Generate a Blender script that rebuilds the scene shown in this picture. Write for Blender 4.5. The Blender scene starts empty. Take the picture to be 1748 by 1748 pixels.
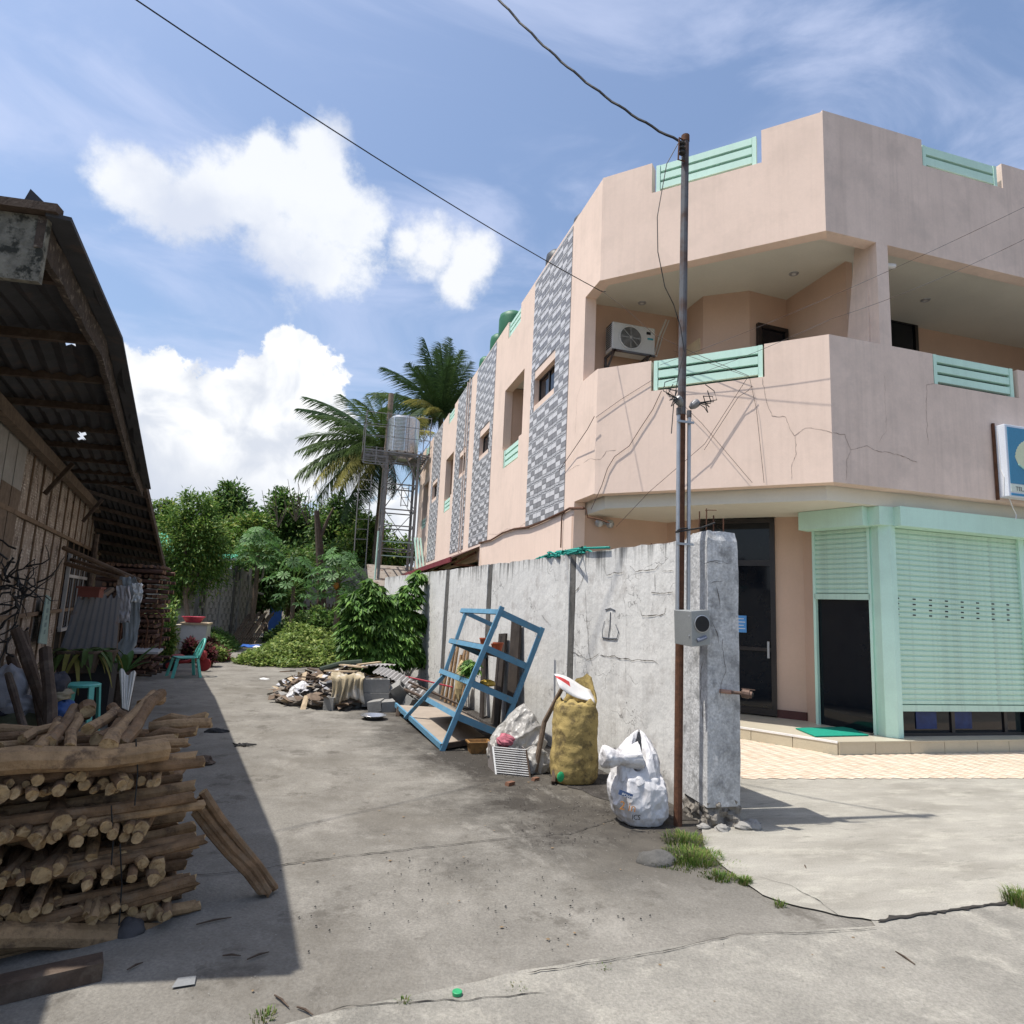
import bpy, math, random
import numpy as np
from mathutils import Vector as V, Matrix, noise
sc = bpy.context.scene
random.seed(7); rng = np.random.default_rng(7)
R = math.radians

# ------------------------------------------------------------------ camera
FPX, PITCH, ROLL, HEAD, EYE = 1102.3, R(8.56), R(2.624), R(15.52), 1.6
_c = math.cos; _s = math.sin
_f = V((_s(HEAD)*_c(PITCH), _c(HEAD)*_c(PITCH), _s(PITCH)))
_u = V((-_s(HEAD)*_s(PITCH), -_c(HEAD)*_s(PITCH), _c(PITCH)))
_r = V((_c(HEAD), -_s(HEAD), 0))
RT = _r*_c(ROLL) + _u*_s(ROLL); UP = _u*_c(ROLL) - _r*_s(ROLL)
CAM = V((0, 0, EYE))
cd = bpy.data.cameras.new('camera'); cam = bpy.data.objects.new('camera', cd); sc.collection.objects.link(cam)
cd.sensor_width = 36; cd.lens = FPX/1748*36; cd.clip_start = .05; cd.clip_end = 3000
M = Matrix((RT, UP, -_f)).transposed().to_4x4(); M.translation = CAM; cam.matrix_world = M
sc.camera = cam

def proj(p):
    v = V(p)-CAM; k = v.dot(_f); return 874+FPX*v.dot(RT)/k, 874-FPX*v.dot(UP)/k
def ray(x, y): return _f + RT*((x-874)/FPX) - UP*((y-874)/FPX)
def PL(x, y, p0, n):
    d = ray(x, y); n = V(n); return CAM + d*((V(p0)-CAM).dot(n)/d.dot(n))
def G(x, y, z=0.): return PL(x, y, (0, 0, z), (0, 0, 1))
def AY(x, y, Y): return PL(x, y, (0, Y, 0), (0, 1, 0))
def WALL(x, y, off=0.): return PL(x, y, V((3.04, 5.06, 0)) - V((1, .128, 0)).normalized()*off, (1, .128, 0))
XH = -1.75
def HW(x, y, off=0.): return PL(x, y, (XH+off, 0, 0), (1, .194, 0))

# ------------------------------------------------------------------ light
SUN_EL, SUN_AZ = R(68.2), R(-2)          # light travels towards +X
w = bpy.data.worlds.new('World'); sc.world = w; w.use_nodes = True
sd = bpy.data.lights.new('sun', 'SUN'); sun = bpy.data.objects.new('sun', sd); sc.collection.objects.link(sun)
sd.energy = 4.2; sd.angle = R(.53); sd.color = (1, .95, .88)
sdir = V((_c(SUN_EL)*_c(SUN_AZ), _c(SUN_EL)*_s(SUN_AZ), -_s(SUN_EL)))
sun.rotation_euler = sdir.to_track_quat('-Z', 'Y').to_euler()
sc.view_settings.view_transform = 'Standard'; sc.view_settings.look = 'None'
sc.view_settings.exposure = .42; sc.view_settings.gamma = 1; sc.view_settings.use_curve_mapping = False

def world():
    nt = w.node_tree; N = nt.nodes; Lk = nt.links; N.clear()
    def nd(t, **k):
        n = N.new(t)
        for a, b in k.items(): setattr(n, a, b)
        return n
    def val(s, v): s.default_value = v
    out = nd('ShaderNodeOutputWorld'); bg = nd('ShaderNodeBackground'); Lk.new(bg.outputs[0], out.inputs[0])
    sky = nd('ShaderNodeTexSky'); sky.sky_type = 'NISHITA'; sky.sun_disc = False
    sky.sun_elevation = SUN_EL; sky.sun_rotation = math.atan2(-sdir.x, -sdir.y)
    sky.air_density = 1.2; sky.dust_density = 2.6; sky.ozone_density = 4.5
    tc = nd('ShaderNodeTexCoord')
    no = nd('ShaderNodeTexNoise'); val(no.inputs['Scale'], 7.5); val(no.inputs['Detail'], 12); val(no.inputs['Roughness'], .64)
    Lk.new(tc.outputs['Generated'], no.inputs['Vector'])
    def mth(op, a, b=None, c=None, clamp=False):
        n = nd('ShaderNodeMath', operation=op, use_clamp=clamp)
        for i, q in enumerate((a, b, c)):
            if q is None: continue
            if isinstance(q, (int, float)): n.inputs[i].default_value = q
            else: Lk.new(q, n.inputs[i])
        return n.outputs[0]
    def field(blobs, amp):
        acc = None
        for px, py, rpx in blobs:
            d = ray(px, py).normalized(); rr = rpx/FPX/ (ray(px, py).length)
            vd = nd('ShaderNodeVectorMath', operation='DISTANCE'); Lk.new(tc.outputs['Generated'], vd.inputs[0]); vd.inputs[1].default_value = d
            m = mth('SUBTRACT', 1.0, mth('DIVIDE', vd.outputs['Value'], rr))
            acc = m if acc is None else mth('SMOOTH_MAX', acc, m, .12)
        return mth('ADD', acc, mth('MULTIPLY', mth('SUBTRACT', no.outputs['Fac'], .5), amp))
    def ramp(x, a, b):
        n = nd('ShaderNodeMapRange', interpolation_type='SMOOTHSTEP'); Lk.new(x, n.inputs[0]); val(n.inputs[1], a); val(n.inputs[2], b); return n.outputs[0]
    upper = [(255, 320, 90), (340, 350, 120), (430, 330, 120), (530, 330, 115), (545, 270, 75), (590, 370, 85), (480, 430, 130), (560, 450, 90), (450, 280, 70)]
    small = [(735, 435, 75), (800, 445, 68), (775, 480, 60), (700, 420, 40)]
    big = [(215, 720, 150), (300, 760, 180), (410, 700, 125), (490, 660, 100), (490, 612, 62), (520, 800, 135), (430, 850, 220), (250, 860, 200), (600, 920, 140), (180, 620, 60), (60, 800, 200), (-200, 750, 300), (800, 1000, 200), (-500, 900, 400)]
    cov1 = ramp(field(upper, 2.6), .14, .74); cov2 = ramp(field(small, 2.5), .12, .72); cov3 = ramp(field(big, 2.4), .10, .24)
    # thin high cloud stretched across the sky
    mp = nd('ShaderNodeMapping'); Lk.new(tc.outputs['Generated'], mp.inputs[0]); mp.inputs['Scale'].default_value = (1.2, 3.2, 5.5); mp.inputs['Rotation'].default_value = (.3, .5, .6)
    n2 = nd('ShaderNodeTexNoise'); Lk.new(mp.outputs[0], n2.inputs[0]); val(n2.inputs['Scale'], 1.6); val(n2.inputs['Detail'], 9); val(n2.inputs['Roughness'], .58); val(n2.inputs['Distortion'], .6)
    wisp = mth('ADD', mth('MULTIPLY', ramp(n2.outputs['Fac'], .38, .72), .50), .04)
    # cloud shading
    n3 = nd('ShaderNodeTexNoise'); Lk.new(tc.outputs['Generated'], n3.inputs[0]); val(n3.inputs['Scale'], 5); val(n3.inputs['Detail'], 7)
    def mix(f, a, b):
        n = nd('ShaderNodeMix', data_type='RGBA')
        if isinstance(f, float): n.inputs[0].default_value = f
        else: Lk.new(f, n.inputs[0])
        for i, q in ((6, a), (7, b)):
            if isinstance(q, tuple): n.inputs[i].default_value = (*q, 1)
            else: Lk.new(q, n.inputs[i])
        return n.outputs[2]
    sc1 = nd('ShaderNodeVectorMath', operation='SCALE'); Lk.new(sky.outputs[0], sc1.inputs[0]); sc1.inputs['Scale'].default_value = 1.0
    c = mix(wisp, sc1.outputs[0], (4.4, 4.8, 6.2))
    shade = ramp(n3.outputs['Fac'], .40, .58)
    c = mix(mth('MULTIPLY', cov1, .95), c, mix(shade, (4.3, 4.6, 5.3), (5.6, 5.75, 6.0)))
    c = mix(mth('MULTIPLY', cov2, .95), c, mix(shade, (4.6, 4.9, 5.5), (5.7, 5.8, 6.0)))
    sep = nd('ShaderNodeSeparateXYZ'); Lk.new(tc.outputs['Generated'], sep.inputs[0])
    low = ramp(mth('ADD', sep.outputs[2], mth('MULTIPLY', mth('SUBTRACT', n3.outputs['Fac'], .5), .5)), .05, .26)
    n4 = nd('ShaderNodeTexNoise'); Lk.new(tc.outputs['Generated'], n4.inputs[0]); val(n4.inputs['Scale'], 11); val(n4.inputs['Detail'], 8); val(n4.inputs['Distortion'], .4)
    low = mth('MULTIPLY', low, mth('ADD', .15, mth('MULTIPLY', ramp(n4.outputs['Fac'], .38, .60), .85)))
    c = mix(cov3, c, mix(low, (3.9, 4.2, 4.8), (6.3, 6.35, 6.4)))
    Lk.new(c, bg.inputs[0]); val(bg.inputs[1], .13)
world()

# ------------------------------------------------------------------ materials
def lin(r, g, b):
    f = lambda c: c/12.92 if c <= .04045 else ((c+.055)/1.055)**2.4
    return tuple(f(v/255) for v in (r, g, b))
MATS = {}
def mat(name, col, rough=.85, var=.12, scale=3., bump=.15, bscale=60., streak=0., metal=0., spec=.3, col2=None, c2t=(.52, .62), c2s=6., stretch=None, transl=0., grain=.08, streakcol=None, bdist=.01, alpha=1., crumple=0.):
    if name in MATS: return MATS[name]
    m = bpy.data.materials.new(name); m.use_nodes = True; nt = m.node_tree; N = nt.nodes; Lk = nt.links
    b = N['Principled BSDF']; b.inputs['Roughness'].default_value = rough; b.inputs['Metallic'].default_value = metal
    b.inputs['Specular IOR Level'].default_value = spec
    tc = N.new('ShaderNodeTexCoord'); src = tc.outputs['Object']
    if stretch:
        mp = N.new('ShaderNodeMapping'); Lk.new(src, mp.inputs[0]); mp.inputs['Scale'].default_value = stretch; src = mp.outputs[0]
    def nz(s, det=5, v=None, ro=.6):
        n = N.new('ShaderNodeTexNoise'); n.inputs['Scale'].default_value = s; n.inputs['Detail'].default_value = det; n.inputs['Roughness'].default_value = ro
        Lk.new(v or src, n.inputs['Vector']); return n.outputs['Fac']
    def mr(x, a, b_, c=0., d=1.):
        n = N.new('ShaderNodeMapRange'); Lk.new(x, n.inputs[0])
        for i, q in enumerate((a, b_, c, d)): n.inputs[i+1].default_value = q
        return n.outputs[0]
    def mix(f, a, b_, mode='MIX'):
        n = N.new('ShaderNodeMix'); n.data_type = 'RGBA'; n.blend_type = mode
        for i, q in ((0, f), (6, a), (7, b_)):
            if isinstance(q, tuple): n.inputs[i].default_value = (*q, 1)
            elif isinstance(q, (int, float)): n.inputs[i].default_value = q
            else: Lk.new(q, n.inputs[i])
        return n.outputs[2]
    lo = tuple(c*(1-var) for c in col); hi = tuple(min(1, c*(1+var)) for c in col)
    c = mix(mr(nz(scale), .3, .7), lo, hi)
    if grain: c = mix(1., c, mix(mr(nz(scale*25, 3), .3, .7), (1-grain,)*3, (1+grain,)*3), 'MULTIPLY')
    if col2: c = mix(mr(nz(c2s, 6, ro=.68), *c2t), c, col2)
    if streak:
        mp = N.new('ShaderNodeMapping'); Lk.new(tc.outputs['Object'], mp.inputs[0]); mp.inputs['Scale'].default_value = (5, 5, .22)
        s = mr(nz(2.2, 6, mp.outputs[0], .65), .48, .75)
        c = mix(mr(s, 0, 1, 0, streak), c, streakcol or tuple(q*.45 for q in col))
    Lk.new(c, b.inputs['Base Color'])
    if bump:
        bp = N.new('ShaderNodeBump'); bp.inputs['Strength'].default_value = bump; bp.inputs['Distance'].default_value = bdist
        Lk.new(nz(bscale, 6), bp.inputs['Height']); Lk.new(bp.outputs[0], b.inputs['Normal'])
    if crumple:   # folded-film creases: edges between tilted facets
        nn = N.new('ShaderNodeTexNoise'); nn.inputs['Scale'].default_value = 5; Lk.new(src, nn.inputs[0])
        va = N.new('ShaderNodeVectorMath'); va.operation = 'MULTIPLY_ADD'; Lk.new(nn.outputs['Color'], va.inputs[0]); va.inputs[1].default_value = (.22, .22, .12); Lk.new(src, va.inputs[2])
        hs_ = []
        for s_ in (7, 17):
            mp2 = N.new('ShaderNodeMapping'); mp2.inputs['Scale'].default_value = (1, 1, .55); mp2.inputs['Rotation'].default_value = (.2*s_, .3, s_); Lk.new(va.outputs[0], mp2.inputs[0])
            vo = N.new('ShaderNodeTexVoronoi'); vo.inputs['Scale'].default_value = s_; Lk.new(mp2.outputs[0], vo.inputs[0]); m_ = N.new('ShaderNodeMath'); m_.operation = 'MULTIPLY'; m_.inputs[1].default_value = 7/s_; Lk.new(vo.outputs['Distance'], m_.inputs[0]); hs_.append(m_.outputs[0])
        ad = N.new('ShaderNodeMath'); ad.operation = 'ADD'; Lk.new(hs_[0], ad.inputs[0]); Lk.new(hs_[1], ad.inputs[1])
        b2 = N.new('ShaderNodeBump'); b2.inputs['Strength'].default_value = crumple; b2.inputs['Distance'].default_value = .05; Lk.new(ad.outputs[0], b2.inputs['Height'])
        if bump: Lk.new(bp.outputs[0], b2.inputs['Normal'])
        Lk.new(b2.outputs[0], b.inputs['Normal'])
    if transl:
        t = N.new('ShaderNodeBsdfTranslucent'); Lk.new(c, t.inputs[0]); mx = N.new('ShaderNodeMixShader'); mx.inputs[0].default_value = transl
        Lk.new(b.outputs[0], mx.inputs[1]); Lk.new(t.outputs[0], mx.inputs[2]); Lk.new(mx.outputs[0], N['Material Output'].inputs[0])
    if alpha < 1: b.inputs['Alpha'].default_value = alpha
    MATS[name] = m; return m

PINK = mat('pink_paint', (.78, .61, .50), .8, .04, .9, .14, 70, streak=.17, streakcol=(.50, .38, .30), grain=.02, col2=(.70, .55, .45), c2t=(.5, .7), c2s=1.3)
PINKS = mat('shaded_weathered_pink_paint', (.70, .565, .48), .8, .09, 1.3, .15, 60, streak=.30, streakcol=(.42, .34, .29), grain=.03, col2=(.56, .46, .395), c2t=(.5, .75), c2s=1.6)  # right face pink: base greyed for its shade, streaks are grime
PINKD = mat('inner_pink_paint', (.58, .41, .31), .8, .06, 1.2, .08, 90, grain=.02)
CREAM = mat('cream_ceiling_paint', (.68, .66, .57), .8, .05, 1., .04, 60, grain=.02)
MINT = mat('mint_paint', (.55, .78, .66), .6, .06, 2, .05, 80, streak=.12, grain=.03)
MINTD = mat('mint_shutter_paint', (.52, .71, .585), .5, .07, 1.5, .03, 80, streak=.42, grain=.03)
CRACKP = mat('plaster_crack', (.34, .26, .215), 1, .3, 30, 0)
CRACK = mat('crack_line', (.10, .09, .08), 1, .2, 30, 0)
DARKAL = mat('dark_aluminium', (.02, .016, .015), .4, .2, 5, .02, spec=.5)
GLASS = mat('dark_glass', (.006, .008, .012), .05, .1, 2, 0, spec=.32, grain=0)
TLIGHT = mat('light_tile', (.62, .61, .61), .35, .06, 9, .05, 50)
TDARK = mat('dark_tile', (.21, .205, .21), .35, .1, 9, .05, 50)
TSTREAK = mat('streaky_tile', (.54, .535, .54), .4, .3, 6, .1, 40, stretch=(1, 3, 30), col2=(.19, .19, .2), c2t=(.5, .58), c2s=3.)
GROUT = mat('grout', (.35, .35, .35), .9)
CONC = mat('grey_concrete', (.27, .26, .24), .92, .18, 3, .5, 40, col2=(.13, .125, .115), c2t=(.52, .75), c2s=5, grain=.12)
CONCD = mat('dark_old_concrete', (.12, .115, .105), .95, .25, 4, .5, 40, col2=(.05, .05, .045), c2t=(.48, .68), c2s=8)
STEEL = mat('galvanised_steel', (.42, .43, .44), .4, .12, 12, .05, 30, metal=.6, spec=.5)
RUST = mat('rusty_steel', (.085, .055, .045), .7, .3, 14, .2, 60, metal=.2, col2=(.12, .125, .135), c2t=(.42, .55), c2s=3)
RUSTD = mat('dark_rust', (.10, .045, .025), .85, .35, 25, .3, 90)
BLACK = mat('black_rubber', (.018, .018, .018), .6, .2, 10, .05)
WHITEP = mat('white_paint', (.70, .70, .68), .6, .06, 5, .03)
BARK = mat('brown_bark', (.185, .11, .058), .9, .4, 14, .8, 60, stretch=(1, 1, 1), col2=(.21, .145, .09), c2t=(.5, .68), c2s=11)
BARKL = mat('tan_bark', (.33, .21, .11), .85, .3, 10, .8, 50, col2=(.12, .075, .045), c2t=(.5, .66), c2s=9)
CUT = mat('cut_wood', (.36, .245, .125), .85, .28, 30, .4, 90, col2=(.2, .12, .055), c2t=(.52, .66), c2s=38)
WOODD = mat('dark_weathered_wood', (.075, .052, .038), .9, .3, 12, .4, 60, col2=(.13, .10, .075), c2t=(.5, .7), c2s=8)
WOODM = mat('grey_brown_wood', (.17, .125, .09), .9, .25, 14, .3, 60, col2=(.10, .075, .055), c2t=(.5, .7), c2s=8)
WOODP = mat('pale_wood', (.42, .33, .22), .85, .2, 12, .3, 60)
BLUEW = mat('blue_painted_wood', (.095, .225, .33), .7, .12, 9, .25, 50, col2=(.20, .20, .18), c2t=(.6, .68), c2s=14)
PLY = mat('dusty_plywood', (.30, .25, .20), .85, .12, 4, .15, 50)
TEAL = mat('teal_plastic', (.10, .42, .36), .4, .05, 3, .0, spec=.5)

# ------------------------------------------------------------------ mesh tools
ORG = {}
class MB:
    def __init__(s): s.v = []; s.f = []; s.m = []
    def add(s, vs, fs, mi=0):
        o = len(s.v); s.v += [tuple(p) for p in vs]; s.f += [tuple(i+o for i in f) for f in fs]
        s.m += ([mi]*len(fs) if isinstance(mi, int) else list(mi)); return s
    def quad(s, a, b, c, d, mi=0): return s.add([a, b, c, d], [(0, 1, 2, 3)], mi)
    def box(s, x0, x1, y0, y1, z0, z1, mi=0):
        return s.add([(x, y, z) for z in (z0, z1) for y in (y0, y1) for x in (x0, x1)],
                     [(0, 2, 3, 1), (4, 5, 7, 6), (0, 1, 5, 4), (2, 6, 7, 3), (0, 4, 6, 2), (1, 3, 7, 5)], mi)
    def obox(s, c, u, v, w_, mi=0):     # centre and three half-extent vectors
        c, u, v, w_ = V(c), V(u), V(v), V(w_)
        return s.add([c+u*a+v*b+w_*d for d in (-1, 1) for b in (-1, 1) for a in (-1, 1)],
                     [(0, 2, 3, 1), (4, 5, 7, 6), (0, 1, 5, 4), (2, 6, 7, 3), (0, 4, 6, 2), (1, 3, 7, 5)], mi)
    def bar(s, p, q, a, b, up=(0, 0, 1), mi=0):      # beam p-q, width a (sideways), depth b (along up)
        p, q = V(p), V(q); d = (q-p); n = d.normalized(); sd_ = n.cross(V(up))
        if sd_.length < 1e-4: sd_ = n.cross(V((1, 0, 0)))
        sd_.normalize(); u = sd_.cross(n)
        return s.obox((p+q)/2, d/2, sd_*(a/2), u*(b/2), mi)
    def tube(s, pts, r, n=8, mi=0, cap=None, jit=0.):
        pts = [V(p) for p in pts]; k = len(pts); rs = r if isinstance(r, (list, tuple)) else [r]*k
        cap = mi if cap is None else cap; vs = []; ref = None
        for i, p in enumerate(pts):
            t = (pts[min(i+1, k-1)]-pts[max(i-1, 0)]).normalized()
            if ref is None: ref = V((0, 0, 1)) if abs(t.z) < .9 else V((1, 0, 0))
            a = (ref - t*ref.dot(t)).normalized(); b = t.cross(a); ref = a
            for j in range(n):
                th = 2*math.pi*j/n; rr = rs[i]*(1+random.uniform(-jit, jit)); vs.append(p+a*(_c(th)*rr)+b*(_s(th)*rr))
        fs = [(i*n+j, i*n+(j+1) % n, (i+1)*n+(j+1) % n, (i+1)*n+j) for i in range(k-1) for j in range(n)]
        s.add(vs, fs+[tuple(range(n))[::-1], tuple((k-1)*n+j for j in range(n))], [mi]*len(fs)+[cap, cap]); return s
    def prism(s, poly, z0, z1, mi=0):
        n = len(poly); zf = z1 if callable(z1) else (lambda x, y: z1)
        return s.add([(x, y, z0) for x, y in poly]+[(x, y, zf(x, y)) for x, y in poly],
                     [tuple(range(n))[::-1], tuple(range(n, 2*n))]+[(i, (i+1) % n, n+(i+1) % n, n+i) for i in range(n)], mi)
    def lathe(s, c, prof, n=16, mi=0, ax=None):
        c = V(c); Q = (V(ax).to_track_quat('Z', 'Y').to_matrix() if ax else Matrix.Identity(3))
        vs = [c+Q@V((r*_c(2*math.pi*j/n), r*_s(2*math.pi*j/n), z)) for r, z in prof for j in range(n)]; k = len(prof)
        return s.add(vs, [(i*n+j, i*n+(j+1) % n, (i+1)*n+(j+1) % n, (i+1)*n+j) for i in range(k-1) for j in range(n)]
                     + ([tuple(range(n))[::-1]] if prof[0][0] > 1e-4 else []) + ([tuple((k-1)*n+j for j in range(n))] if prof[-1][0] > 1e-4 else []), mi)
    def blob(s, c, rad, amp=.15, fr=2., nu=20, nv=12, seed=0, mi=0, fn=None, flat=None):
        c = V(c); vs = []
        for i in range(nv+1):
            ph = math.pi*i/nv
            for j in range(nu):
                th = 2*math.pi*j/nu; d = V((_s(ph)*_c(th), _s(ph)*_s(th), _c(ph)))
                k = 1+amp*noise.fractal(d*fr+V((seed*3.1, seed, 0)), 1., 2., 3)
                p = V((d.x*rad[0]*k, d.y*rad[1]*k, d.z*rad[2]*k))
                if fn: p = fn(p, d)
                p = c+p
                if flat is not None and p.z < flat: p.z = flat
                vs.append(p)
        return s.add(vs, [(i*nu+j, (i+1)*nu+j, (i+1)*nu+(j+1) % nu, i*nu+(j+1) % nu) for i in range(nv) for j in range(nu)], mi)
    def build(s, name, mats, parent=None, smooth=False, bevel=0, org=None, kind=None, solid=0):
        me = bpy.data.meshes.new(name); o = bpy.data.objects.new(name, me); sc.collection.objects.link(o)
        if parent is None:
            if org is None:
                a = np.array(s.v); org = V(((a[:, 0].min()+a[:, 0].max())/2, (a[:, 1].min()+a[:, 1].max())/2, a[:, 2].min()))
            o.location = org; ORG[o.name] = V(org)
        else:
            o.parent = parent; org = ORG[parent.name]; ORG[o.name] = org
        me.from_pydata([(p[0]-org[0], p[1]-org[1], p[2]-org[2]) for p in s.v], [], s.f)
        for m_ in (mats if isinstance(mats, (list, tuple)) else [mats]): me.materials.append(m_)
        if max(s.m, default=0): me.polygons.foreach_set('material_index', s.m)
        if smooth: me.polygons.foreach_set('use_smooth', [True]*len(s.f))
        me.update()
        if bevel:
            b = o.modifiers.new('bevel', 'BEVEL'); b.width = bevel; b.segments = 2; b.limit_method = 'ANGLE'; b.angle_limit = R(40)
        if solid:
            b = o.modifiers.new('thickness', 'SOLIDIFY'); b.thickness = solid
        if kind: o['kind'] = kind
        return o
def tag(o, label=None, cat=None, group=None, kind=None):
    for k, v in (('label', label), ('category', cat), ('group', group), ('kind', kind)):
        if v: o[k] = v
    return o
def thing(name, label, cat, loc=(0, 0, 0), group=None):
    o = bpy.data.objects.new(name, None); sc.collection.objects.link(o); o.location = V(loc); ORG[o.name] = V(loc); o.empty_display_size = .2
    return tag(o, label, cat, group)
def inst(src, parent, M_=None, name=None):          # child sharing mesh data, placed by a local matrix
    o = src.copy(); sc.collection.objects.link(o); o.parent = parent; ORG[o.name] = ORG[parent.name]
    if name: o.name = name
    if M_ is not None: o.matrix_local = M_
    return o
def copy_tree(root, loc, rz=0., scale=1., label=None):
    r = root.copy(); sc.collection.objects.link(r); r.location = loc; r.rotation_euler = (0, 0, rz); r.scale = (scale,)*3; ORG[r.name] = V(loc)
    if label: r['label'] = label
    for ch in [c for c in root.children]:
        c = ch.copy(); sc.collection.objects.link(c); c.parent = r
        for g in ch.children:
            d = g.copy(); sc.collection.objects.link(d); d.parent = c
    return r
def struct(mb, name, m, **k): return tag(mb.build(name, m, **k), kind='structure')
def holed(mb, p0, d, L, z0, z1, holes, t, nrm, mi=0, us=(), zs=()):
    # vertical wall of length L along d with rectangular holes (u0,u1,za,zb); outer face at p0, thickness t against nrm
    p0, d, nrm = V(p0), V(d).normalized(), V(nrm).normalized()
    U = sorted({0., L, *us, *[min(max(q, 0), L) for h in holes for q in h[:2]]}); Z = sorted({z0, z1, *zs, *[min(max(q, z0), z1) for h in holes for q in h[2:]]})
    def sol(i, j):
        if not (0 <= i < len(U)-1 and 0 <= j < len(Z)-1): return False
        u, z = (U[i]+U[i+1])/2, (Z[j]+Z[j+1])/2
        return not any(h[0] < u < h[1] and h[2] < z < h[3] for h in holes)
    P = lambda u, z, k: p0+d*u-nrm*(t*k)+V((0, 0, z))
    flip = d.cross(V((0, 0, 1))).dot(nrm) < 0
    def q(a, b, c, e): mb.quad(*((e, c, b, a) if flip else (a, b, c, e)), mi)
    for i in range(len(U)-1):
        for j in range(len(Z)-1):
            if not sol(i, j): continue
            a, b, z, y = U[i], U[i+1], Z[j], Z[j+1]
            q(P(a, z, 0), P(b, z, 0), P(b, y, 0), P(a, y, 0)); q(P(b, z, 1), P(a, z, 1), P(a, y, 1), P(b, y, 1))
            if not sol(i-1, j): q(P(a, z, 1), P(a, z, 0), P(a, y, 0), P(a, y, 1))
            if not sol(i+1, j): q(P(b, z, 0), P(b, z, 1), P(b, y, 1), P(b, y, 0))
            if not sol(i, j-1): q(P(a, z, 1), P(b, z, 1), P(b, z, 0), P(a, z, 0))
            if not sol(i, j+1): q(P(a, y, 0), P(b, y, 0), P(b, y, 1), P(a, y, 1))
    return mb
ORD = ['first', 'second', 'third', 'fourth', 'fifth', 'sixth', 'seventh', 'eighth', 'ninth', 'tenth', 'eleventh', 'twelfth', 'thirteenth', 'fourteenth', 'fifteenth', 'sixteenth', 'seventeenth', 'eighteenth', 'nineteenth', 'twentieth', 'twenty-first', 'twenty-second', 'twenty-third', 'twenty-fourth', 'twenty-fifth', 'twenty-sixth', 'twenty-seventh', 'twenty-eighth', 'twenty-ninth', 'thirtieth', 'thirty-first', 'thirty-second', 'thirty-third', 'thirty-fourth', 'thirty-fifth', 'thirty-sixth', 'thirty-seventh', 'thirty-eighth', 'thirty-ninth', 'fortieth', 'forty-first', 'forty-second', 'forty-third', 'forty-fourth', 'forty-fifth']
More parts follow.
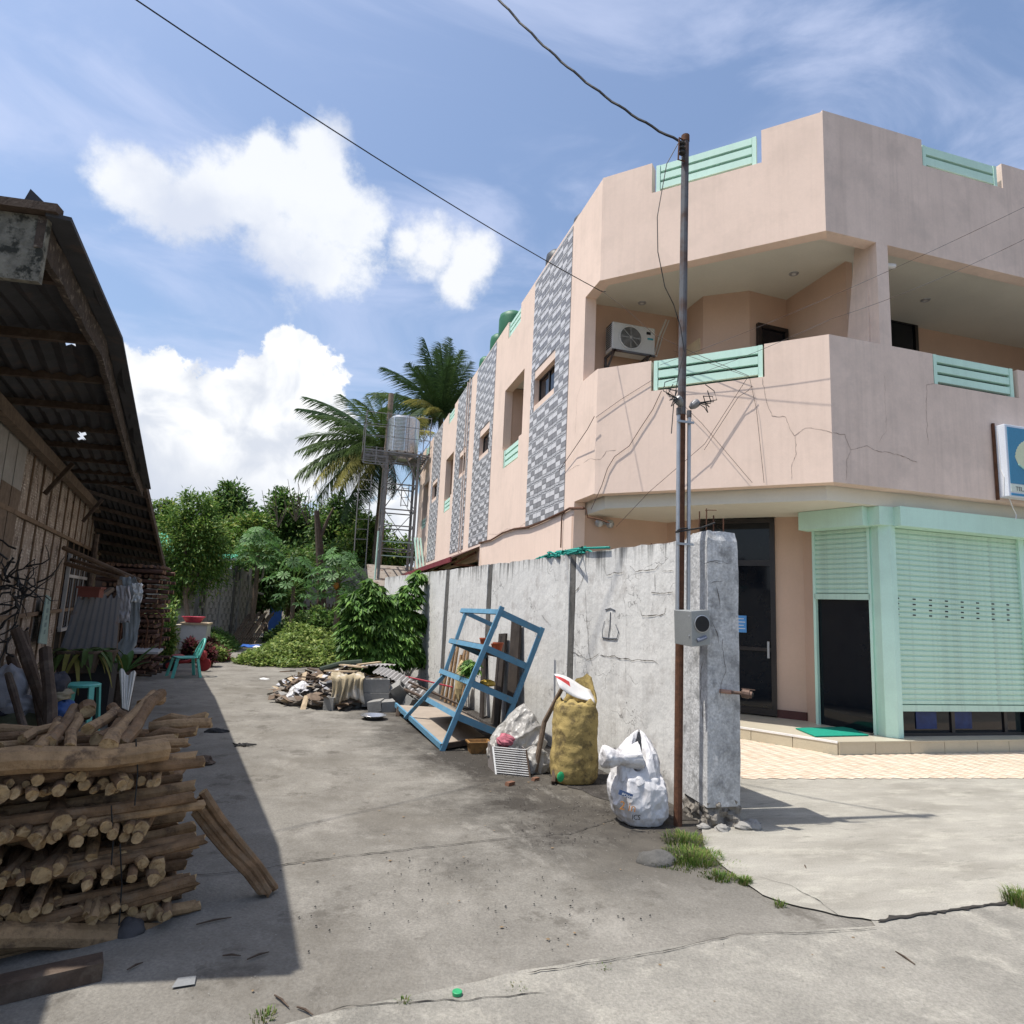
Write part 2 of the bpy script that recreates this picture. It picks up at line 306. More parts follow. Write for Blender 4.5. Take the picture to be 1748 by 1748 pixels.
# ------------------------------------------------------------------ ground
def gmat(name, base, dark, light, sc1=.8, bump=.6, spots=.5, stretch=(1, 1, 1), dirt=False, scratch=0):
    m = bpy.data.materials.new(name); m.use_nodes = True; nt = m.node_tree; N = nt.nodes; Lk = nt.links; b = N['Principled BSDF']
    b.inputs['Roughness'].default_value = .95; b.inputs['Specular IOR Level'].default_value = .1
    tc = N.new('ShaderNodeTexCoord'); mp = N.new('ShaderNodeMapping'); Lk.new(tc.outputs['Object'], mp.inputs[0]); mp.inputs['Scale'].default_value = stretch; mp.inputs['Rotation'].default_value = (0, 0, .5)
    def nz(s, d=8, ro=.65, v=None):
        n = N.new('ShaderNodeTexNoise'); n.inputs['Scale'].default_value = s; n.inputs['Detail'].default_value = d; n.inputs['Roughness'].default_value = ro; Lk.new(v or mp.outputs[0], n.inputs[0]); return n.outputs['Fac']
    def mr(x, a, c):
        n = N.new('ShaderNodeMapRange'); Lk.new(x, n.inputs[0]); n.inputs[1].default_value = a; n.inputs[2].default_value = c; return n.outputs[0]
    def mix(f, a, c, mode='MIX'):
        n = N.new('ShaderNodeMix'); n.data_type = 'RGBA'; n.blend_type = mode
        for i, q in ((0, f), (6, a), (7, c)):
            if isinstance(q, tuple): n.inputs[i].default_value = (*q, 1)
            elif isinstance(q, (int, float)): n.inputs[i].default_value = q
            else: Lk.new(q, n.inputs[i])
        return n.outputs[2]
    c = mix(mr(nz(sc1), .42, .66), base, dark); c = mix(mr(nz(sc1*2.3, 9, .7), .5, .72), c, light)
    c = mix(1., c, mix(mr(nz(70, 4, .7), .3, .7), (.78,)*3, (1.2,)*3), 'MULTIPLY')
    vo = N.new('ShaderNodeTexVoronoi'); vo.inputs['Scale'].default_value = 42; Lk.new(tc.outputs['Object'], vo.inputs[0])
    c = mix(mix(mr(nz(3.2, 4), .5, .62), (0, 0, 0), mix(mr(vo.outputs['Distance'], .16, .08), (0, 0, 0), (spots,)*3)), c, tuple(q*.35 for q in base))
    def mth(op, a, c_=0.):
        n = N.new('ShaderNodeMath'); n.operation = op
        for i, q in ((0, a), (1, c_)):
            if isinstance(q, (int, float)): n.inputs[i].default_value = q
            else: Lk.new(q, n.inputs[i])
        return n.outputs[0]
    m9 = N.new('ShaderNodeMapping'); Lk.new(tc.outputs['Object'], m9.inputs[0]); m9.inputs['Scale'].default_value = (1.6, .7, 1)
    if dirt:      # trodden soil washed out from the wall foot, and a dark patch near the grass
        sp = N.new('ShaderNodeSeparateXYZ'); Lk.new(tc.outputs['Object'], sp.inputs[0])
        dw = mth('SUBTRACT', 3.04, mth('ADD', sp.outputs[0], mth('MULTIPLY', mth('SUBTRACT', sp.outputs[1], 5.06), .128)))
        wob = mth('MULTIPLY', mth('SUBTRACT', nz(.9, 10, .75, tc.outputs['Object']), .5), 4.2)
        m1 = mr(mth('ADD', dw, wob), 2.3, 1.2); near = mr(sp.outputs[1], 3.2, 4.4)
        c = mix(mth('MULTIPLY', mth('MULTIPLY', m1, near), .97), c, (.048, .043, .037))
        c = mix(mth('MULTIPLY', mr(nz(.55, 9, .72, tc.outputs['Object']), .47, .60), .6), c, (.125, .113, .094))
        c = mix(mth('MULTIPLY', mr(nz(2.1, 9, .75, tc.outputs['Object']), .55, .63), .6), c, (.085, .076, .064))
        c = mix(mth('MULTIPLY', mr(nz(1.4, 10, .8, m9.outputs[0]), .56, .70), .5), c, (.34, .32, .28))
    if scratch:
        m2 = N.new('ShaderNodeMapping'); Lk.new(tc.outputs['Object'], m2.inputs[0]); m2.inputs['Scale'].default_value = (1.2, 7, 1); m2.inputs['Rotation'].default_value = (0, 0, -.35)
        c = mix(mth('MULTIPLY', mth('MULTIPLY', mr(nz(2.6, 10, .8, m2.outputs[0]), .54, .66), mr(nz(.9, 5, .6, tc.outputs['Object']), .42, .6)), scratch), c, (.13, .125, .11))
    Lk.new(c, b.inputs['Base Color'])
    bp = N.new('ShaderNodeBump'); bp.inputs['Strength'].default_value = bump; bp.inputs['Distance'].default_value = .012
    ad = N.new('ShaderNodeMath'); ad.operation = 'ADD'; Lk.new(nz(55, 5, .7), ad.inputs[0]); Lk.new(nz(9, 8, .7), ad.inputs[1]); Lk.new(ad.outputs[0], bp.inputs['Height']); Lk.new(bp.outputs[0], b.inputs['Normal'])
    return m
ALLEY = gmat('dusty_alley_surface', (.222, .209, .182), (.160, .149, .130), (.275, .259, .227), dirt=True)
APRON = gmat('pale_concrete', (.335, .318, .275), (.25, .235, .20), (.42, .40, .34), .9, .5, .25, (1, 2.6, 1), scratch=.8)
ROADM = gmat('rough_concrete_road', (.285, .27, .235), (.205, .195, .17), (.37, .35, .30), 1.4, .8, .4, scratch=.55)
SOIL = gmat('black_soil', (.062, .056, .05), (.036, .033, .03), (.11, .10, .09), 2.5, 1., .4)
EARTH = gmat('garden_earth', (.12, .10, .075), (.07, .065, .045), (.16, .14, .10), 1.5, .8, .4)

def sheet(pts, z, name, m, jag=0., step=.12, lift=None):
    # flat sheet with a slightly ragged outline, triangulated by blender
    out = []
    for i in range(len(pts)):
        a, b = V((*pts[i][:2], 0)), V((*pts[(i+1) % len(pts)][:2], 0)); n = max(1, int((b-a).length/step)) if jag else 1
        for k in range(n):
            p = a.lerp(b, k/n)
            if jag and n > 1: p += V((noise.noise(p*3.1), noise.noise(p*3.7+V((9, 1, 0))), 0))*jag + V((noise.noise(p*13), noise.noise(p*15+V((2, 3, 0))), 0))*jag*.4
            out.append((p.x, p.y, z))
    mb = MB(); mb.add(out, [tuple(range(len(out)))]); o = struct(mb, name, m, org=(0, 0, 0))
    import bmesh
    bm = bmesh.new(); bm.from_mesh(o.data); bmesh.ops.triangulate(bm, faces=bm.faces[:])
    for f in bm.faces:
        if f.normal.z < 0: f.normal_flip()
    bm.to_mesh(o.data); bm.free(); return o

g = MB()
nx = 90
xs = np.concatenate([[-900, -300, -120, -60], np.linspace(-30, 40, nx), [60, 120, 300, 900]]); ys = np.concatenate([[-300, -60, -20], np.linspace(-8, 60, nx), [90, 200, 500, 1500]])
g.add([(x, y, -.012 if abs(x) > 60 or y > 60 else -.012+.008*noise.noise(V((x*.4, y*.4, 0)))) for y in ys for x in xs], [(j*len(xs)+i, j*len(xs)+i+1, (j+1)*len(xs)+i+1, (j+1)*len(xs)+i) for j in range(len(ys)-1) for i in range(len(xs)-1)])
struct(g, 'ground', EARTH, org=(0, 0, 0))
sheet([(-14, 1.0), (4.3, 1.0), (3.6, 3.3), (3.1, 5.0), (2.6, 8.5), (1.95, 14), (1.2, 16), (-.2, 16.5), (-1.4, 20), (-1.9, 24), (-2.1, 32), (-2.9, 32), (-3.1, 24), (-5.0, 18), (-14, 15)], .004, 'alley', ALLEY, .05, .3)
sheet([(3.02, 4.8), (2.75, 4.9), (2.5, 5.3), (2.25, 6.2), (2.1, 7.2), (1.9, 8.6), (1.5, 10.2), (1.2, 11.5), (1.2, 13.5), (1.9, 14), (2.7, 8)], .008, 'soil_strip', SOIL, .16, .08)
sheet([(-14, -8), (-14, 2.55), (-.5, 2.72), (.23, 2.87), (1.0, 3.0), (2.17, 3.10), (2.98, 3.06), (3.2, 3.5), (4.1, 3.5), (5.4, 3.6), (30, 4.6), (30, -8)], .010, 'road', ROADM, .015, .1)
sheet([(2.72, 4.3), (2.62, 3.9), (2.6, 3.5), (2.85, 3.2), (3.02, 3.10), (3.5, 3.135), (4.1, 3.16), (5.4, 3.29), (30, 4.25), (30, 12), (3.2, 12), (3.06, 4.9)], .014, 'concrete_apron', APRON, .034, .05)
def crackline(name, pts, wid, z, m=CRACK, parent=None, nrm=(0, 0, 1), seed=0, step=.03, amp=.02):
    # jagged thin strip standing 1-2 mm proud of its surface
    nrm = V(nrm).normalized(); mb = MB(); P = []
    for i in range(len(pts)-1):
        a, b = V(pts[i]), V(pts[i+1]); n = max(1, int((b-a).length/step))
        for k in range(n): P.append(a.lerp(b, k/n))
    P.append(V(pts[-1])); Q = []
    for i, p in enumerate(P):
        t = (P[min(i+1, len(P)-1)]-P[max(i-1, 0)]).normalized(); s_ = t.cross(nrm).normalized()
        p = p+s_*(noise.noise(p*9+V((seed, 0, 0)))*amp+noise.noise(p*31+V((seed, 3, 0)))*amp*.5); ww = wid*(.25+.75*abs(noise.noise(p*17+V((seed, 8, 0))))*1.6)
        if i in (0, len(P)-1): ww *= .1
        Q.append((p-s_*ww/2+nrm*z, p+s_*ww/2+nrm*z))
    for (a, b), (c, d) in zip(Q[:-1], Q[1:]): mb.quad(a, b, d, c)
    o = mb.build(name, m, parent, org=None if parent else (0, 0, 0))
    if not parent: o['kind'] = 'structure'
    return o
DEEP = mat('crack_shadow', (.035, .032, .028), 1, .2, 20, 0)
crackline('pavement_crack', [(3.02, 3.09, 0), (3.25, 3.112, 0), (3.5, 3.125, 0), (3.8, 3.14, 0), (4.1, 3.15, 0), (5.4, 3.28, 0)], .045, .018, DEEP, amp=.022)
crackline('pavement_crack', [G(330, 1497), G(420, 1490), G(560, 1468), G(700, 1452), G(830, 1437), G(975, 1424), G(1050, 1400)], .014, .012, DEEP, amp=.02, seed=4)
crackline('pavement_crack', [G(900, 1668), G(1000, 1652), G(1130, 1630), G(1262, 1600), G(1400, 1597), G(1500, 1590)], .008, .018, DEEP, amp=.01, seed=7)
crackline('pavement_crack', [G(1290, 1500), G(1350, 1517), G(1400, 1545), G(1440, 1575), G(1480, 1588)], .007, .018, DEEP, amp=.015, seed=9)
crackline('pavement_crack', [G(930, 1702), G(800, 1712), G(700, 1716), G(600, 1722), G(560, 1735)], .010, .014, DEEP, amp=.015, seed=12)

# tile band before the porch: several hundred tiny diagonal tiles in three tones
TO = [mat('orange_tile', (.55, .435, .325), .7, .1, 8), mat('sand_tile', (.57, .47, .365), .7, .1, 8), mat('cream_tile', (.59, .505, .40), .7, .1, 8)]
tb = MB(); a = .09
for i in range(-80, 80):
    for j in range(-60, 60):
        cx, cy = 8+(i-j)*a*.72, 6.4+(i+j)*a*.36
        if cy < 5.62+.09*(7.5-cx)+.0 or cx > 13.2 or cx < 4.2: continue
        if (cy > 6.80 and cx > 6.1) or cy > 8.4: continue
        if cx < 6.2 and cy > 6.85+(6.2-cx)*1.45: continue
        k = (i*7+j*3+(i*j) % 5) % 3; h = .018+.001*((i*5+j) % 3); s_ = .97
        tb.add([(cx-a*.72*s_, cy, h), (cx, cy-a*.36*s_, h), (cx+a*.72*s_, cy, h), (cx, cy+a*.36*s_, h)], [(0, 1, 2, 3)], k)
tag(tb.build('paving_tile', TO, org=(0, 0, 0)), 'band of small orange and sand diagonal tiles before the porch step', 'tiles', kind='stuff')

# small debris
def pebbles(name, label, cat, m, area, n, s0, s1, z=.012, seed=1, flat=.6):
    r = np.random.default_rng(seed); mb = MB()
    for _ in range(n):
        x, y = area(r); s_ = r.uniform(s0, s1); c = V((x, y, z))
        vs = []
        for dx, dy, dz in ((1, 0, 0), (0, 1, 0), (-1, 0, 0), (0, -1, 0), (.2, .1, 1)):
            vs.append(c+V((dx*s_*r.uniform(.5, 1.2), dy*s_*r.uniform(.5, 1.2), dz*s_*flat*r.uniform(.5, 1.2))))
        mb.add(vs, [(0, 1, 4), (1, 2, 4), (2, 3, 4), (3, 0, 4)])
    return tag(mb.build(name, m, org=(0, 0, 0)), label, cat, kind='stuff')
CHAR = mat('charcoal', (.012, .012, .012), .8)
def area_char(r):
    c = [(.9, 4.2, .25), (1.25, 3.75, .35), (1.0, 3.9, .5), (.6, 3.6, .4), (1.45, 3.5, .3)][r.integers(5)]; return c[0]+r.normal()*c[2], c[1]+r.normal()*c[2]*.5
pebbles('charcoal_bits', 'black charcoal crumbs scattered over the alley floor', 'charcoal', CHAR, area_char, 150, .002, .009, seed=2)
pebbles('gravel', 'fine pale grit strewn over the grey alley', 'gravel', CONC, lambda r: (r.uniform(-.5, 3), r.uniform(2.9, 12)), 1800, .0015, .004, seed=3)
pebbles('rubble', 'broken stones and grit along the foot of the block wall', 'rubble', mat('dusty_stone', (.13, .12, .105), .95, .5, 30), lambda r: (1.0+r.random()**.6*1.5, r.uniform(4.6, 11)), 400, .003, .010, seed=4)
pebbles('dark_grit', 'dark soil crumbs along the foot of the block wall', 'soil', SOIL, lambda r: (1.5+r.random()*1.2, r.uniform(4.4, 13)), 1500, .003, .010, seed=5)
LEAFY = mat('dry_leaf', (.20, .14, .08), .8, .3, 10)
pebbles('dry_litter', 'dry leaves and chips strewn over the alley and road edge', 'litter', LEAFY, lambda r: (r.uniform(-.9, 3.2), r.uniform(2.6, 9)), 70, .005, .016, flat=.15, seed=6)

# ------------------------------------------------------------------ pink building
Bx, By = 3.84, 9.12; Cx, Cy = 6.18, 6.78; T = .2; XE, YE = 13.2, 30.6
bld = thing('pink_building', 'pink two-storey corner building with mint railings and grey tiled strips', 'building', (8, 16, 0))
q2 = math.sqrt(.5)
def part(mb, name, m, parent=None, **k): return mb.build(name, m, parent or bld, **k)
strips = [(10.45, 12.72), (16.1, 18.4), (19.2, 21.4), (24.55, 26.75)]
wins = [(11.23, 12.5, 5.82, 6.42), (16.45, 17.6, 5.84, 6.42), (19.45, 20.55, 5.86, 6.46), (25.05, 26.3, 5.9, 6.5)]
opens = [(13.32, 14.97, 5.44, 6.96), (21.75, 23.25, 5.44, 6.96), (27.5, 29.0, 5.44, 6.96)]
rails = [(13.56, 14.86), (21.98, 23.2), (27.75, 28.95)]
trails = [(13.84, 14.92), (22.1, 23.2), (27.8, 29.0)]
holes = [(9.0, 9.74, 5.446, 6.953), (9.0, 9.97, -1, 3.424)] + wins + opens + [(a, b, 4.95, 5.45) for a, b in rails] + [(a, b, 8.3, 9) for a, b in trails] + [(17.0, 29, -1, 2.9)]
mb = MB(); holed(mb, (Bx, By, 0), (0, 1, 0), YE-By, 0, 8.76, [(h[0]-By, h[1]-By, h[2], h[3]) for h in holes], T, (-1, 0, 0)); part(mb, 'wall', PINK)
dch = V((q2, -q2, 0)); nch = V((-q2, -q2, 0)); Lc = (V((Cx, Cy, 0))-V((Bx, By, 0))).length
nt0, nt1 = .87, 2.49
mb = MB(); holed(mb, (Bx, By, 0), dch, Lc, 3.416, 5.44, [(nt0, nt1, 4.96, 9)], T, nch); part(mb, 'balcony_parapet', PINK)
mb = MB(); holed(mb, (Bx, By, 0), dch, Lc, 6.946, 8.776, [(nt0-.03, nt1, 8.25, 9)], T, nch); part(mb, 'roof_parapet', PINK)
mb = MB(); holed(mb, (Cx, Cy, 0), (1, 0, 0), XE-Cx, 3.42, 5.44, [(7.94-Cx, 9.53-Cx, 5.0, 9)], T, (0, -1, 0)); part(mb, 'balcony_parapet', PINKS)
mb = MB(); holed(mb, (Cx, Cy, 0), (1, 0, 0), XE-Cx, 6.95, 8.80, [(7.95-Cx, 9.52-Cx, 8.38, 9)], T, (0, -1, 0)); part(mb, 'roof_parapet', PINKS)
def inset(t): k = t*.4142; return [(Bx+t, YE), (Bx+t, By+k), (Cx+k, Cy+t), (XE, Cy+t), (XE, YE)]
part(MB().prism(inset(.22), 3.22, 3.44), 'soffit', CREAM)
part(MB().prism(inset(.2), 4.3, 4.4), 'balcony_floor', CREAM)
part(MB().prism(inset(.2), 7.08, 7.2), 'ceiling', CREAM)
part(MB().prism(inset(.19), 8.0, 8.1), 'roof_slab', CONC)
part(MB().box(XE-.15, XE, Cy+.2, YE-.3, 0, 8.7), 'end_wall', PINKS); part(MB().box(Bx+.2, XE, YE-.2, YE, 0, 8.72), 'back_wall', PINK)
# mint railing boards in the notches
def railing(p0, d, L, z0, z1, nrm, n=3):
    p0, d, nrm = V(p0), V(d).normalized(), V(nrm).normalized(); s_ = -nrm*.02
    r = MB().obox(p0+s_*3+d*.035+V((0, 0, (z0+z1)/2)), d*.03, nrm*.04, V((0, 0, (z1-z0)/2))).build('railing', MINT, bld)
    MB().obox(p0+s_*3+d*(L-.035)+V((0, 0, (z0+z1)/2)), d*.03, nrm*.04, V((0, 0, (z1-z0)/2))).build('rail_post', MINT, r)
    g_ = .045; h = (z1-z0-g_*n)/n
    for i in range(n):
        z = z0+g_+i*(h+g_)
        MB().obox(p0+s_*3+d*L/2+V((0, 0, z+h/2)), d*(L/2-.07), nrm*.03, V((0, 0, h/2))).build('rail_board', MINT, r)
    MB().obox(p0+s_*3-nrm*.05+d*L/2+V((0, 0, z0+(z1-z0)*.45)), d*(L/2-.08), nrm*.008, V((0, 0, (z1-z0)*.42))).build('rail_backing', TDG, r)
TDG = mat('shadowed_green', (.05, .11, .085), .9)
pc = lambda u: V((Bx, By, 0))+dch*u
railing(pc(nt0+.03), dch, nt1-nt0-.05, 4.97, 5.44, nch); railing(pc(nt0+.03), dch, nt1-nt0-.1, 8.26, 8.72, nch)
railing((7.97, Cy, 0), (1, 0, 0), 1.5, 5.01, 5.45, (0, -1, 0)); railing((7.98, Cy, 0), (1, 0, 0), 1.46, 8.39, 8.74, (0, -1, 0), 2)
for a, b in rails: railing((Bx, a, 0), (0, 1, 0), b-a, 4.96, 5.40, (-1, 0, 0))
for a, b in trails: railing((Bx, a, 0), (0, 1, 0), b-a, 8.31, 8.70, (-1, 0, 0))
# tile strips: panels of relief tiles, each panel a part
def panel():
    m = MB(); c = .25; g_ = .006
    def cell(u0, u1, z0, z1, mi, d=.012): m.box(-d, 0, u0+g_, u1-g_, z0+g_, z1-g_, mi)
    for i, k in enumerate((1, 0, 1)): cell(i*c, (i+1)*c, 0, .1, k)
    for i, k in enumerate((0, 1, 0)): cell(i*c+(0 if i else 0), (i+1)*c, .1, .2, k)
    for i in range(3): cell(i*c, (i+1)*c, .2, .235+.01*(i % 2), 2, .01); cell(i*c, (i+1)*c, .236+.01*(i % 2), .3, 2, .014)
    m.box(-.006, 0, 0, .75, 0, .3, 3); return m
proto = None
for si, (a, b) in enumerate(strips):
    z = 3.30+.02*si; n = 3; pw = (b-a)/n
    wy0, wy1, wz0, wz1 = wins[si]
    while z < 8.70:
        for i in range(n):
            y = a+i*pw
            # leave the window clear: panels beside it are narrowed
            segs = [(y, y+pw)]
            if z+.3 > wz0-.02 and z < wz1+.02: segs = [(max(y, s0), min(y+pw, s1)) for s0, s1 in ((a, wy0), (wy1, b)) if min(y+pw, s1)-max(y, s0) > .03]
            for s0, s1 in segs:
                if proto is None:
                    proto = panel(); me = proto.build('tile', [TLIGHT, TDARK, TSTREAK, GROUT], bld, org=None); o = me
                    base = [v for v in proto.v]; ob = o.data
                    for v_, p_ in zip(ob.vertices, base): v_.co = p_
                    protoob = o
                else: o = inst(protoob, bld, name='tile')
                hz = min(.3, 8.74-z)
                o.matrix_local = Matrix.Translation(V((Bx-.001, s0, z))-ORG[bld.name]) @ Matrix.Diagonal((1, (s1-s0)/.75, hz/.3, 1))
        z += .3
# windows of the side facade
for (a, b, z0, z1) in wins:
    wf = MB().box(Bx+.1, Bx+.15, a, b, z0, z0+.04).box(Bx+.1, Bx+.15, a, b, z1-.04, z1).box(Bx+.1, Bx+.15, a, a+.04, z0+.04, z1-.04).box(Bx+.1, Bx+.15, b-.04, b, z0+.04, z1-.04).box(Bx+.1, Bx+.14, (a+b)/2-.025, (a+b)/2+.025, z0+.04, z1-.04).build('window', DARKAL, bld)
    for c0, c1 in ((a+.04, (a+b)/2-.02), ((a+b)/2+.02, b-.04)): MB().box(Bx+.12, Bx+.125, c0, c1, z0+.03, z1-.03).build('pane', GLASS, wf)
# loggias behind the tall openings: side walls and back
for a, b, z0, z1 in opens:
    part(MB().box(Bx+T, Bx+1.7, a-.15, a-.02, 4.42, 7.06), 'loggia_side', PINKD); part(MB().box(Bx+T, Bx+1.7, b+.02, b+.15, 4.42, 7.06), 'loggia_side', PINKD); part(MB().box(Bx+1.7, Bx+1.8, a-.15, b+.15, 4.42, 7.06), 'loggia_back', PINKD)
# second-floor walls round the corner balcony
path = [(Bx+T, 10.15), (5.8, 10.1), (5.8, 9.22), (6.4, 8.78), (7.2, 8.83)]
def wallpath(path, z0, z1, name, m, t=.08):
    for (x0, y0), (x1, y1) in zip(path[:-1], path[1:]):
        d = V((x1-x0, y1-y0, 0)); n = V((-d.y, d.x, 0)).normalized()
        part(MB().obox(V(((x0+x1)/2, (y0+y1)/2, (z0+z1)/2))+n*t/2, d/2, n*t/2, V((0, 0, (z1-z0)/2))), name, m)
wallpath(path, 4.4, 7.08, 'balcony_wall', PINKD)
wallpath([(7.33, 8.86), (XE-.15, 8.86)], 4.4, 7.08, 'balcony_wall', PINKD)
# tapered divider and column between the two bays
part(MB().add([(7.03, Cy+.16, 6.95), (7.23, Cy+.16, 6.95), (7.23, Cy+.16, 4.4), (6.98, Cy+.16, 4.4), (7.03, Cy+.38, 7.08), (7.23, Cy+.38, 7.08), (7.23, Cy+.72, 4.4), (6.98, Cy+.72, 4.4)], [(0, 3, 2, 1), (4, 5, 6, 7), (0, 4, 7, 3), (1, 2, 6, 5), (0, 1, 5, 4), (3, 7, 6, 2)]).box(7.03, 7.23, Cy+.001, Cy+.16, 5.44, 6.95), 'column', PINKS)
part(MB().box(7.18, 7.30, Cy+.72, 8.83, 4.4, 7.08), 'dividing_wall', PINKD)
def door(p0, d, W, z0, z1, nrm, name='door', transom=None, handle=None):
    p0, d, nrm = V(p0), V(d).normalized(), V(nrm).normalized()
    H = (z1-z0); bo = lambda u0, u1, a, b, o0, o1: MB().obox(p0+d*((u0+u1)/2)+nrm*((o0+o1)/2)+V((0, 0, (a+b)/2)), d*((u1-u0)/2), nrm*((o1-o0)/2), V((0, 0, (b-a)/2)))
    fr = MB(); k = .07
    for u0, u1, a, b in ((0, k, z0, z1), (W-k, W, z0, z1), (k, W-k, z1-k, z1), (k, W-k, z0, z0+k*1.4)) + (((k, W-k, transom, transom+.09),) if transom else ()) + (((k, W-k, z0+.95, z0+1.0),) if transom else ()):
        x = bo(u0, u1, a, b, 0, .06); fr.add(x.v, x.f)
    f = part(fr, name, DARKAL)
    bo(k, W-k, z0+k, (transom or z1)-.0 if transom else z1-k, .015, .03).build('pane', GLASS, f)
    if transom: bo(k, W-k, transom+.09, z1-k, .02, .03).build('pane', GLASS, f)
    if handle: bo(W-.12, W-.09, z0+.85, z0+1.1, .06, .11).build('handle', STEEL, f)
    return f
a_ = PL(1290, 553, (6.4, 8.78, 0), (.06, -1, 0)); b_ = PL(1341, 560, (6.4, 8.78, 0), (.06, -1, 0))
door((a_.x, a_.y-.01, 0), (1, .06, 0), b_.x-a_.x, 4.42, a_.z, (0, -1, 0))
a_ = AY(1505, 541, 8.86); b_ = AY(1561, 549, 8.86); door((a_.x, 8.85, 0), (1, 0, 0), b_.x-a_.x, 4.42, a_.z, (0, -1, 0))
part(MB().box(5.775, 5.80, 9.3, 9.98, 4.42, 6.35), 'cream_door', mat('cream_door_paint', (.62, .50, .33), .6))
for px, py, zz in ((1096, 517, 7.08), (1355, 467, 7.08), (1580, 512, 7.08)):
    c = G(px, py, zz); l = MB().lathe((c.x, c.y, zz-.012), [(.075, .012), (.07, 0), (.045, 0), (.04, .008)], 14).build('ceiling_light', STEEL, bld); MB().lathe((c.x, c.y, zz-.014), [(.0001, .004), (.035, .0), (.03, .01)], 12).build('bulb', WHITEP, l)
# plaster cracks
def cf(x, y): return PL(x, y, (Cx, Cy, 0), nch)
def rf(x, y): return PL(x, y, (Cx, Cy, 0), (0, -1, 0))
def sf(x, y): return PL(x, y, (Bx, 0, 0), (-1, 0, 0))
crackline('crack', [cf(*p) for p in ((1300, 645), (1310, 690), (1318, 710), (1340, 712), (1356, 744), (1375, 732), (1400, 732), (1421, 741))], .012, .002, CRACKP, bld, nch, 1)
crackline('crack', [cf(*p) for p in ((1356, 744), (1360, 775), (1352, 790), (1351, 820))], .008, .002, CRACKP, bld, nch, 2)
crackline('crack', [rf(*p) for p in ((1421, 738), (1442, 742), (1452, 768), (1480, 763), (1500, 770), (1530, 775), (1566, 789))], .014, .002, CRACKP, bld, (0, -1, 0), 3)
crackline('crack', [rf(*p) for p in ((1452, 768), (1446, 785), (1444, 822))], .008, .002, CRACKP, bld, (0, -1, 0), 4)
crackline('crack', [rf(*p) for p in ((1595, 654), (1582, 658), (1581, 700), (1584, 760))], .010, .002, CRACKP, bld, (0, -1, 0), 5)
crackline('crack', [rf(*p) for p in ((1510, 640), (1512, 735), (1500, 755))], .005, .002, CRACKP, bld, (0, -1, 0), 6)
crackline('crack', [cf(*p) for p in ((1052, 768), (1035, 770), (1025, 785), (1008, 783), (995, 790))], .009, .002, CRACKP, bld, nch, 7)
crackline('crack', [sf(*p) for p in ((993, 652), (985, 680), (984, 700), (982, 740))], .008, .002, CRACKP, bld, (-1, 0, 0), 8)
crackline('crack', [sf(*p) for p in ((990, 793), (975, 800), (970, 806))], .008, .002, CRACKP, bld, (-1, 0, 0), 9)
crackline('crack', [sf(*p) for p in ((897, 893), (880, 905), (865, 903), (850, 912), (835, 912))], .010, .002, CRACKP, bld, (-1, 0, 0), 10)
# ground floor recess
GF = [(Bx+T, 9.98), (5.62, 9.98), (5.9, 9.42)]
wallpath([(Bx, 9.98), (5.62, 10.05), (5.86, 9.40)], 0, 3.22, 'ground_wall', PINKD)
DW0, DW1 = V((5.86, 9.40, 0)), V((6.68, 8.58, 0)); dd = (DW1-DW0).normalized(); dn = V((-q2, -q2, 0))
door(DW0+V((0, 0, 0)), dd, (DW1-DW0).length, .19, 3.2, dn, transom=2.45, handle=True)
part(MB().obox((DW0+DW1)/2+V((.25, .25, 1.6)), dd*.6, V((.02, .02, 0)), V((0, 0, 1.6))), 'dark_hall', DARKAL)
colp = [(6.68, 8.58), (6.97, 8.30), (6.95, 8.04), (7.3, 8.1), (7.2, 8.8)]
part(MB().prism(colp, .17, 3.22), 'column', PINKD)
part(MB().prism([(6.655, 8.565), (6.945, 8.29), (6.945, 8.27), (7.0, 8.3), (6.72, 8.62)], .17, .29), 'skirting', mat('dark_red_tile', (.09, .035, .03), .5))
sg = PL(1264, 1065, DW0+dn*.08, dn); MB().obox(sg, dd*.09, dn*.003, V((0, 0, .13))).build('door_notice', mat('blue_notice', (.10, .30, .62), .5), bld)
for k in range(4): MB().obox(sg+dn*.005+V((0, 0, .08-k*.05)), dd*(.05+.02*(k % 2)), dn*.001, V((0, 0, .006))).build('notice_line', WHITEP, bld)
# porch
pz = .17
porch = [(6.19, 6.84), (XE, 6.84), (XE, 12), (4.05, 12), (4.05, 10.0), (5.0, 8.6)]
part(MB().prism(porch, .0, pz), 'porch', mat('beige_porch_tile', (.50, .45, .35), .3, .05, 3, .02))
RIS = mat('beige_riser_tile', (.47, .42, .31), .35, .05, 4, .02)
x = 6.19
while x < XE-.1:
    ww = min(.55, XE-x); part(MB().box(x+.004, x+ww-.004, 6.822, 6.84, .01, pz-.012), 'riser_tile', RIS); x += .55
dl = (V((5.0, 8.6, 0))-V((6.19, 6.84, 0))); nl = V((dl.y, -dl.x, 0)).normalized()*-1
if nl.x > 0: nl = -nl
for i in range(4):
    c = V((6.19, 6.84, 0))+dl*((i+.5)/4); part(MB().obox(c+nl*.009+V((0, 0, .085)), dl/8*.985, nl*.009, V((0, 0, .075))), 'riser_tile', RIS)
part(MB().obox(V((5.595, 7.72, pz-.004))+nl*.012, dl/2, nl*.013, V((0, 0, .012))), 'step_edge', WHITEP)
part(MB().box(6.19, XE, 6.815, 6.85, pz-.012, pz+.006), 'step_edge', RIS)
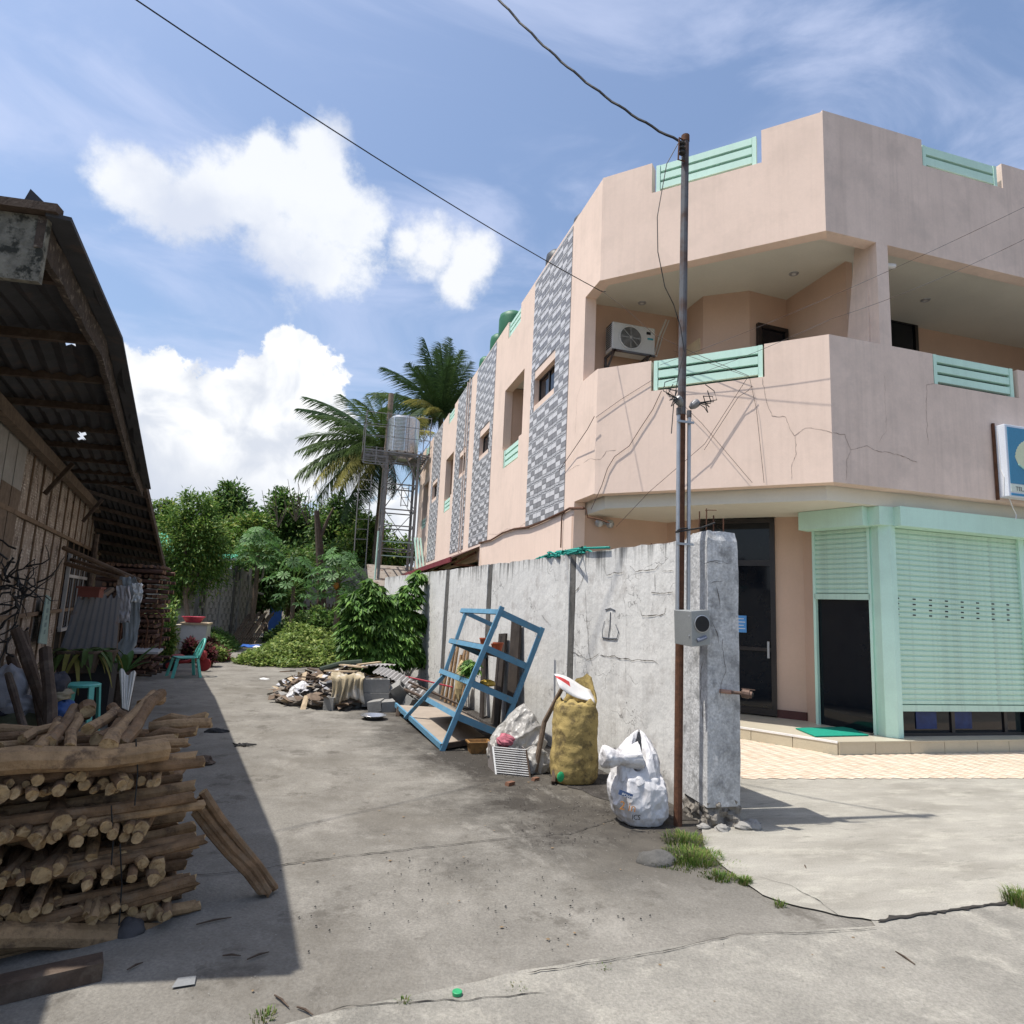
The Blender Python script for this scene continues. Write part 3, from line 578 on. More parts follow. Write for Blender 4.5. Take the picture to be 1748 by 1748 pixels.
# roller shutters
S1, S2 = V((6.93, 8.02, 0)), V((7.19, 7.26, 0)); ds = (S2-S1).normalized(); ns = V((ds.y, -ds.x, 0)); ns = ns if ns.x < 0 else -ns
def shutter(p0, d, W, z0, z1, nrm, slots=False):
    p0, d, nrm = V(p0), V(d).normalized(), V(nrm).normalized()
    s_ = MB().obox(p0+d*W/2+V((0, 0, z0+.04))+nrm*.01, d*W/2, nrm*.02, V((0, 0, .04))).build('roller_shutter', MINTD, bld)
    h = .072; z = z0+.085; k = 0; src = None
    while z < z1-.01:
        if src is None:
            m = MB(); pr = [(0, 0), (.018, .012), (.018, h-.022), (0, h-.012), (0, h)]
            for (o0, a), (o1, b) in zip(pr[:-1], pr[1:]): m.quad(p0+nrm*o0+V((0, 0, z+a)), p0+d*W+nrm*o0+V((0, 0, z+a)), p0+d*W+nrm*o1+V((0, 0, z+b)), p0+nrm*o1+V((0, 0, z+b)))
            m.quad(p0+nrm*-.004+V((0, 0, z)), p0+d*W+nrm*-.004+V((0, 0, z)), p0+d*W+nrm*-.004+V((0, 0, z+h)), p0+nrm*-.004+V((0, 0, z+h)))
            src = m.build('slat', MINTD, s_); sz = z
        else:
            o = inst(src, s_, name='slat'); o.location.z += z-sz
        z += h
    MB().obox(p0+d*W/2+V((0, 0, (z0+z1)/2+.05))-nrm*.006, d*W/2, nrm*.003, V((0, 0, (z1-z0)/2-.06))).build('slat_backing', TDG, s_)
    if slots:
        for r_ in range(4):
            zz = z0+.085+h*(16+r_)+.033
            for j in range(slots):
                c = p0+d*(W*(j+.02+.012*r_)/slots*1.0+.02)+nrm*.0195+V((0, 0, zz)); MB().obox(c, d*.026, nrm*.001, V((0, 0, .009))).build('vent_slot', BLACK, s_)
    return s_
part(MB().obox(S2+V((0, 0, 1.56))+ds*.0, ds*.018, ns*.03, V((0, 0, 1.39))), 'shutter_guide', MINT)
shutter(S1, ds, (S2-S1).length, 1.95, 2.95, ns)
XS0, XS1, YS = 7.42, 9.68, 7.10
shutter((XS0, YS, 0), (1, 0, 0), XS1-XS0, .5, 2.95, (0, -1, 0), 8)
shutter((XS1+.1, YS, 0), (1, 0, 0), 2.6, .5, 2.95, (0, -1, 0))
part(MB().box(XS1, XS1+.1, YS-.05, YS+.02, pz, 2.95), 'shutter_guide', MINT)
part(MB().box(XS0-.03, XS0, YS-.05, YS+.02, pz, 2.95), 'shutter_guide', MINT)
part(MB().obox(S1+V((0, 0, 1.56))+ds*-.0, ds*.02, ns*.03, V((0, 0, 1.39))), 'shutter_guide', MINT)
part(MB().prism([(7.2, 7.27), (7.17, 7.08), (7.27, 6.98), (7.38, 7.0), (7.39, 7.15), (7.33, 7.27)], pz, 2.97), 'shutter_post', MINT, bevel=.006)
hd = MB().box(7.33, XE, 6.86, 7.16, 2.95, 3.215); part(hd, 'shutter_hood', MINT)
part(MB().obox((S1+S2)/2+ns*.16+V((0, 0, 3.083))-ds*.0, ds*.47, ns*.13, V((0, 0, .132))), 'shutter_hood', MINT)
part(MB().prism([(7.05, 7.3), (7.1, 6.98), (7.33, 6.97), (7.34, 7.3)], 2.96, 3.214), 'shutter_hood', MINT)
gs = MB().obox((S1+S2)/2-ns*.05+V((0, 0, 1.07)), ds*.39, ns*.005, V((0, 0, .9))); part(gs, 'shop_window', GLASS)
part(MB().box(XS0-.05, XE-.2, YS+.06, YS+.07, pz, 2.95), 'shop_window', GLASS)
for x in (7.4, 8.35, 9.3, 10.2): part(MB().box(x, x+.06, YS+.04, YS+.06, pz, .6), 'window_mullion', DARKAL)
part(MB().box(XS0, XE-.2, YS+.03, YS+.06, pz, pz+.04), 'window_sill', DARKAL)
for x, ww in ((7.75, .35), (8.42, .3)): part(MB().box(x, x+ww, YS+.048, YS+.056, .26, .5), 'blue_curtain', mat('blue_curtain', (.012, .03, .11), .4, .4, 9))
part(MB().box(7.3, 12.9, 7.25, 7.3, 3.0, 3.21).box(7.1, 12.9, 7.25, 7.3, 0, .17), 'ground_wall', PINKD)
# doormat
c = [G(*p, .176) for p in ((1358, 1244), (1446, 1242), (1483, 1256), (1392, 1258))]; m = MB(); top = [p+V((0, 0, .012)) for p in c]
m.add(c+top, [(4, 5, 6, 7), (0, 1, 5, 4), (1, 2, 6, 5), (2, 3, 7, 6), (3, 0, 4, 7)]); tag(m.build('doormat', mat('green_mat', (.01, .25, .17), .9, .15, 30, .4, 200)), 'flat green doormat on the beige porch before the shutters', 'doormat')
# air conditioner outdoor unit
p = AY(1046, 548, 9.72); q = AY(1118, 605, 9.72); ax0, ax1, az0, az1 = p.x, q.x, q.z-.02, p.z
ac = thing('air_conditioner', 'white outdoor air conditioner unit on a bracket in the upper corner balcony', 'air conditioner', ((ax0+ax1)/2, 9.85, az0))
ACW = mat('grey_white_metal', (.55, .55, .52), .5, .04, 3, .02)
MB().box(ax0, ax1, 9.72, 10.02, az0, az1).build('casing', ACW, ac, bevel=.015)
cx, cz = ax0+(ax1-ax0)*.42, (az0+az1)/2; rr = (az1-az0)*.44
MB().lathe((cx, 9.718, cz), [(rr, 0), (rr, .012), (rr*.9, .012), (rr*.88, .0)], 28, ax=(0, -1, 0)).build('fan_ring', ACW, ac)
MB().lathe((cx, 9.716, cz), [(rr*.88, 0), (rr*.88, .003), (.001, .003)], 28, ax=(0, -1, 0)).build('fan_opening', BLACK, ac)
gr = MB()
for k in range(1, 9): gr.lathe((cx, 9.706, cz), [(rr*k/9.2-.004, 0), (rr*k/9.2-.004, .005), (rr*k/9.2, .005), (rr*k/9.2, 0)], 24, ax=(0, -1, 0))
for k in range(8): gr.bar((cx, 9.703, cz), (cx+rr*.87*_c(k*math.pi/4), 9.703, cz+rr*.87*_s(k*math.pi/4)), .006, .006, up=(0, 1, 0))
gr.build('fan_grille', ACW, ac)
for k in range(12): MB().box(ax0-.006, ax0, 9.76, 9.98, az0+.06+k*.037, az0+.075+k*.037).build('side_vent', BLACK, ac)
MB().box(ax1-.17, ax1-.09, 9.712, 9.718, az1-.14, az1-.09).build('badge', BLACK, ac); MB().box(ax1-.15, ax1-.04, 9.712, 9.718, az1-.23, az1-.2).build('badge', mat('teal_print', (.05, .3, .35)), ac)
br = MB()
for x in (ax0+.05, ax1-.1): br.bar((x, 9.70, az0-.02), (x, 10.12, az0-.02), .04, .03).bar((x, 10.1, az0-.35), (x, 10.1, az0-.02), .04, .03, up=(0, 1, 0)).bar((x, 9.75, az0-.03), (x, 10.1, az0-.3), .03, .03)
br.box(ax0, ax1, 9.70, 9.74, az0-.035, az0-.003); br.build('bracket', RUST, ac)
pi = MB().tube([(ax1, 9.9, az0+.15), (ax1+.12, 9.95, az0+.15), (ax1+.2, 10.05, az0+.3), (ax1+.3, 10.1, az1+.1), (ax1+.42, 10.1, 7.0)], .018, 8).tube([(ax1, 9.9, az0+.1), (ax1+.16, 9.95, az0+.1), (ax1+.24, 10.05, az0+.25), (ax1+.36, 10.1, az1+.1), (ax1+.48, 10.1, 7.0)], .012, 8)
pi.build('refrigerant_pipe', WHITEP, ac)
# camera and round floodlights
def seccam(p, d, label):
    t = thing('security_camera', label, 'camera', p); d = V(d).normalized(); p = V(p)
    MB().lathe(p-d*.09, [(.04, 0), (.04, .17), (.034, .18)], 14, ax=d).build('body', WHITEP, t, smooth=False); MB().lathe(p+d*.088, [(.033, 0), (.028, .004), (.001, .004)], 14, ax=d).build('lens', BLACK, t)
    MB().tube([p-d*.03, p-d*.03+V((0, 0, .12))], .014, 8).build('mount', WHITEP, t)
seccam(PL(1517, 454, (0, 6.98, 0), (0, 1, 0)), (1, -.4, -.15), 'white security camera beside the upper column under the roof band')
fl = AY(1030, 892, 9.90); t = thing('outdoor_lamp', 'twin round bulkhead lamp on the recessed ground floor wall', 'lamp', fl)
for dx in (-.08, .09):
    MB().lathe((fl.x+dx, fl.y, fl.z), [(.06, 0), (.075, .05), (.05, .1), (.02, .11)], 14, ax=(.3*(1 if dx > 0 else -1), -1, -.5)).build('lamp_head', STEEL, t)
MB().box(fl.x-.05, fl.x+.05, fl.y, 9.985, fl.z-.03, fl.z+.03).build('base', STEEL, t)
# hanging light-box sign
SGW = mat('sign_white', (.62, .66, .72), .35, .03, 3, .0)
sx, sy0, sy1 = 8.97, 6.61, 6.765; a0 = AY(1698, 733, 6.5).z; z0, z1 = 3.46, 4.50
sgn = thing('lightbox_sign', 'blue and white light-box sign with a cream tooth-like emblem and TEL lettering on pink wall', 'sign', (9.8, 6.6, z0))
MB().box(sx, sx+1.7, sy0, sy1, z0, z1).build('box', SGW, sgn, bevel=.01)
MB().box(sx+.04, sx+1.66, sy0-.006, sy0, z0+.19, z1-.04).build('blue_face', mat('sign_blue', (.055, .23, .38), .4, .1, 2), sgn)
MB().box(sx+.04, sx+1.66, sy0-.006, sy0, z0+.07, z0+.18).build('text_band', mat('sign_cream_band', (.62, .68, .60), .4), sgn)
MB().box(sx+.04, sx+1.66, sy0-.006, sy0, z0+.02, z0+.05).build('blue_line', mat('sign_blue2', (.05, .25, .45), .4), sgn)
ol = []
for k in range(41):
    th = math.pi*(.02+1.0*k/40)+math.pi*0; r_ = .33*(1+.03*(k % 2)); ol.append((sx+.50-_c(th)*r_*1.05, z0+.54+_s(th)*r_*.95))
ol += [(sx+.83, z0+.48), (sx+.74, z0+.42), (sx+.6, z0+.41), (sx+.45, z0+.40), (sx+.3, z0+.42), (sx+.2, z0+.47)]
em = MB(); n = len(ol); em.add([(x, sy0-.0065, z) for x, z in ol]+[(x, sy0-.010, z) for x, z in ol], [tuple(range(n, 2*n))]+[(i, (i+1) % n, n+(i+1) % n, n+i) for i in range(n)])
em.build('emblem', mat('sign_cream', (.62, .66, .46), .5), sgn)
MB().tube([(sx+.2, sy0-.01, z0+.47), (sx+.35, sy0-.011, z0+.39), (sx+.55, sy0-.011, z0+.36), (sx+.8, sy0-.011, z0+.42)], .010, 6).build('emblem_line', mat('sign_mint', (.4, .66, .58), .5), sgn)
def text(body, p, size, m, parent, rot=(math.pi/2, 0, 0), name='lettering', ext=.001, off=0.):
    cu = bpy.data.curves.new(name, 'FONT'); cu.body = body; cu.size = size; cu.extrude = ext; cu.offset = off
    tmp = bpy.data.objects.new('tmp', cu); me = bpy.data.meshes.new_from_object(tmp); bpy.data.objects.remove(tmp)
    o = bpy.data.objects.new(name, me); sc.collection.objects.link(o); me.materials.append(m); o.parent = parent; o.rotation_euler = rot; o.location = V(p)-ORG[parent.name]; ORG[o.name] = ORG[parent.name]; return o
text('TEL. 8', (sx+.12, sy0-.008, z0+.09), .085, DARKAL, sgn)
MB().tube([(sx-.006, sy0+.10, z1-.08), (sx-.006, sy0+.09, z0+.4), (sx-.006, sy0+.05, z0+.28), (sx-.006, sy0+.07, z0+.02)], .006, 6).build('cord', WHITEP, sgn)
MB().bar((sx-.02, sy1-.01, z0-.03), (sx-.02, sy1-.01, z1+.04), .03, .03, up=(0, 1, 0)).build('mounting_rail', RUSTD, sgn)
MB().tube([(sx+.1, sy0+.08, z0), (sx+.16, sy0+.08, z0-.14), (sx+.24, sy0+.1, z0-.22), (sx+.2, sy0+.08, z0-.30)], .006, 6).build('loose_wire', WHITEP, sgn)
# green roof tanks peeping over the side parapet
for i, (px, py, Y, r_) in enumerate(((876, 535, 0, .40), (853, 572, 0, .28), (830, 610, 0, .22), (951, 430, 0, .25), (996, 368, 0, .2), (927, 470, 0, .12))):
    p = PL(px, py, (Bx+.26+r_, 0, 0), (1, 0, 0)); ht = p.z-8.1
    tk = MB().lathe((Bx+.26+r_, p.y, 8.1), [(r_, 0), (r_, ht-.22), (r_*.93, ht-.1), (r_*.6, ht-.01), (.001, ht)], 20).build('roof_tank', mat('dark_green_tank', (.03, .14, .07), .5) if i < 3 else mat('black_tank', (.05, .055, .06), .5), smooth=True)
    tag(tk, ['green roof tank beside the mint rail over the second tiled strip', 'green roof tank just left of the one beside the roof rail', 'leftmost small green roof tank, over the middle pair of tiled strips', 'dark tank top peeping over the nearest tiled strip', 'dark tank top at the near corner of the roof', 'small dark tank top left of the nearest tiled strip'][i], 'water tank')
# maroon awning along the building foot
aw = thing('awning', 'maroon-edged sheet metal awning along the foot of the pink side wall', 'awning', (Bx-.5, 22, 2.7))
MB().add([(Bx, 16.9, 3.22), (Bx, 29, 3.22), (Bx-.75, 29, 2.86), (Bx-.75, 16.9, 2.86), (Bx, 16.9, 3.24), (Bx, 29, 3.24), (Bx-.75, 29, 2.88), (Bx-.75, 16.9, 2.88)], [(0, 1, 2, 3), (7, 6, 5, 4), (0, 3, 7, 4), (3, 2, 6, 7), (1, 5, 6, 2)]).build('sheet', mat('brown_sheet', (.10, .05, .04), .6), aw)
MB().box(Bx-.79, Bx-.75, 16.9, 29, 2.76, 2.90).build('fascia', mat('maroon_paint', (.20, .035, .045), .5), aw)
for y in (17.2, 20, 23, 26): MB().bar((Bx-.7, y, 2.7), (Bx-.02, y, 3.1), .05, .05).bar((Bx-.7, y, 2.72), (Bx-.02, y, 2.72), .05, .05).build('bracket', RUSTD, aw)
part(MB().box(Bx+.9, Bx+1.0, 16.9, 29.1, 0, 3), 'inner_wall', CONCD)
# cable along the facade
cab = thing('facade_cable', 'thick brown cable sagging along the foot of the tiled strips', 'cable', sf(900, 905))
MB().tube([sf(*p)+V((-.03, 0, 0)) for p in ((1000, 868), (985, 868), (975, 868), (968, 872), (950, 880), (925, 892), (905, 900), (880, 903), (860, 910), (840, 922), (820, 927))], .022, 6).build('cable', RUSTD, cab)
MB().tube([sf(*p)+V((-.03, 0, 0)) for p in ((968, 872), (962, 880), (961, 900), (960, 935))], .012, 6).build('drop_cable', RUSTD, cab)
MB().tube([cf(*p)+nch*.0+V((0, 0, 0)) for p in ((1000, 868), (1003, 883), (1025, 887), (1040, 893))], .012, 6).build('end_cable', RUSTD, cab)
for k, (px0, px1) in enumerate(((806, 797), (802, 793))):
    a_ = sf(px0, 618+k*8); b_ = sf(px1, 945)
    tag(MB().tube([(Bx-.03, a_.y, 8.80), (Bx-.03, a_.y, 3.25)], .018, 8).build('downpipe', PINKS), ['nearer pink downpipe between the middle pair of tiled strips', 'farther pink downpipe between the middle pair of tiled strips'][k], 'downpipe')
# ------------------------------------------------------------------ block wall with gate pillar
def wallmat():
    m = mat('whitewashed_plaster', (.63, .62, .585), .92, .08, 1.6, .5, 14, streak=.34, streakcol=(.26, .25, .23), col2=(.42, .40, .37), c2t=(.54, .72), c2s=3.2, grain=.08, bdist=.012)
    nt = m.node_tree; N = nt.nodes; Lk = nt.links; b = N['Principled BSDF']; src = b.inputs['Base Color'].links[0].from_socket
    tc = N.new('ShaderNodeTexCoord'); sp = N.new('ShaderNodeSeparateXYZ'); Lk.new(tc.outputs['Object'], sp.inputs[0])
    def nz(s, sca, d=7, ro=.6):
        mp = N.new('ShaderNodeMapping'); Lk.new(tc.outputs['Object'], mp.inputs[0]); mp.inputs['Scale'].default_value = sca
        n = N.new('ShaderNodeTexNoise'); n.inputs['Scale'].default_value = s; n.inputs['Detail'].default_value = d; n.inputs['Roughness'].default_value = ro; Lk.new(mp.outputs[0], n.inputs[0]); return n.outputs['Fac']
    def mth(op, a, c_):
        n = N.new('ShaderNodeMath'); n.operation = op
        for i, q in ((0, a), (1, c_)):
            if isinstance(q, (int, float)): n.inputs[i].default_value = q
            else: Lk.new(q, n.inputs[i])
        return n.outputs[0]
    def mr(x, a, c_, d=1.):
        n = N.new('ShaderNodeMapRange'); Lk.new(x, n.inputs[0]); n.inputs[1].default_value = a; n.inputs[2].default_value = c_; n.inputs[4].default_value = d; return n.outputs[0]
    # soot drips that start at the coping and run down by differing amounts
    drip = mr(mth('SUBTRACT', sp.outputs[2], mth('MULTIPLY', mth('SUBTRACT', nz(3, (4, 4, .1), 8, .7), .42), -1.9)), 2.34, 2.62)
    foot = mr(mth('SUBTRACT', mth('MULTIPLY', nz(4, (1, 1, 1)), .5), sp.outputs[2]), .05, .25)
    # hairline crazing
    vo = N.new('ShaderNodeTexVoronoi'); vo.feature = 'DISTANCE_TO_EDGE'; vo.inputs['Scale'].default_value = 2.1
    wp = N.new('ShaderNodeVectorMath'); wp.operation = 'MULTIPLY_ADD'; Lk.new(tc.outputs['Object'], wp.inputs[0]); wp.inputs[1].default_value = (.6, .6, 1.3)
    nc = N.new('ShaderNodeTexNoise'); nc.inputs['Scale'].default_value = 7; nc.inputs['Detail'].default_value = 6; Lk.new(tc.outputs['Object'], nc.inputs[0])
    sc_ = N.new('ShaderNodeVectorMath'); sc_.operation = 'SCALE'; Lk.new(nc.outputs['Color'], sc_.inputs[0]); sc_.inputs['Scale'].default_value = .35; Lk.new(sc_.outputs[0], wp.inputs[2]); Lk.new(wp.outputs[0], vo.inputs['Vector'])
    cr = mth('MULTIPLY', mr(vo.outputs['Distance'], .012, .002), mr(nz(1.7, (1, 1, 1)), .46, .6))
    cur = src
    for f, col, k in ((drip, (.07, .068, .06), .85), (foot, (.12, .115, .10), .6), (cr, (.08, .075, .07), .75)):
        n = N.new('ShaderNodeMix'); n.data_type = 'RGBA'; Lk.new(mth('MULTIPLY', f, k), n.inputs[0]); Lk.new(cur, n.inputs[6]); n.inputs[7].default_value = (*col, 1); cur = n.outputs[2]
    Lk.new(cur, b.inputs['Base Color']); return m
PLAST = wallmat()
wd = V((-.128, 1, 0)).normalized(); wn = V((-1, -.128, 0)).normalized(); W0 = V((3.04, 5.06, 0))
wall = thing('block_wall', 'long whitewashed block wall with sooty drips along the alley', 'wall', W0)
def wseg(s0, s1, name, m, off=0., h=2.28, t=.13, seed=0, zb=0., par=None):
    mb = MB(); nu = max(2, int((s1-s0)/.12)); nz_ = 20; rows = []
    for side in (0, 1):
        for j in range(nz_+1):
            for i in range(nu+1):
                s_ = s0+(s1-s0)*i/nu; top = h+.02*noise.noise(V((s_*5, seed, 0)))+.012*noise.noise(V((s_*17, seed, 3)))
                z = zb+(top-zb)*j/nz_; p = W0+wd*s_+V((0, 0, z))
                p += wn*(off+.006*noise.noise(V((s_*2.3, z*2.3, seed)))+.003*noise.noise(V((s_*9, z*9, seed)))) if side == 0 else wn*(off-t)
                rows.append(p)
    K = (nu+1)*(nz_+1); fs = []
    for j in range(nz_):
        for i in range(nu):
            a = j*(nu+1)+i; fs.append((a+1, a, a+nu+1, a+nu+2)); a += K; fs.append((a, a+1, a+nu+2, a+nu+1))
    for i in range(nu): a = nz_*(nu+1)+i; fs.append((a+1, a, a+K, a+1+K))
    for j in range(nz_):
        a = j*(nu+1); fs.append((a, a+nu+1, a+nu+1+K, a+K)[::-1]); a += nu; fs.append((a, a+nu+1, a+nu+1+K, a+K))
    mb.add(rows, fs); return mb.build(name, m, par or wall, smooth=False)
def sy(y): return (y-5.06)/wd.y
pil = [(7.22, .14, .12), (9.92, .10, .16), (12.1, .06, .18)]
cuts = [sy(5.05)]
for y, a, b in pil: cuts += [sy(y-b-.01), sy(y+a+.01)]
cuts.append(sy(17.5))
for i in range(0, len(cuts), 2): wseg(cuts[i], cuts[i+1], 'wall_panel', PLAST, seed=i)
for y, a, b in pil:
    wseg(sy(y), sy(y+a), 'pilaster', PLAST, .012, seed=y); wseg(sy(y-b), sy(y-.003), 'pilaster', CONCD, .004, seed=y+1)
# cracks and scrawls on the near panel
def wc(pts, wid, seed, amp=.012): crackline('crack', [WALL(*p) for p in pts], wid, .007, CRACK, wall, wn, seed, amp=amp)
wc([(990, 965), (997, 985), (990, 1002), (978, 1015)], .012, 1); wc([(1000, 1005), (1001, 1040), (1004, 1080), (1006, 1115), (1013, 1138)], .010, 2)
wc([(1030, 962), (1036, 982), (1050, 978), (1066, 977)], .012, 3); wc([(1045, 985), (1044, 1010)], .008, 4); wc([(1075, 965), (1086, 974), (1118, 973), (1126, 962)], .009, 5)
wc([(1150, 1010), (1135, 1012), (1112, 1011)], .010, 6); wc([(1118, 974), (1119, 1010)], .006, 7); wc([(1116, 1020), (1112, 1048)], .006, 8)
wc([(1092, 1040), (1096, 1053), (1115, 1050), (1135, 1047), (1139, 1036)], .014, 9, .02); wc([(1025, 1120), (1050, 1122), (1080, 1126), (1118, 1128), (1126, 1135)], .012, 10, .02)
wc([(1150, 972), (1140, 975), (1130, 976)], .008, 11); wc([(925, 1050), (942, 1068)], .006, 12); wc([(1062, 1000), (1070, 1050), (1069, 1170)], .004, 13); wc([(974, 1110), (1000, 1125), (1024, 1118)], .010, 14, .03)
INK = mat('grey_marker', (.10, .11, .13), .8)
def scr(pts, r=.006): MB().tube([WALL(*p, off=.008) for p in pts], r, 5).build('scrawl', INK, wall)
scr([(1028, 1088), (1040, 1090), (1053, 1090)]); scr([(1053, 1090), (1056, 1078), (1051, 1066)], .004); scr([(1042, 1045), (1041, 1070), (1038, 1090)], .005); scr([(1033, 1041), (1042, 1038), (1050, 1042)], .005); scr([(1032, 1060), (1028, 1075), (1028, 1088)], .003)
# pillar
pl = thing('gate_pillar', 'weathered grey concrete pillar with rebar stubs at the wall end', 'pillar', (3.1, 4.85, 0))
PILM = mat('worn_grey_pillar', (.50, .50, .49), .92, .16, 2.2, .9, 24, streak=.42, streakcol=(.20, .20, .195), col2=(.24, .24, .235), c2t=(.50, .66), c2s=6, grain=.25)
mb = MB(); n = 16; L0 = [(2.95, 4.62), (3.245, 4.62), (3.245, 5.02), (2.985, 5.04)]
ringN = 40; Z = [.16+(2.16)*k/26 for k in range(27)]
def ringpt(t):
    s_ = t*4; i = int(s_) % 4; a, b = V((*L0[i], 0)), V((*L0[(i+1) % 4], 0)); return a.lerp(b, s_-int(s_))
cc = V((3.1, 4.83, 0)); vs = []
for k, z in enumerate(Z):
    rnd = 1-.03*(z/2.2)-max(0, (z-2.22)/.11)**2*.13
    for j in range(ringN):
        p = ringpt(j/ringN); p = cc+(p-cc)*rnd; d = (p-cc).normalized(); p += d*(.008*noise.noise(V((p.x*4, p.y*4, z*3)))+.005*noise.noise(V((p.x*19, p.y*19, z*19))))
        vs.append((p.x, p.y, z-(.03*abs(noise.noise(V((p.x*11, p.y*11, 5)))) if k == 26 else 0)))
fs = [(k*ringN+j, k*ringN+(j+1) % ringN, (k+1)*ringN+(j+1) % ringN, (k+1)*ringN+j) for k in range(26) for j in range(ringN)]+[tuple(26*ringN+j for j in range(ringN))]
mb.add(vs, fs).build('shaft', PILM, pl)
bb = MB()
nb = 64; rows = []
for k in range(9):
    z = .20*k/8
    for j in range(nb):
        p = ringpt(j/nb); d = (p-cc).normalized(); p += d*(-.012+.06*(1-z/.2)*abs(noise.noise(V((p.x*6, p.y*6, z*5))))+.05*noise.noise(V((p.x*17, p.y*17, z*20)))); rows.append((p.x, p.y, z+(.03*noise.noise(V((p.x*20, p.y*20, 3))) if k == 8 else 0)))
bb.add(rows, [(k*nb+j, k*nb+(j+1) % nb, (k+1)*nb+(j+1) % nb, (k+1)*nb+j) for k in range(8) for j in range(nb)])
for k in range(14):
    a = random.uniform(0, 1)*.99; p = ringpt(a); s_ = random.uniform(.012, .03); bb.blob((p.x, p.y, random.uniform(.0, .2)), (s_, s_, s_*.9), .4, 2, 8, 6, seed=k)
bb.build('broken_base', mat('crumbled_concrete', (.24, .22, .19), .95, .4, 14, .8, 40, col2=(.08, .07, .06), c2t=(.48, .6), c2s=14), pl)
for k, (x, y, s_) in enumerate(((3.24, 4.57, .06), (3.32, 4.56, .05), (2.92, 4.62, .04), (3.04, 4.56, .05), (3.38, 4.66, .045))):
    tag(MB().blob((x, y, .02), (s_*1.3, s_, s_*.7), .35, 2, 10, 7, seed=k+20, flat=.0).build('concrete_lump', CONC), 'broken concrete lump, '+ORD[k]+' of those round the pillar foot', 'rubble', 'concrete lumps round the pillar foot')
for (px, py, pt) in ((1194, 912, 873), (1206, 910, 868), (1218, 909, 880), (1235, 912, 885)):
    a = AY(px, py, 4.8); b = AY(px, pt, 4.8); MB().tube([(a.x, a.y, 2.2), (b.x, b.y, b.z)], .006, 6).build('rebar', RUSTD, pl)
a = AY(1204, 871, 4.8); b = AY(1223, 871, 4.8); MB().tube([a, b], .004, 5).build('rebar', RUSTD, pl)
for k, pts in enumerate((((1195, 958), (1203, 962), (1213, 958), (1225, 961), (1232, 962)), ((1200, 1130), (1196, 1180), (1201, 1230)), ((1232, 1090), (1238, 1140), (1228, 1190)), ((1210, 960), (1232, 958), (1245, 963)), ((1212, 995), (1235, 990)), ((1222, 1000), (1230, 1040)), ((1215, 1060), (1225, 1100)))):
    crackline('crack', [PL(*p, (0, 4.612, 0), (0, -1, 0)) for p in pts], .009, .006, CRACK, pl, (0, -1, 0), k+30)
# brass valve sticking out of the pillar
vb = AY(1232, 1180, 4.60); vv = thing('water_valve', 'rusty pipe stub with brass gate valve sticking out of the grey pillar', 'valve', vb)
BR = mat('rusty_brass', (.13, .085, .065), .6, .3, 30, .2, metal=.4)
e = vb+V((.175, -.07, -.008))
MB().tube([vb+V((0, .03, 0)), vb+(e-vb)*.4], .017, 10).build('pipe_stub', mat('rust_white', (.33, .2, .15), .8), vv); MB().tube([vb+(e-vb)*.4, e], .013, 10).build('pipe', BR, vv)
MB().lathe(e-V((.01, 0, 0)), [(.02, -.03), (.034, -.022), (.034, .03), (.026, .034), (.026, .05)], 12, ax=(.75, -.66, -.1)).build('valve_body', BR, vv); MB().lathe(e+V((.028, -.026, -.004)), [(.018, 0), (.018, .012), (.001, .012)], 10, ax=(.75, -.66, -.1)).build('bore', BLACK, vv)
MB().tube([e, e+V((0, 0, .035))], .008, 8).build('stem', BR, vv); MB().bar(e+V((-.03, .02, .037)), e+V((.055, -.035, .032)), .014, .006).build('lever', BR, vv)
# pole with two conduits
pole = thing('utility_pole', 'slim rusty steel service pole beside the white wall pillar', 'pole', (2.76, 4.73, 0))
ptop = AY(1170, 232, 4.73)
MB().tube([(2.76, 4.73, 0), (2.765, 4.73, 1.7), (2.77, 4.73, 3.3)], [.033, .033, .032], 12).build('lower_tube', RUSTD, pole); MB().tube([(2.77, 4.73, 3.3), ptop], [.034, .033], 12).build('upper_tube', RUST, pole); MB().tube([ptop-V((0, 0, .06)), ptop], .037, 12).build('cap', RUSTD, pole)
for x, zt, nm in ((2.718, 3.28, 'left'), (2.818, 3.27, 'right')):
    c = thing('conduit', 'grey steel conduit strapped to the '+nm+' of the rusty pole', 'conduit', (x, 4.70, 1.5))
    MB().tube([(x, 4.69, 1.58), (x, 4.69, zt)], .0155, 10).build('pipe', STEEL, c); MB().tube([(x, 4.69, zt), (x, 4.69, zt+.06)], .020, 10).build('collar', RUST, c)
    hd_ = V((x-.02 if nm == 'left' else x+.045, 4.66, zt+.12)); MB().lathe(hd_, [(.018, -.06), (.034, -.03), (.036, .01), (.026, .03), (.01, .035)], 12, ax=(-.6 if nm == 'left' else .7, -.3, .6)).build('weather_head', mat('aged_zinc', (.20, .20, .20), .5, .3, 20, .2, metal=.5), c)
    sg_ = -1 if nm == 'left' else 1
    for k in range(5):
        a = hd_+V((0, -.02, 0)); MB().tube([a, a+V((sg_*(.05+.03*k), -.03, -.04+.02*k)), a+V((sg_*(.09+.015*k), -.02, .05*k-.08)), a+V((sg_*(.04+.02*(k % 3)), -.03, .06+.025*k-.08*(k % 2)))], .004, 5).build('service_wire', BLACK, c)
for z in (3.21, 2.18): MB().box(2.69, 2.845, 4.655, 4.668, z, z+.018).build('strap', STEEL, pole)
for k in range(3): MB().lathe((2.735, 4.69, ptop.z-.14-.045*k), [(.022, 0), (.032, .01), (.022, .02), (.022, .035)], 12).build('insulator', BLACK, pole)
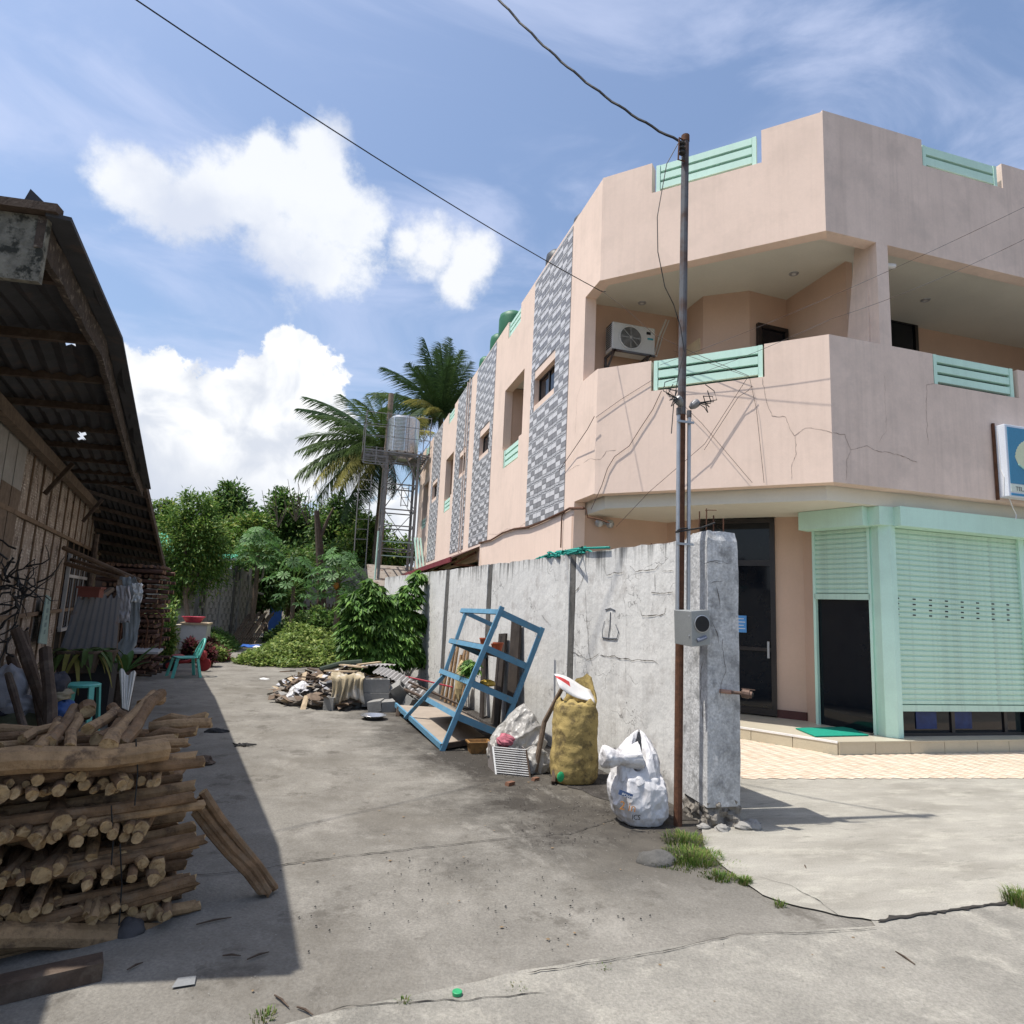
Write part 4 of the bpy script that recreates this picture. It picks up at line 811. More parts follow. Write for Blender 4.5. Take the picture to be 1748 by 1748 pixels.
MB().tube([(2.76, 4.69, ptop.z-.09), (2.70, 4.68, ptop.z-.08), (2.69, 4.68, ptop.z-.3), (2.76, 4.69, ptop.z-.29)], .008, 6).build('bracket', RUSTD, pole)
MB().tube([(2.79, 4.66, 2.32), (2.72, 4.65, 2.31), (2.68, 4.66, 2.28), (2.9, 4.63, 2.33), (3.02, 4.62, 2.38)], .007, 6).build('tie_wire', BLACK, pole)
# meter box
mbx = thing('meter_box', 'dented grey meter box with round black opening on the pole', 'meter box', (2.84, 4.58, 1.3))
zt, zb = 1.655, 1.385; fx0, fx1, fy = 2.745, 2.91, 4.51
MB().add([(2.68, 4.66, zb+.005), (fx0, fy, zb-.01), (fx1, fy+.01, zb+.01), (fx1-.02, 4.69, zb+.01), (2.67, 4.66, zt), (fx0-.01, fy, zt-.006), (fx1-.005, fy+.01, zt+.012), (fx1-.03, 4.69, zt+.01)], [(0, 3, 2, 1), (4, 5, 6, 7), (0, 1, 5, 4), (1, 2, 6, 5), (2, 3, 7, 6), (3, 0, 4, 7)]).build('box', mat('grey_metal', (.30, .31, .30), .45, .08, 6, .05, metal=.4, spec=.5), mbx, bevel=.004)
MB().lathe((2.83, fy-.001, 1.555), [(.068, 0), (.068, .004), (.06, .006)], 28, ax=(0, -1, 0)).build('ring', STEEL, mbx); MB().lathe((2.83, fy-.003, 1.555), [(.062, 0), (.062, .006), (.001, .006)], 28, ax=(0, -1, 0)).build('opening', BLACK, mbx)
MB().tube([(2.79, fy+.004, 1.425), (2.82, fy+.003, 1.435), (2.87, fy+.004, 1.455)], .017, 8).build('paint_patch', mat('blue_grey_patch', (.15, .17, .22), .7), mbx)
for z in (1.61, 1.46): MB().lathe((2.73, fy+.02, z), [(.006, 0), (.005, .004), (.001, .005)], 8, ax=(-.7, -1, 0)).build('screw', STEEL, mbx)
# overhead wires
def cat_(a, b, sag, n=14):
    a, b = V(a), V(b); return [a.lerp(b, i/n)-V((0, 0, sag*4*(i/n)*(1-i/n))) for i in range(n+1)]
def wire(pts, r, label, m=BLACK, n=6): return tag(MB().tube(pts, r, n).build('overhead_wire', m), label, 'wire')
A = CAM+ray(215, -12)*5.5
wire([A+(A-cf(1028, 498)).normalized()*14]+cat_(A, cf(1028, 498), .10)+[cf(1028, 498)+V((.05, -.03, 0))], .007, 'long black wire crossing the sky to the pink balcony corner')
A = CAM+ray(840, -14)*6.6; B_ = ptop+V((-.07, -.03, -.1))
q_ = cat_(A, B_, .16, 30); perp = V((.9, .3, .3))
wire([A+(A-B_).normalized()*7+V((0, 0, .5))]+[p+V((0, _s(i*1.7)*.006, _c(i*1.7)*.006)) for i, p in enumerate(q_)], .012, 'thick twisted service drop coming from the top edge to the pole top'); 
wire([B_+V((-.01, 0, 0))]+[AY(x, y, 4.66) for x, y in ((1138, 280), (1122, 370), (1123, 430), (1135, 490), (1150, 520), (1162, 560), (1168, 600), (1158, 640), (1150, 690), (1146, 740))], .004, 'black drip loop wire hanging down along the pole', BLACK)
r0 = CAM+ray(1770, 343)*7.2; wire([r0+(r0-cf(1130, 627)).normalized()*14]+cat_(r0, cf(1130, 627)+nch*.10, .08), .003, 'upper of the two wires from the right edge to the balcony rail', RUST)
r0 = CAM+ray(1770, 398)*7.0; wire([r0+(r0-cf(1420, 555)).normalized()*14]+cat_(r0, cf(1420, 555)+nch*.2, .06)+cat_(cf(1420, 555)+nch*.2, cf(1150, 655)+nch*.05, .04), .003, 'lower of the two wires from the right edge to the balcony rail', RUST)
WB = mat('brown_wire', (.09, .055, .045), .7)
def fw(pts, off, label, r=.006): wire([cf(*p)+nch*off*.25 for p in pts], r*.62, label, WB)
fw([(1113, 650), (1060, 683), (1018, 713)], .08, 'thin wire slanting from the balcony rail toward the left corner')
wire([cf(1018, 713)+nch*.08, cf(1005, 735)+nch*.06, sf(985, 768)+V((-.06, 0, 0)), sf(958, 805)+V((-.05, 0, 0))], .006, 'thin wire continuing round the left corner to the tiled strip', WB)
fw([(1130, 668), (1115, 700), (1095, 730), (1075, 762), (1050, 780), (1038, 800), (1028, 830), (1010, 870)], .10, 'dark wire bundle wandering down the pink parapet left of the pole', .009)
fw([(1135, 660), (1200, 725), (1285, 825)], .15, 'thin line drawn for a wire shadow slanting down right behind the pole on the parapet', .005)  # thin tube stands in for a wire shadow on the plaster
fw([(1150, 600), (1280, 645), (1292, 700), (1305, 825)], .15, 'thin wire dropping from the balcony rail near its right end', .005)
fw([(1276, 650), (1205, 760), (1110, 842), (1055, 900)], .30, 'thin wire slanting down left across the parapet behind the conduit', .006)
fw([(1285, 662), (1278, 670), (1262, 680), (1204, 770)], .28, 'short service wire from the balcony rail to the right conduit head', .006)
fw([(1030, 500), (1070, 530), (1120, 575), (1200, 612), (1280, 645)], .35, 'thin wire passing before the air conditioner', .006)
# green net heaped on the wall
nt_ = MB(); NET = mat('green_net', (.03, .30, .24), .8, .3, 30, .6, 90, transl=.2)
for k in range(26):
    a = WALL(938+rng.uniform(0, 60), 955, -.05); s_ = a-wn*0
    pts = [V((a.x+rng.normal()*.04, a.y+rng.normal()*.25, 2.27+rng.uniform(0, .09)*(1 if j in (1, 2) else .3)))+wd*(j*.12-.2) for j in range(5)]
    nt_.tube(pts, .014, 5)
tag(nt_.build('net', NET), 'bright green netting heaped on top of the block wall', 'net')
for k, (px, py) in enumerate(((965, 928), (1112, 918))): 
    a = WALL(px, 950 if k == 0 else 925, -.05); tag(MB().tube([(a.x, a.y, 2.2), (a.x, a.y, 2.2+.16-.06*k)], .007, 6).build('rebar_stub', RUSTD), ['rebar stub standing on the wall top through the green net', 'short rebar stub on the wall top left of the pole'][k], 'rebar')

# ------------------------------------------------------------------ rack and things along the wall
rk = thing('display_rack', 'blue stepped wooden rack leaning sideways against the white wall', 'rack', (1.39, 7.43, 0))
Lp = [V(p) for p in ((1.99, 7.5, 1.56), (1.83, 7.48, 1.14), (1.68, 7.46, .74), (1.54, 7.45, .37), (1.39, 7.43, .03))]
Rp = [V(p) for p in ((2.53, 7.55, 1.35), (2.37, 7.53, .93), (2.22, 7.51, .53), (2.08, 7.5, .16))]
Bp = [V(p) for p in ((1.84, 9.06, 1.55), (1.69, 8.99, 1.13), (1.55, 8.8, .74), (1.39, 8.96, .36))]
up = (Lp[0]-Lp[4]).normalized()
MB().bar(Lp[4]-up*.03, Lp[0]+up*.07, .055, .045, up=(0, 1, 0)).build('post', BLUEW, rk); MB().bar(Rp[3]-up*.02, Rp[0]+up*.05, .055, .045, up=(0, 1, 0)).build('post', BLUEW, rk)
kn = Bp[3]+up*0; MB().bar(Bp[0]+V((.03, -.2, 0)), Bp[2]+V((.02, -.15, -.05)), .045, .04, up=(0, 1, 0)).bar(Bp[2]+V((.02, -.15, -.05)), (1.16, 9.1, .08), .045, .04, up=(0, 1, 0)).build('rear_post', BLUEW, rk)
for i in range(4):
    MB().bar(Lp[i], Rp[i], .03, .075, up=up).build('shelf_rail', BLUEW, rk); MB().bar(Bp[i], Lp[i]+V((0, .02, 0)), .03, .06, up=up).build('shelf_rail', BLUEW, rk)
    bk = Bp[i]+(Rp[i]-Lp[i]); MB().bar(Bp[i], bk, .03, .06, up=up).build('shelf_rail', BLUEW, rk)
    if i:
        d = up*.04; MB().add([Lp[i]+d, Rp[i]+d, bk+d, Bp[i]+d, Lp[i]+d*.7, Rp[i]+d*.7, bk+d*.7, Bp[i]+d*.7], [(0, 1, 2, 3), (7, 6, 5, 4), (0, 4, 5, 1), (1, 5, 6, 2), (2, 6, 7, 3), (3, 7, 4, 0)]).build('shelf', PLY if i == 3 else WOODD, rk)
b0, b1, b2, b3 = V((1.37, 7.43, .05)), V((1.98, 7.72, .07)), V((1.80, 9.6, .14)), V((1.12, 10.0, .12))
MB().add([b0, b1, b2, b3]+[p-V((0, 0, .02)) for p in (b0, b1, b2, b3)], [(0, 1, 2, 3), (7, 6, 5, 4), (0, 4, 5, 1), (1, 5, 6, 2), (2, 6, 7, 3), (3, 7, 4, 0)]).build('bottom_shelf', PLY, rk)
MB().bar(b0, b3, .03, .06).build('shelf_rail', BLUEW, rk); MB().bar(b0, b1, .03, .06).build('shelf_rail', WOODD, rk)
MB().bar(b3+V((.02, -.25, 0)), b3+V((.0, -.3, -.12)), .05, .05, up=(0, 1, 0)).build('foot', WOODD, rk)
def onshelf(i, a, b): return Lp[i]+(Rp[i]-Lp[i])*a+(Bp[i]-Lp[i])*b+up*.05
POT = mat('orange_pot', (.40, .09, .035), .6, .15, 8)
for k, (a, b) in enumerate(((.28, .35), (.48, .22), (.62, .4))):
    c = onshelf(1, a, b); tag(MB().lathe(c, [(.045, 0), (.065, .09), (.07, .09), (.07, .105), (.055, .105), (.04, .03), (.001, .03)], 14).build('flower_pot', POT), 'orange plastic flower pot, '+['left', 'middle', 'right'][k]+' of those on the blue rack', 'pot', 'orange pots on the blue rack')
c = onshelf(2, .55, .25); tag(MB().lathe(c, [(.085, 0), (.10, .02), (.09, .05), (.04, .07), (.001, .075)], 18).build('plastic_plate', mat('yellow_plastic', (.45, .30, .05), .5)), 'yellow plastic lid on the middle shelf of the rack', 'lid')
c = onshelf(2, .2, .35); tag(MB().lathe(c, [(.05, 0), (.055, .06), (.05, .06), (.045, .01), (.001, .01)], 14).build('white_cup', WHITEP), 'white tub on the middle shelf of the rack beside the plant', 'tub')
# sticks bundled behind the rack
for k in range(6):
    a = WALL(752+k*7, 1215, .20+.03*(k % 2)); a.z = .02; tag(MB().tube([a, a+V((.12, .02, .80+.08*(k % 3)))+wd*(.03*k)], .026, 7, cap=1, jit=.1).build('stick', [BARKL, CUT]), 'pale stick leaning on the wall behind the rack, '+ORD[k]+' from left', 'stick', 'pale sticks standing behind the blue rack')
a = WALL(790, 1200, .15); tag(MB().blob((a.x-.05, a.y, .42), (.09, .14, .34), .12, 2.5, 18, 12, seed=4).build('straw_sack', mat('straw_sack', (.42, .33, .17), .9, .15, 20, .4)), 'pale straw coloured bag behind the lower rack shelves', 'bag')
for k, (px0, px1, h) in enumerate(((872, 880, 1.45), (846, 858, 1.25), (822, 826, .95))):
    a = WALL(px0, 1230, .14); a.z = 0; b = WALL(px1, 1100, .05); b.z = h; tag(MB().bar(a, b, (.30, .26, .12)[k], .03, up=wn).build('board', mat('near_black_board', (.045, .036, .03), .9, .35, 5, .3)), 'dark board leaning on the wall behind the rack, '+['longest', 'middle', 'shortest'][k]+' one', 'board', 'dark boards behind the rack')  # boards in a mottled near-black brown
# yellow woven sack
def crease(d, fr, seed):
    o = V((seed*2.3, seed*.7, 1.1)); v = 0; a_ = 1.
    wp = V((noise.noise(d*1.3+o), noise.noise(d*1.3+o*1.7), noise.noise(d*1.3+o*.3)))*.5
    for k in range(3): v += a_*(.55-min(1, abs(noise.noise((d+wp)*fr+o))*2.4)); fr *= 1.9; a_ *= .42
    return v
def bag(mb, base, prof, sx, sy, amp, fr, seed, nu=90, nv=70, lean=(0, 0), rings=0.):
    # prof: radius factor along the height 0..1 (list of (t, r, z))
    base = V(base); vs = []
    T_ = np.linspace(0, prof[-1][0], nv+1); Rr = np.interp(T_, [p[0] for p in prof], [p[1] for p in prof]); Zz = np.interp(T_, [p[0] for p in prof], [p[2] for p in prof])
    for i in range(nv+1):
        for j in range(nu):
            th = 2*math.pi*j/nu; c_, s_ = _c(th), _s(th); k = 1/(abs(c_)**2.6+abs(s_)**2.6)**(1/2.6); r = Rr[i]
            d = V((c_*max(r, .25), s_*max(r, .25), Zz[i]*1.6)); f = 1+amp*crease(d, fr, seed)*min(1, r*2.5)+rings*_s(Zz[i]*58+4*noise.noise(V((c_*1.2, s_*1.2, Zz[i]*4+seed)))); dz = amp*.05*noise.noise(d*fr*1.5+V((5, seed, 0)))
            vs.append(base+V((c_*k*r*sx*f+lean[0]*Zz[i], s_*k*r*sy*f+lean[1]*Zz[i], max(.0, Zz[i]+(dz if i > 3 else 0)))))
    mb.add(vs, [(i*nu+j, i*nu+(j+1) % nu, (i+1)*nu+(j+1) % nu, (i+1)*nu+j) for i in range(nv) for j in range(nu)]+[tuple(range(nu))[::-1], tuple(nv*nu+j for j in range(nu))]); return mb
SACK = mat('yellow_woven_sack', (.34, .255, .095), .85, .22, 6, .7, 45, col2=(.13, .098, .045), c2t=(.5, .64), c2s=9, grain=.15, bdist=.006, crumple=.3)
sb = G(985, 1343); sk = thing('woven_sack', 'tall yellow woven sack with open collar leaning on the wall', 'sack', (sb.x+.03, sb.y+.15, 0))
bag(MB(), (sb.x+.03, sb.y+.17, 0), [(0, .5, 0), (.04, .86, .01), (.12, 1.0, .06), (.3, 1.04, .2), (.5, .97, .36), (.7, .98, .53), (.88, .93, .66), (.96, .86, .72), (1, .5, .73)], .22, .18, .055, 1.1, 5, rings=.009, lean=(.03, .06)).build('body', SACK, sk, smooth=True)
c = V((sb.x+.03, sb.y+.22, 0)); fl_ = MB()
R1 = [c+V((.20*_c(t)+.02, .15*_s(t)+.0, .66+.02*_s(t*2+1))) for t in np.linspace(0, 2*math.pi, 28, endpoint=False)]
def hz(t): return .04+.24*max(0, _c(t-.75))**1.8+.02*_s(5*t)+.012*_s(11*t)
R2 = [c+V((.205*_c(t)+.03, .16*_s(t), .70+hz(t)*.6+.0)) for t in np.linspace(0, 2*math.pi, 28, endpoint=False)]
R3 = [c+V((.17*_c(t)+.05, .13*_s(t)+.05, .71+hz(t)*1.0)) for t in np.linspace(0, 2*math.pi, 28, endpoint=False)]
fl_.add(R1+R2+R3, [(r*28+j, r*28+(j+1) % 28, (r+1)*28+(j+1) % 28, (r+1)*28+j) for r in range(2) for j in range(28)]); fl_.build('collar', SACK, sk, smooth=True)
lab = AY(957, 1326, sb.y-.075); MB().blob((lab.x, lab.y, lab.z), (.035, .012, .045), .1, 2, 14, 10).build('green_print', mat('green_print', (.02, .32, .12), .6), sk)
# the white and red bag draped over the sack top
a = AY(946, 1150, sb.y+.32); b = AY(1008, 1174, sb.y+.30); fb = MB()
for i in range(9):
    for j in range(5):
        u, v = i/8, j/4; p = a.lerp(b, u)+V((0, -.16*v, -.11*v-.04*u*v+.02*_s(u*5+v*3))); fb.v.append(tuple(p))
fb.f = [(i*5+j, i*5+j+1, (i+1)*5+j+1, (i+1)*5+j) for i in range(8) for j in range(4)]; fb.m = [1 if f[0] % 5 == 1 and f[0] < 12 else 0 for f in fb.f]
tag(fb.build('folded_bag', [mat('white_poly', (.62, .61, .60), .5, .05, 6, .1), mat('red_print', (.45, .05, .05), .5)], solid=.006, smooth=True), 'white plastic bag with red print draped above the yellow sack', 'bag')
a = G(928, 1300); a.z = .05; b = AY(962, 1170, sb.y+.32); tag(MB().tube([(2.12, 6.35, .03), (2.2, 6.35, .5), b+V((0, 0, .0))], [.03, .026, .022], 8, jit=.06).build('branch', WOODM), 'bent grey branch leaning behind the sacks', 'branch')
# white sack
WS = mat('white_woven_sack', (.60, .59, .59), .6, .06, 5, .4, 14, col2=(.42, .40, .40), c2t=(.54, .7), c2s=6, grain=.04, bdist=.006, spec=.6, crumple=.7)
wb = G(1100, 1418); ws = thing('white_sack', 'crumpled white woven sack with blue and orange print at the pole foot', 'sack', (wb.x+.05, wb.y+.17, 0)); c = V((wb.x+.03, wb.y+.2, 0))
bag(MB(), (wb.x+.06, wb.y+.17, 0), [(0, .35, 0), (.06, .72, .01), (.2, .97, .08), (.45, 1.06, .20), (.65, 1.03, .28), (.85, .92, .35), (.96, .7, .385), (1, .4, .385)], .215, .175, .11, 1.5, 9, lean=(-.06, .10)).build('body', WS, ws, smooth=True)
hb_ = V((wb.x+.03, wb.y+.2, .32)); nn = 72; fl_ = MB(); INN = mat('sack_inside', (.20, .15, .12), .9, .3, 9, .3)
def hood(t): g = math.atan2(_s(t+2.0), _c(t+2.0)); return .16+.84/(1+math.exp(-(abs(g)-.46)*10))
for r_, (fz, fr_, dx, dy) in enumerate(((0, 1.0, 0, 0), (.3, .99, .0, .01), (.55, .86, .01, .03), (.8, .52, .03, .05), (.93, .26, .04, .07), (1, .05, .045, .08))):
    for j in range(nn):
        t = 2*math.pi*j/nn; h = .03+.32*hood(t); pl_ = 1+.05*_s(t*9+r_*.5)+.035*_s(t*17+r_)+.10*noise.noise(V((_c(t)*2, _s(t)*2, r_*.6)))
        k = fr_*hood(t)+(1-hood(t))*(1-.12*fz); fl_.v.append((hb_.x+dx*hood(t)*1.2+.195*_c(t)*k*pl_, hb_.y+dy*hood(t)+.16*_s(t)*k*pl_, hb_.z+h*fz+.012*_s(7*t+r_)))
fl_.f = [(r*nn+j, r*nn+(j+1) % nn, (r+1)*nn+(j+1) % nn, (r+1)*nn+j) for r in range(5) for j in range(nn)]; fl_.m = [0]*len(fl_.f); fl_.build('open_hood', WS, ws, smooth=True)
MB().add([(hb_.x+.15*_c(t), hb_.y+.12*_s(t), hb_.z+.015) for t in np.linspace(0, 2*math.pi, 24, endpoint=False)], [tuple(range(24))]).build('dark_mouth', INN, ws)  # dark disc painted in for the shade inside the open mouth
e0 = AY(1040, 1295, wb.y+.12); f0_ = V((hb_.x-.02, hb_.y-.06, e0.z+.01)); m = MB(); nn = 40; ringc = [(f0_, .10), (f0_.lerp(e0, .35), .07), (f0_.lerp(e0, .65), .045), (e0+V((.0, 0, .01)), .075), (e0+V((-.045, 0, .02)), .085), (e0+V((-.062, 0, .01)), .06)]
for i, (p, r) in enumerate(ringc):
    for j in range(nn): th = 2*math.pi*j/nn; k = 1+.16*crease(V((_c(th), _s(th), i*.5)), 1.7, 3); m.v.append(tuple(p+V((r*.25*_c(th)*_s(th), r*_c(th)*k, r*_s(th)*k))))
m.f = [(i*nn+j, i*nn+(j+1) % nn, (i+1)*nn+(j+1) % nn, (i+1)*nn+j) for i in range(5) for j in range(nn)]+[tuple(5*nn+j for j in range(nn))]; m.m = [0]*len(m.f); m.build('twisted_end', WS, ws, smooth=True)
pb = AY(1068, 1356, wb.y-.01)
for dx, dz, sx_, sz_, m_ in ((0, 0, .045, .028, mat('navy_print', (.04, .07, .15), .6)),):
    MB().obox(V((pb.x+dx, pb.y-.0, pb.z+dz)), V((sx_, -.02, -sz_*.5)), V((0, .004, 0)), V((.006, 0, sz_*.6))).build('print_block', m_, ws)
text('POWER', (pb.x-.04, pb.y-.012, pb.z-.002), .03, WHITEP, ws, (math.pi/2, .35, -.25), 'print')
text('2 in', (pb.x-.055, pb.y-.005, pb.z-.10), .085, mat('orange_print', (.62, .25, .05), .6), ws, (math.pi/2, .15, -.25), 'print')
text('ICS', (pb.x+.04, pb.y-.025, pb.z-.17), .05, BLACK, ws, (math.pi/2, .12, 0), 'print')
# clear plastic bag and crate
PB = mat('milky_plastic', (.52, .50, .46), .35, .12, 6, .5, 12, transl=.35, bdist=.02, spec=.6, crumple=1.)
cb = thing('plastic_bag', 'milky crumpled plastic bag bulging over the white crate by the wall', 'bag', (2.02, 6.62, 0))
bag(MB(), (2.0, 6.68, .0), [(0, .5, 0), (.05, .8, .02), (.2, 1., .12), (.4, 1.0, .26), (.6, .8, .38), (.8, .5, .50), (.93, .25, .58), (1, .05, .62)], .27, .2, .2, 1.4, 12, lean=(.14, .05)).build('body', PB, cb, smooth=True)
bag(MB(), (2.13, 6.44, .0), [(0, .5, 0), (.1, .85, .01), (.4, 1., .1), (.75, .7, .2), (1, .1, .25)], .17, .12, .2, 1.6, 14).build('lower_fold', PB, cb, smooth=True)
c0, c1 = G(847, 1322), G(905, 1328)
crt = thing('slatted_crate', 'white slatted plastic crate tipped against the plastic bag', 'crate', c0)
dv = (c1-c0); tl = V((-.02, .10, .24)); nrm_ = dv.cross(tl).normalized()
for k in range(13): MB().bar(c0+tl*(k/12), c1+tl*(k/12), .006, .010, up=nrm_).build('slat', WHITEP, crt)
for u in (0, 1): MB().bar(c0+dv*u, c0+dv*u+tl, .016, .012, up=nrm_).build('edge', WHITEP if u == 0 else WOODD, crt)
MB().add([c0+tl*q_+V((0, .012, 0)) for q_ in (0, 1)]+[c1+tl*q_+V((0, .012, 0)) for q_ in (1, 0)], [(0, 1, 2, 3)]).build('liner', mat('grey_liner', (.20, .18, .17), .9), crt)
for c_ in (c0, c1): MB().add([c_, c_+V((.0, .3, 0)), c_+tl+V((.02, .26, 0)), c_+tl], [(0, 1, 2, 3)]).build('side', mat('grey_liner', (.2, .18, .17)), crt, solid=.008)
a = V((1.86, 6.55, .28)); tag(MB().blob(a, (.09, .07, .07), .3, 3, 14, 10, seed=2).build('red_cloth', mat('pink_cloth', (.38, .12, .15), .9, .4, 20)), 'crumpled pink and red cloth between crate and plastic bag', 'cloth')
tag(MB().bar((2.17, 5.95, .02), (2.30, 6.25, .30), .035, .05).build('stick', WOODD), 'short dark stick leaning between crate and yellow sack', 'stick')
for k, ((x, y), s_) in enumerate((((1.76, 5.98), .035), ((2.05, 6.12), .03))): tag(MB().obox((x, y, s_*.5), V((s_, s_*.6, 0)), V((-s_*.35, s_*.6, 0)), V((.004, 0, s_*.5))).build('brick_piece', mat('brick_brown', (.16, .08, .05), .9)), ['broken reddish brick piece on the alley below the crate', 'small dark brick piece between crate and yellow sack'][k], 'brick')
tc_ = G(816, 1285); tub = thing('plastic_tub', 'old orange-brown rectangular tub beside the rack foot', 'tub', tc_)
tm = mat('old_orange_plastic', (.26, .14, .05), .6, .3, 8, .1, col2=(.12, .08, .04)); o_ = tc_
def rect(hx, hy, z): return [(o_.x+sx_*hx*.97-sy_*hx*.2*0, o_.y+sy_*hy, z) for sx_, sy_ in ((-1, -1), (1, -1), (1, 1), (-1, 1))]
m = MB(); m.add(rect(.10, .07, 0)+rect(.125, .09, .115)+rect(.138, .1, .115)+rect(.138, .1, .13)+rect(.115, .08, .13)+rect(.09, .06, .015), [(3, 2, 1, 0)]+[(r*4+j, r*4+(j+1) % 4, (r+1)*4+(j+1) % 4, (r+1)*4+j) for r in range(5) for j in range(4)]+[(20, 21, 22, 23)]); m.build('body', tm, tub)
# basin
p = G(637, 1228); tag(MB().lathe((p.x, p.y, 0), [(.09, 0), (.10, .005), (.16, .055), (.185, .06), (.185, .066), (.155, .062), (.095, .014), (.001, .012)], 26).build('basin', mat('steel_basin', (.5, .5, .5), .25, metal=.8), smooth=True), 'shallow steel basin on the alley floor before the block heap', 'basin')

# heap of hollow blocks, boards and sheets
HB = mat('hollow_block_grey', (.25, .245, .23), .95, .15, 5, .6, 50, grain=.15)
def hollow(c, rz, tilt=(0, 0), label='', L=.40, W=.15, H=.20):
    m = MB(); hx, hy, hz_ = L/2, W/2, H/2; t = .028
    m.box(-hx, hx, -hy, -hy+t, -hz_, hz_).box(-hx, hx, hy-t, hy, -hz_, hz_)
    for x in (-hx, -hx/3-t/2, hx/3-t/2, hx-t): m.box(x, x+t, -hy+t, hy-t, -hz_, hz_)
    m.box(-hx+t, hx-t, -hy+t, hy-t, -hz_, -hz_+.02)
    Mx = Matrix.Translation(c) @ Matrix.Rotation(rz, 4, 'Z') @ Matrix.Rotation(tilt[0], 4, 'X') @ Matrix.Rotation(tilt[1], 4, 'Y')
    m.v = [tuple(Mx@V(q)) for q in m.v]; return tag(m.build('hollow_block', HB), label, 'block')
hb = G(640, 1212)
for k, (dx, dy, z, rz, tl_) in enumerate(((-.42, .1, .10, .1, (0, 0)), (0, 0, .14, 0, (0, 0)), (0, .02, .345, .02, (0, 0)), (-.42, .1, .31, .08, (0, 0)), (.42, .03, .22, -.2, (.5, .9)), (.02, -.16, .08, 1.3, (1.4, 0)), (-.62, -.02, .09, 1.2, (0, 0)), (.17, -.17, .08, 1.5, (1.5, .1)), (.30, .3, .12, .2, (0, 0)), (.62, -.03, .08, .6, (.4, .2)))):
    hollow(V((hb.x+dx, hb.y+.12+dy, z)), rz, tl_, 'grey hollow concrete block, '+['lower left one under the cloth', 'lower front one', 'upper front one', 'upper left one under the cloth', 'tilted one sliding off the right side', 'small upright one before the heap', 'leftmost one standing by the white bag', 'thin upright one before the heap', 'rear one under the metal sheet', 'one lying flat at the right foot'][k]+' of the heap')
hp = V((hb.x, hb.y, 0))
# draped cloth
cl = MB(); nu, nv = 26, 16
for i in range(nu+1):
    for j in range(nv+1):
        u, v = i/nu, j/nv; x = hp.x-.68+.5*u; fold = .018*_s(u*31)+.012*_s(u*57+v*3)
        if v < .45: cl.v.append((x, hp.y+.45-.45*(v/.45)-.0, .49+.02*_s(u*9+v*7)+fold*.4))
        else: vv_ = (v-.45)/.55; cl.v.append((x+.03*_s(vv_*3+u*4), hp.y-.015-.03*vv_+fold*(1+vv_), .485-(.36+.05*_s(u*7))*vv_))
cl.f = [(i*(nv+1)+j, i*(nv+1)+j+1, (i+1)*(nv+1)+j+1, (i+1)*(nv+1)+j) for i in range(nu) for j in range(nv)]; cl.m = [0]*len(cl.f)
tag(cl.build('cloth', mat('beige_cloth', (.42, .35, .23), .9, .2, 6, .3, col2=(.55, .52, .46), c2t=(.5, .6), c2s=2.5, transl=.15), solid=.004, smooth=True), 'beige striped cloth draped over the grey block heap', 'cloth')
p = G(505, 1204); wbg = thing('white_bag', 'small crumpled white sack lying left of the block heap', 'bag', p)
bag(MB(), (p.x, p.y+.1, .0), [(0, .5, 0), (.1, .9, .01), (.4, 1., .12), (.75, .75, .25), (1, .15, .35)], .19, .14, .16, 1.5, 31, lean=(.2, .0)).build('body', WS, wbg, smooth=True)
def corr(name, p0, du, dv, m, label=None, cat=None, parent=None, amp=.012, n=24, nv=4, curl=None, t=.002, solid=.003, group=None):
    p0, du, dv = V(p0), V(du), V(dv); nn_ = du.cross(dv).normalized(); mb = MB(); K = n*4
    for i in range(K+1):
        for j in range(nv+1):
            q_ = p0+du*(i/K)+dv*(j/nv)+nn_*(amp*_c(2*math.pi*i/4)) + (curl(i/K, j/nv) if curl else V((0, 0, 0))); mb.v.append(tuple(q_))
    mb.f = [(i*(nv+1)+j, i*(nv+1)+j+1, (i+1)*(nv+1)+j+1, (i+1)*(nv+1)+j) for i in range(K) for j in range(nv)]; mb.m = [0]*len(mb.f)
    o = mb.build(name, m, parent, solid=solid); 
    if label: tag(o, label, cat, group)
    return o
GI = mat('weathered_gi_sheet', (.36, .35, .34), .55, .15, 5, .1, metal=.3, col2=(.20, .14, .11), c2t=(.56, .7), c2s=3)
GID = mat('dark_gi_sheet', (.085, .085, .09), .7, .2, 6, .1, metal=.2, col2=(.07, .045, .035), c2t=(.52, .64), c2s=4)
corr('metal_sheet', hp+V((-.05, .45, .50)), (.78, -.28, -.10), (.16, .45, .06), GI, 'grey corrugated metal sheet sliding off the block heap', 'metal sheet', n=14, curl=lambda u, v: V((0, 0, -.28*u*u)))
corr('metal_sheet', hp+V((-.5, 1.1, .53)), (.9, .1, .03), (-.1, 1.3, -.1), GI, 'corrugated metal sheet lying on top at the rear of the heap', 'metal sheet', n=12)
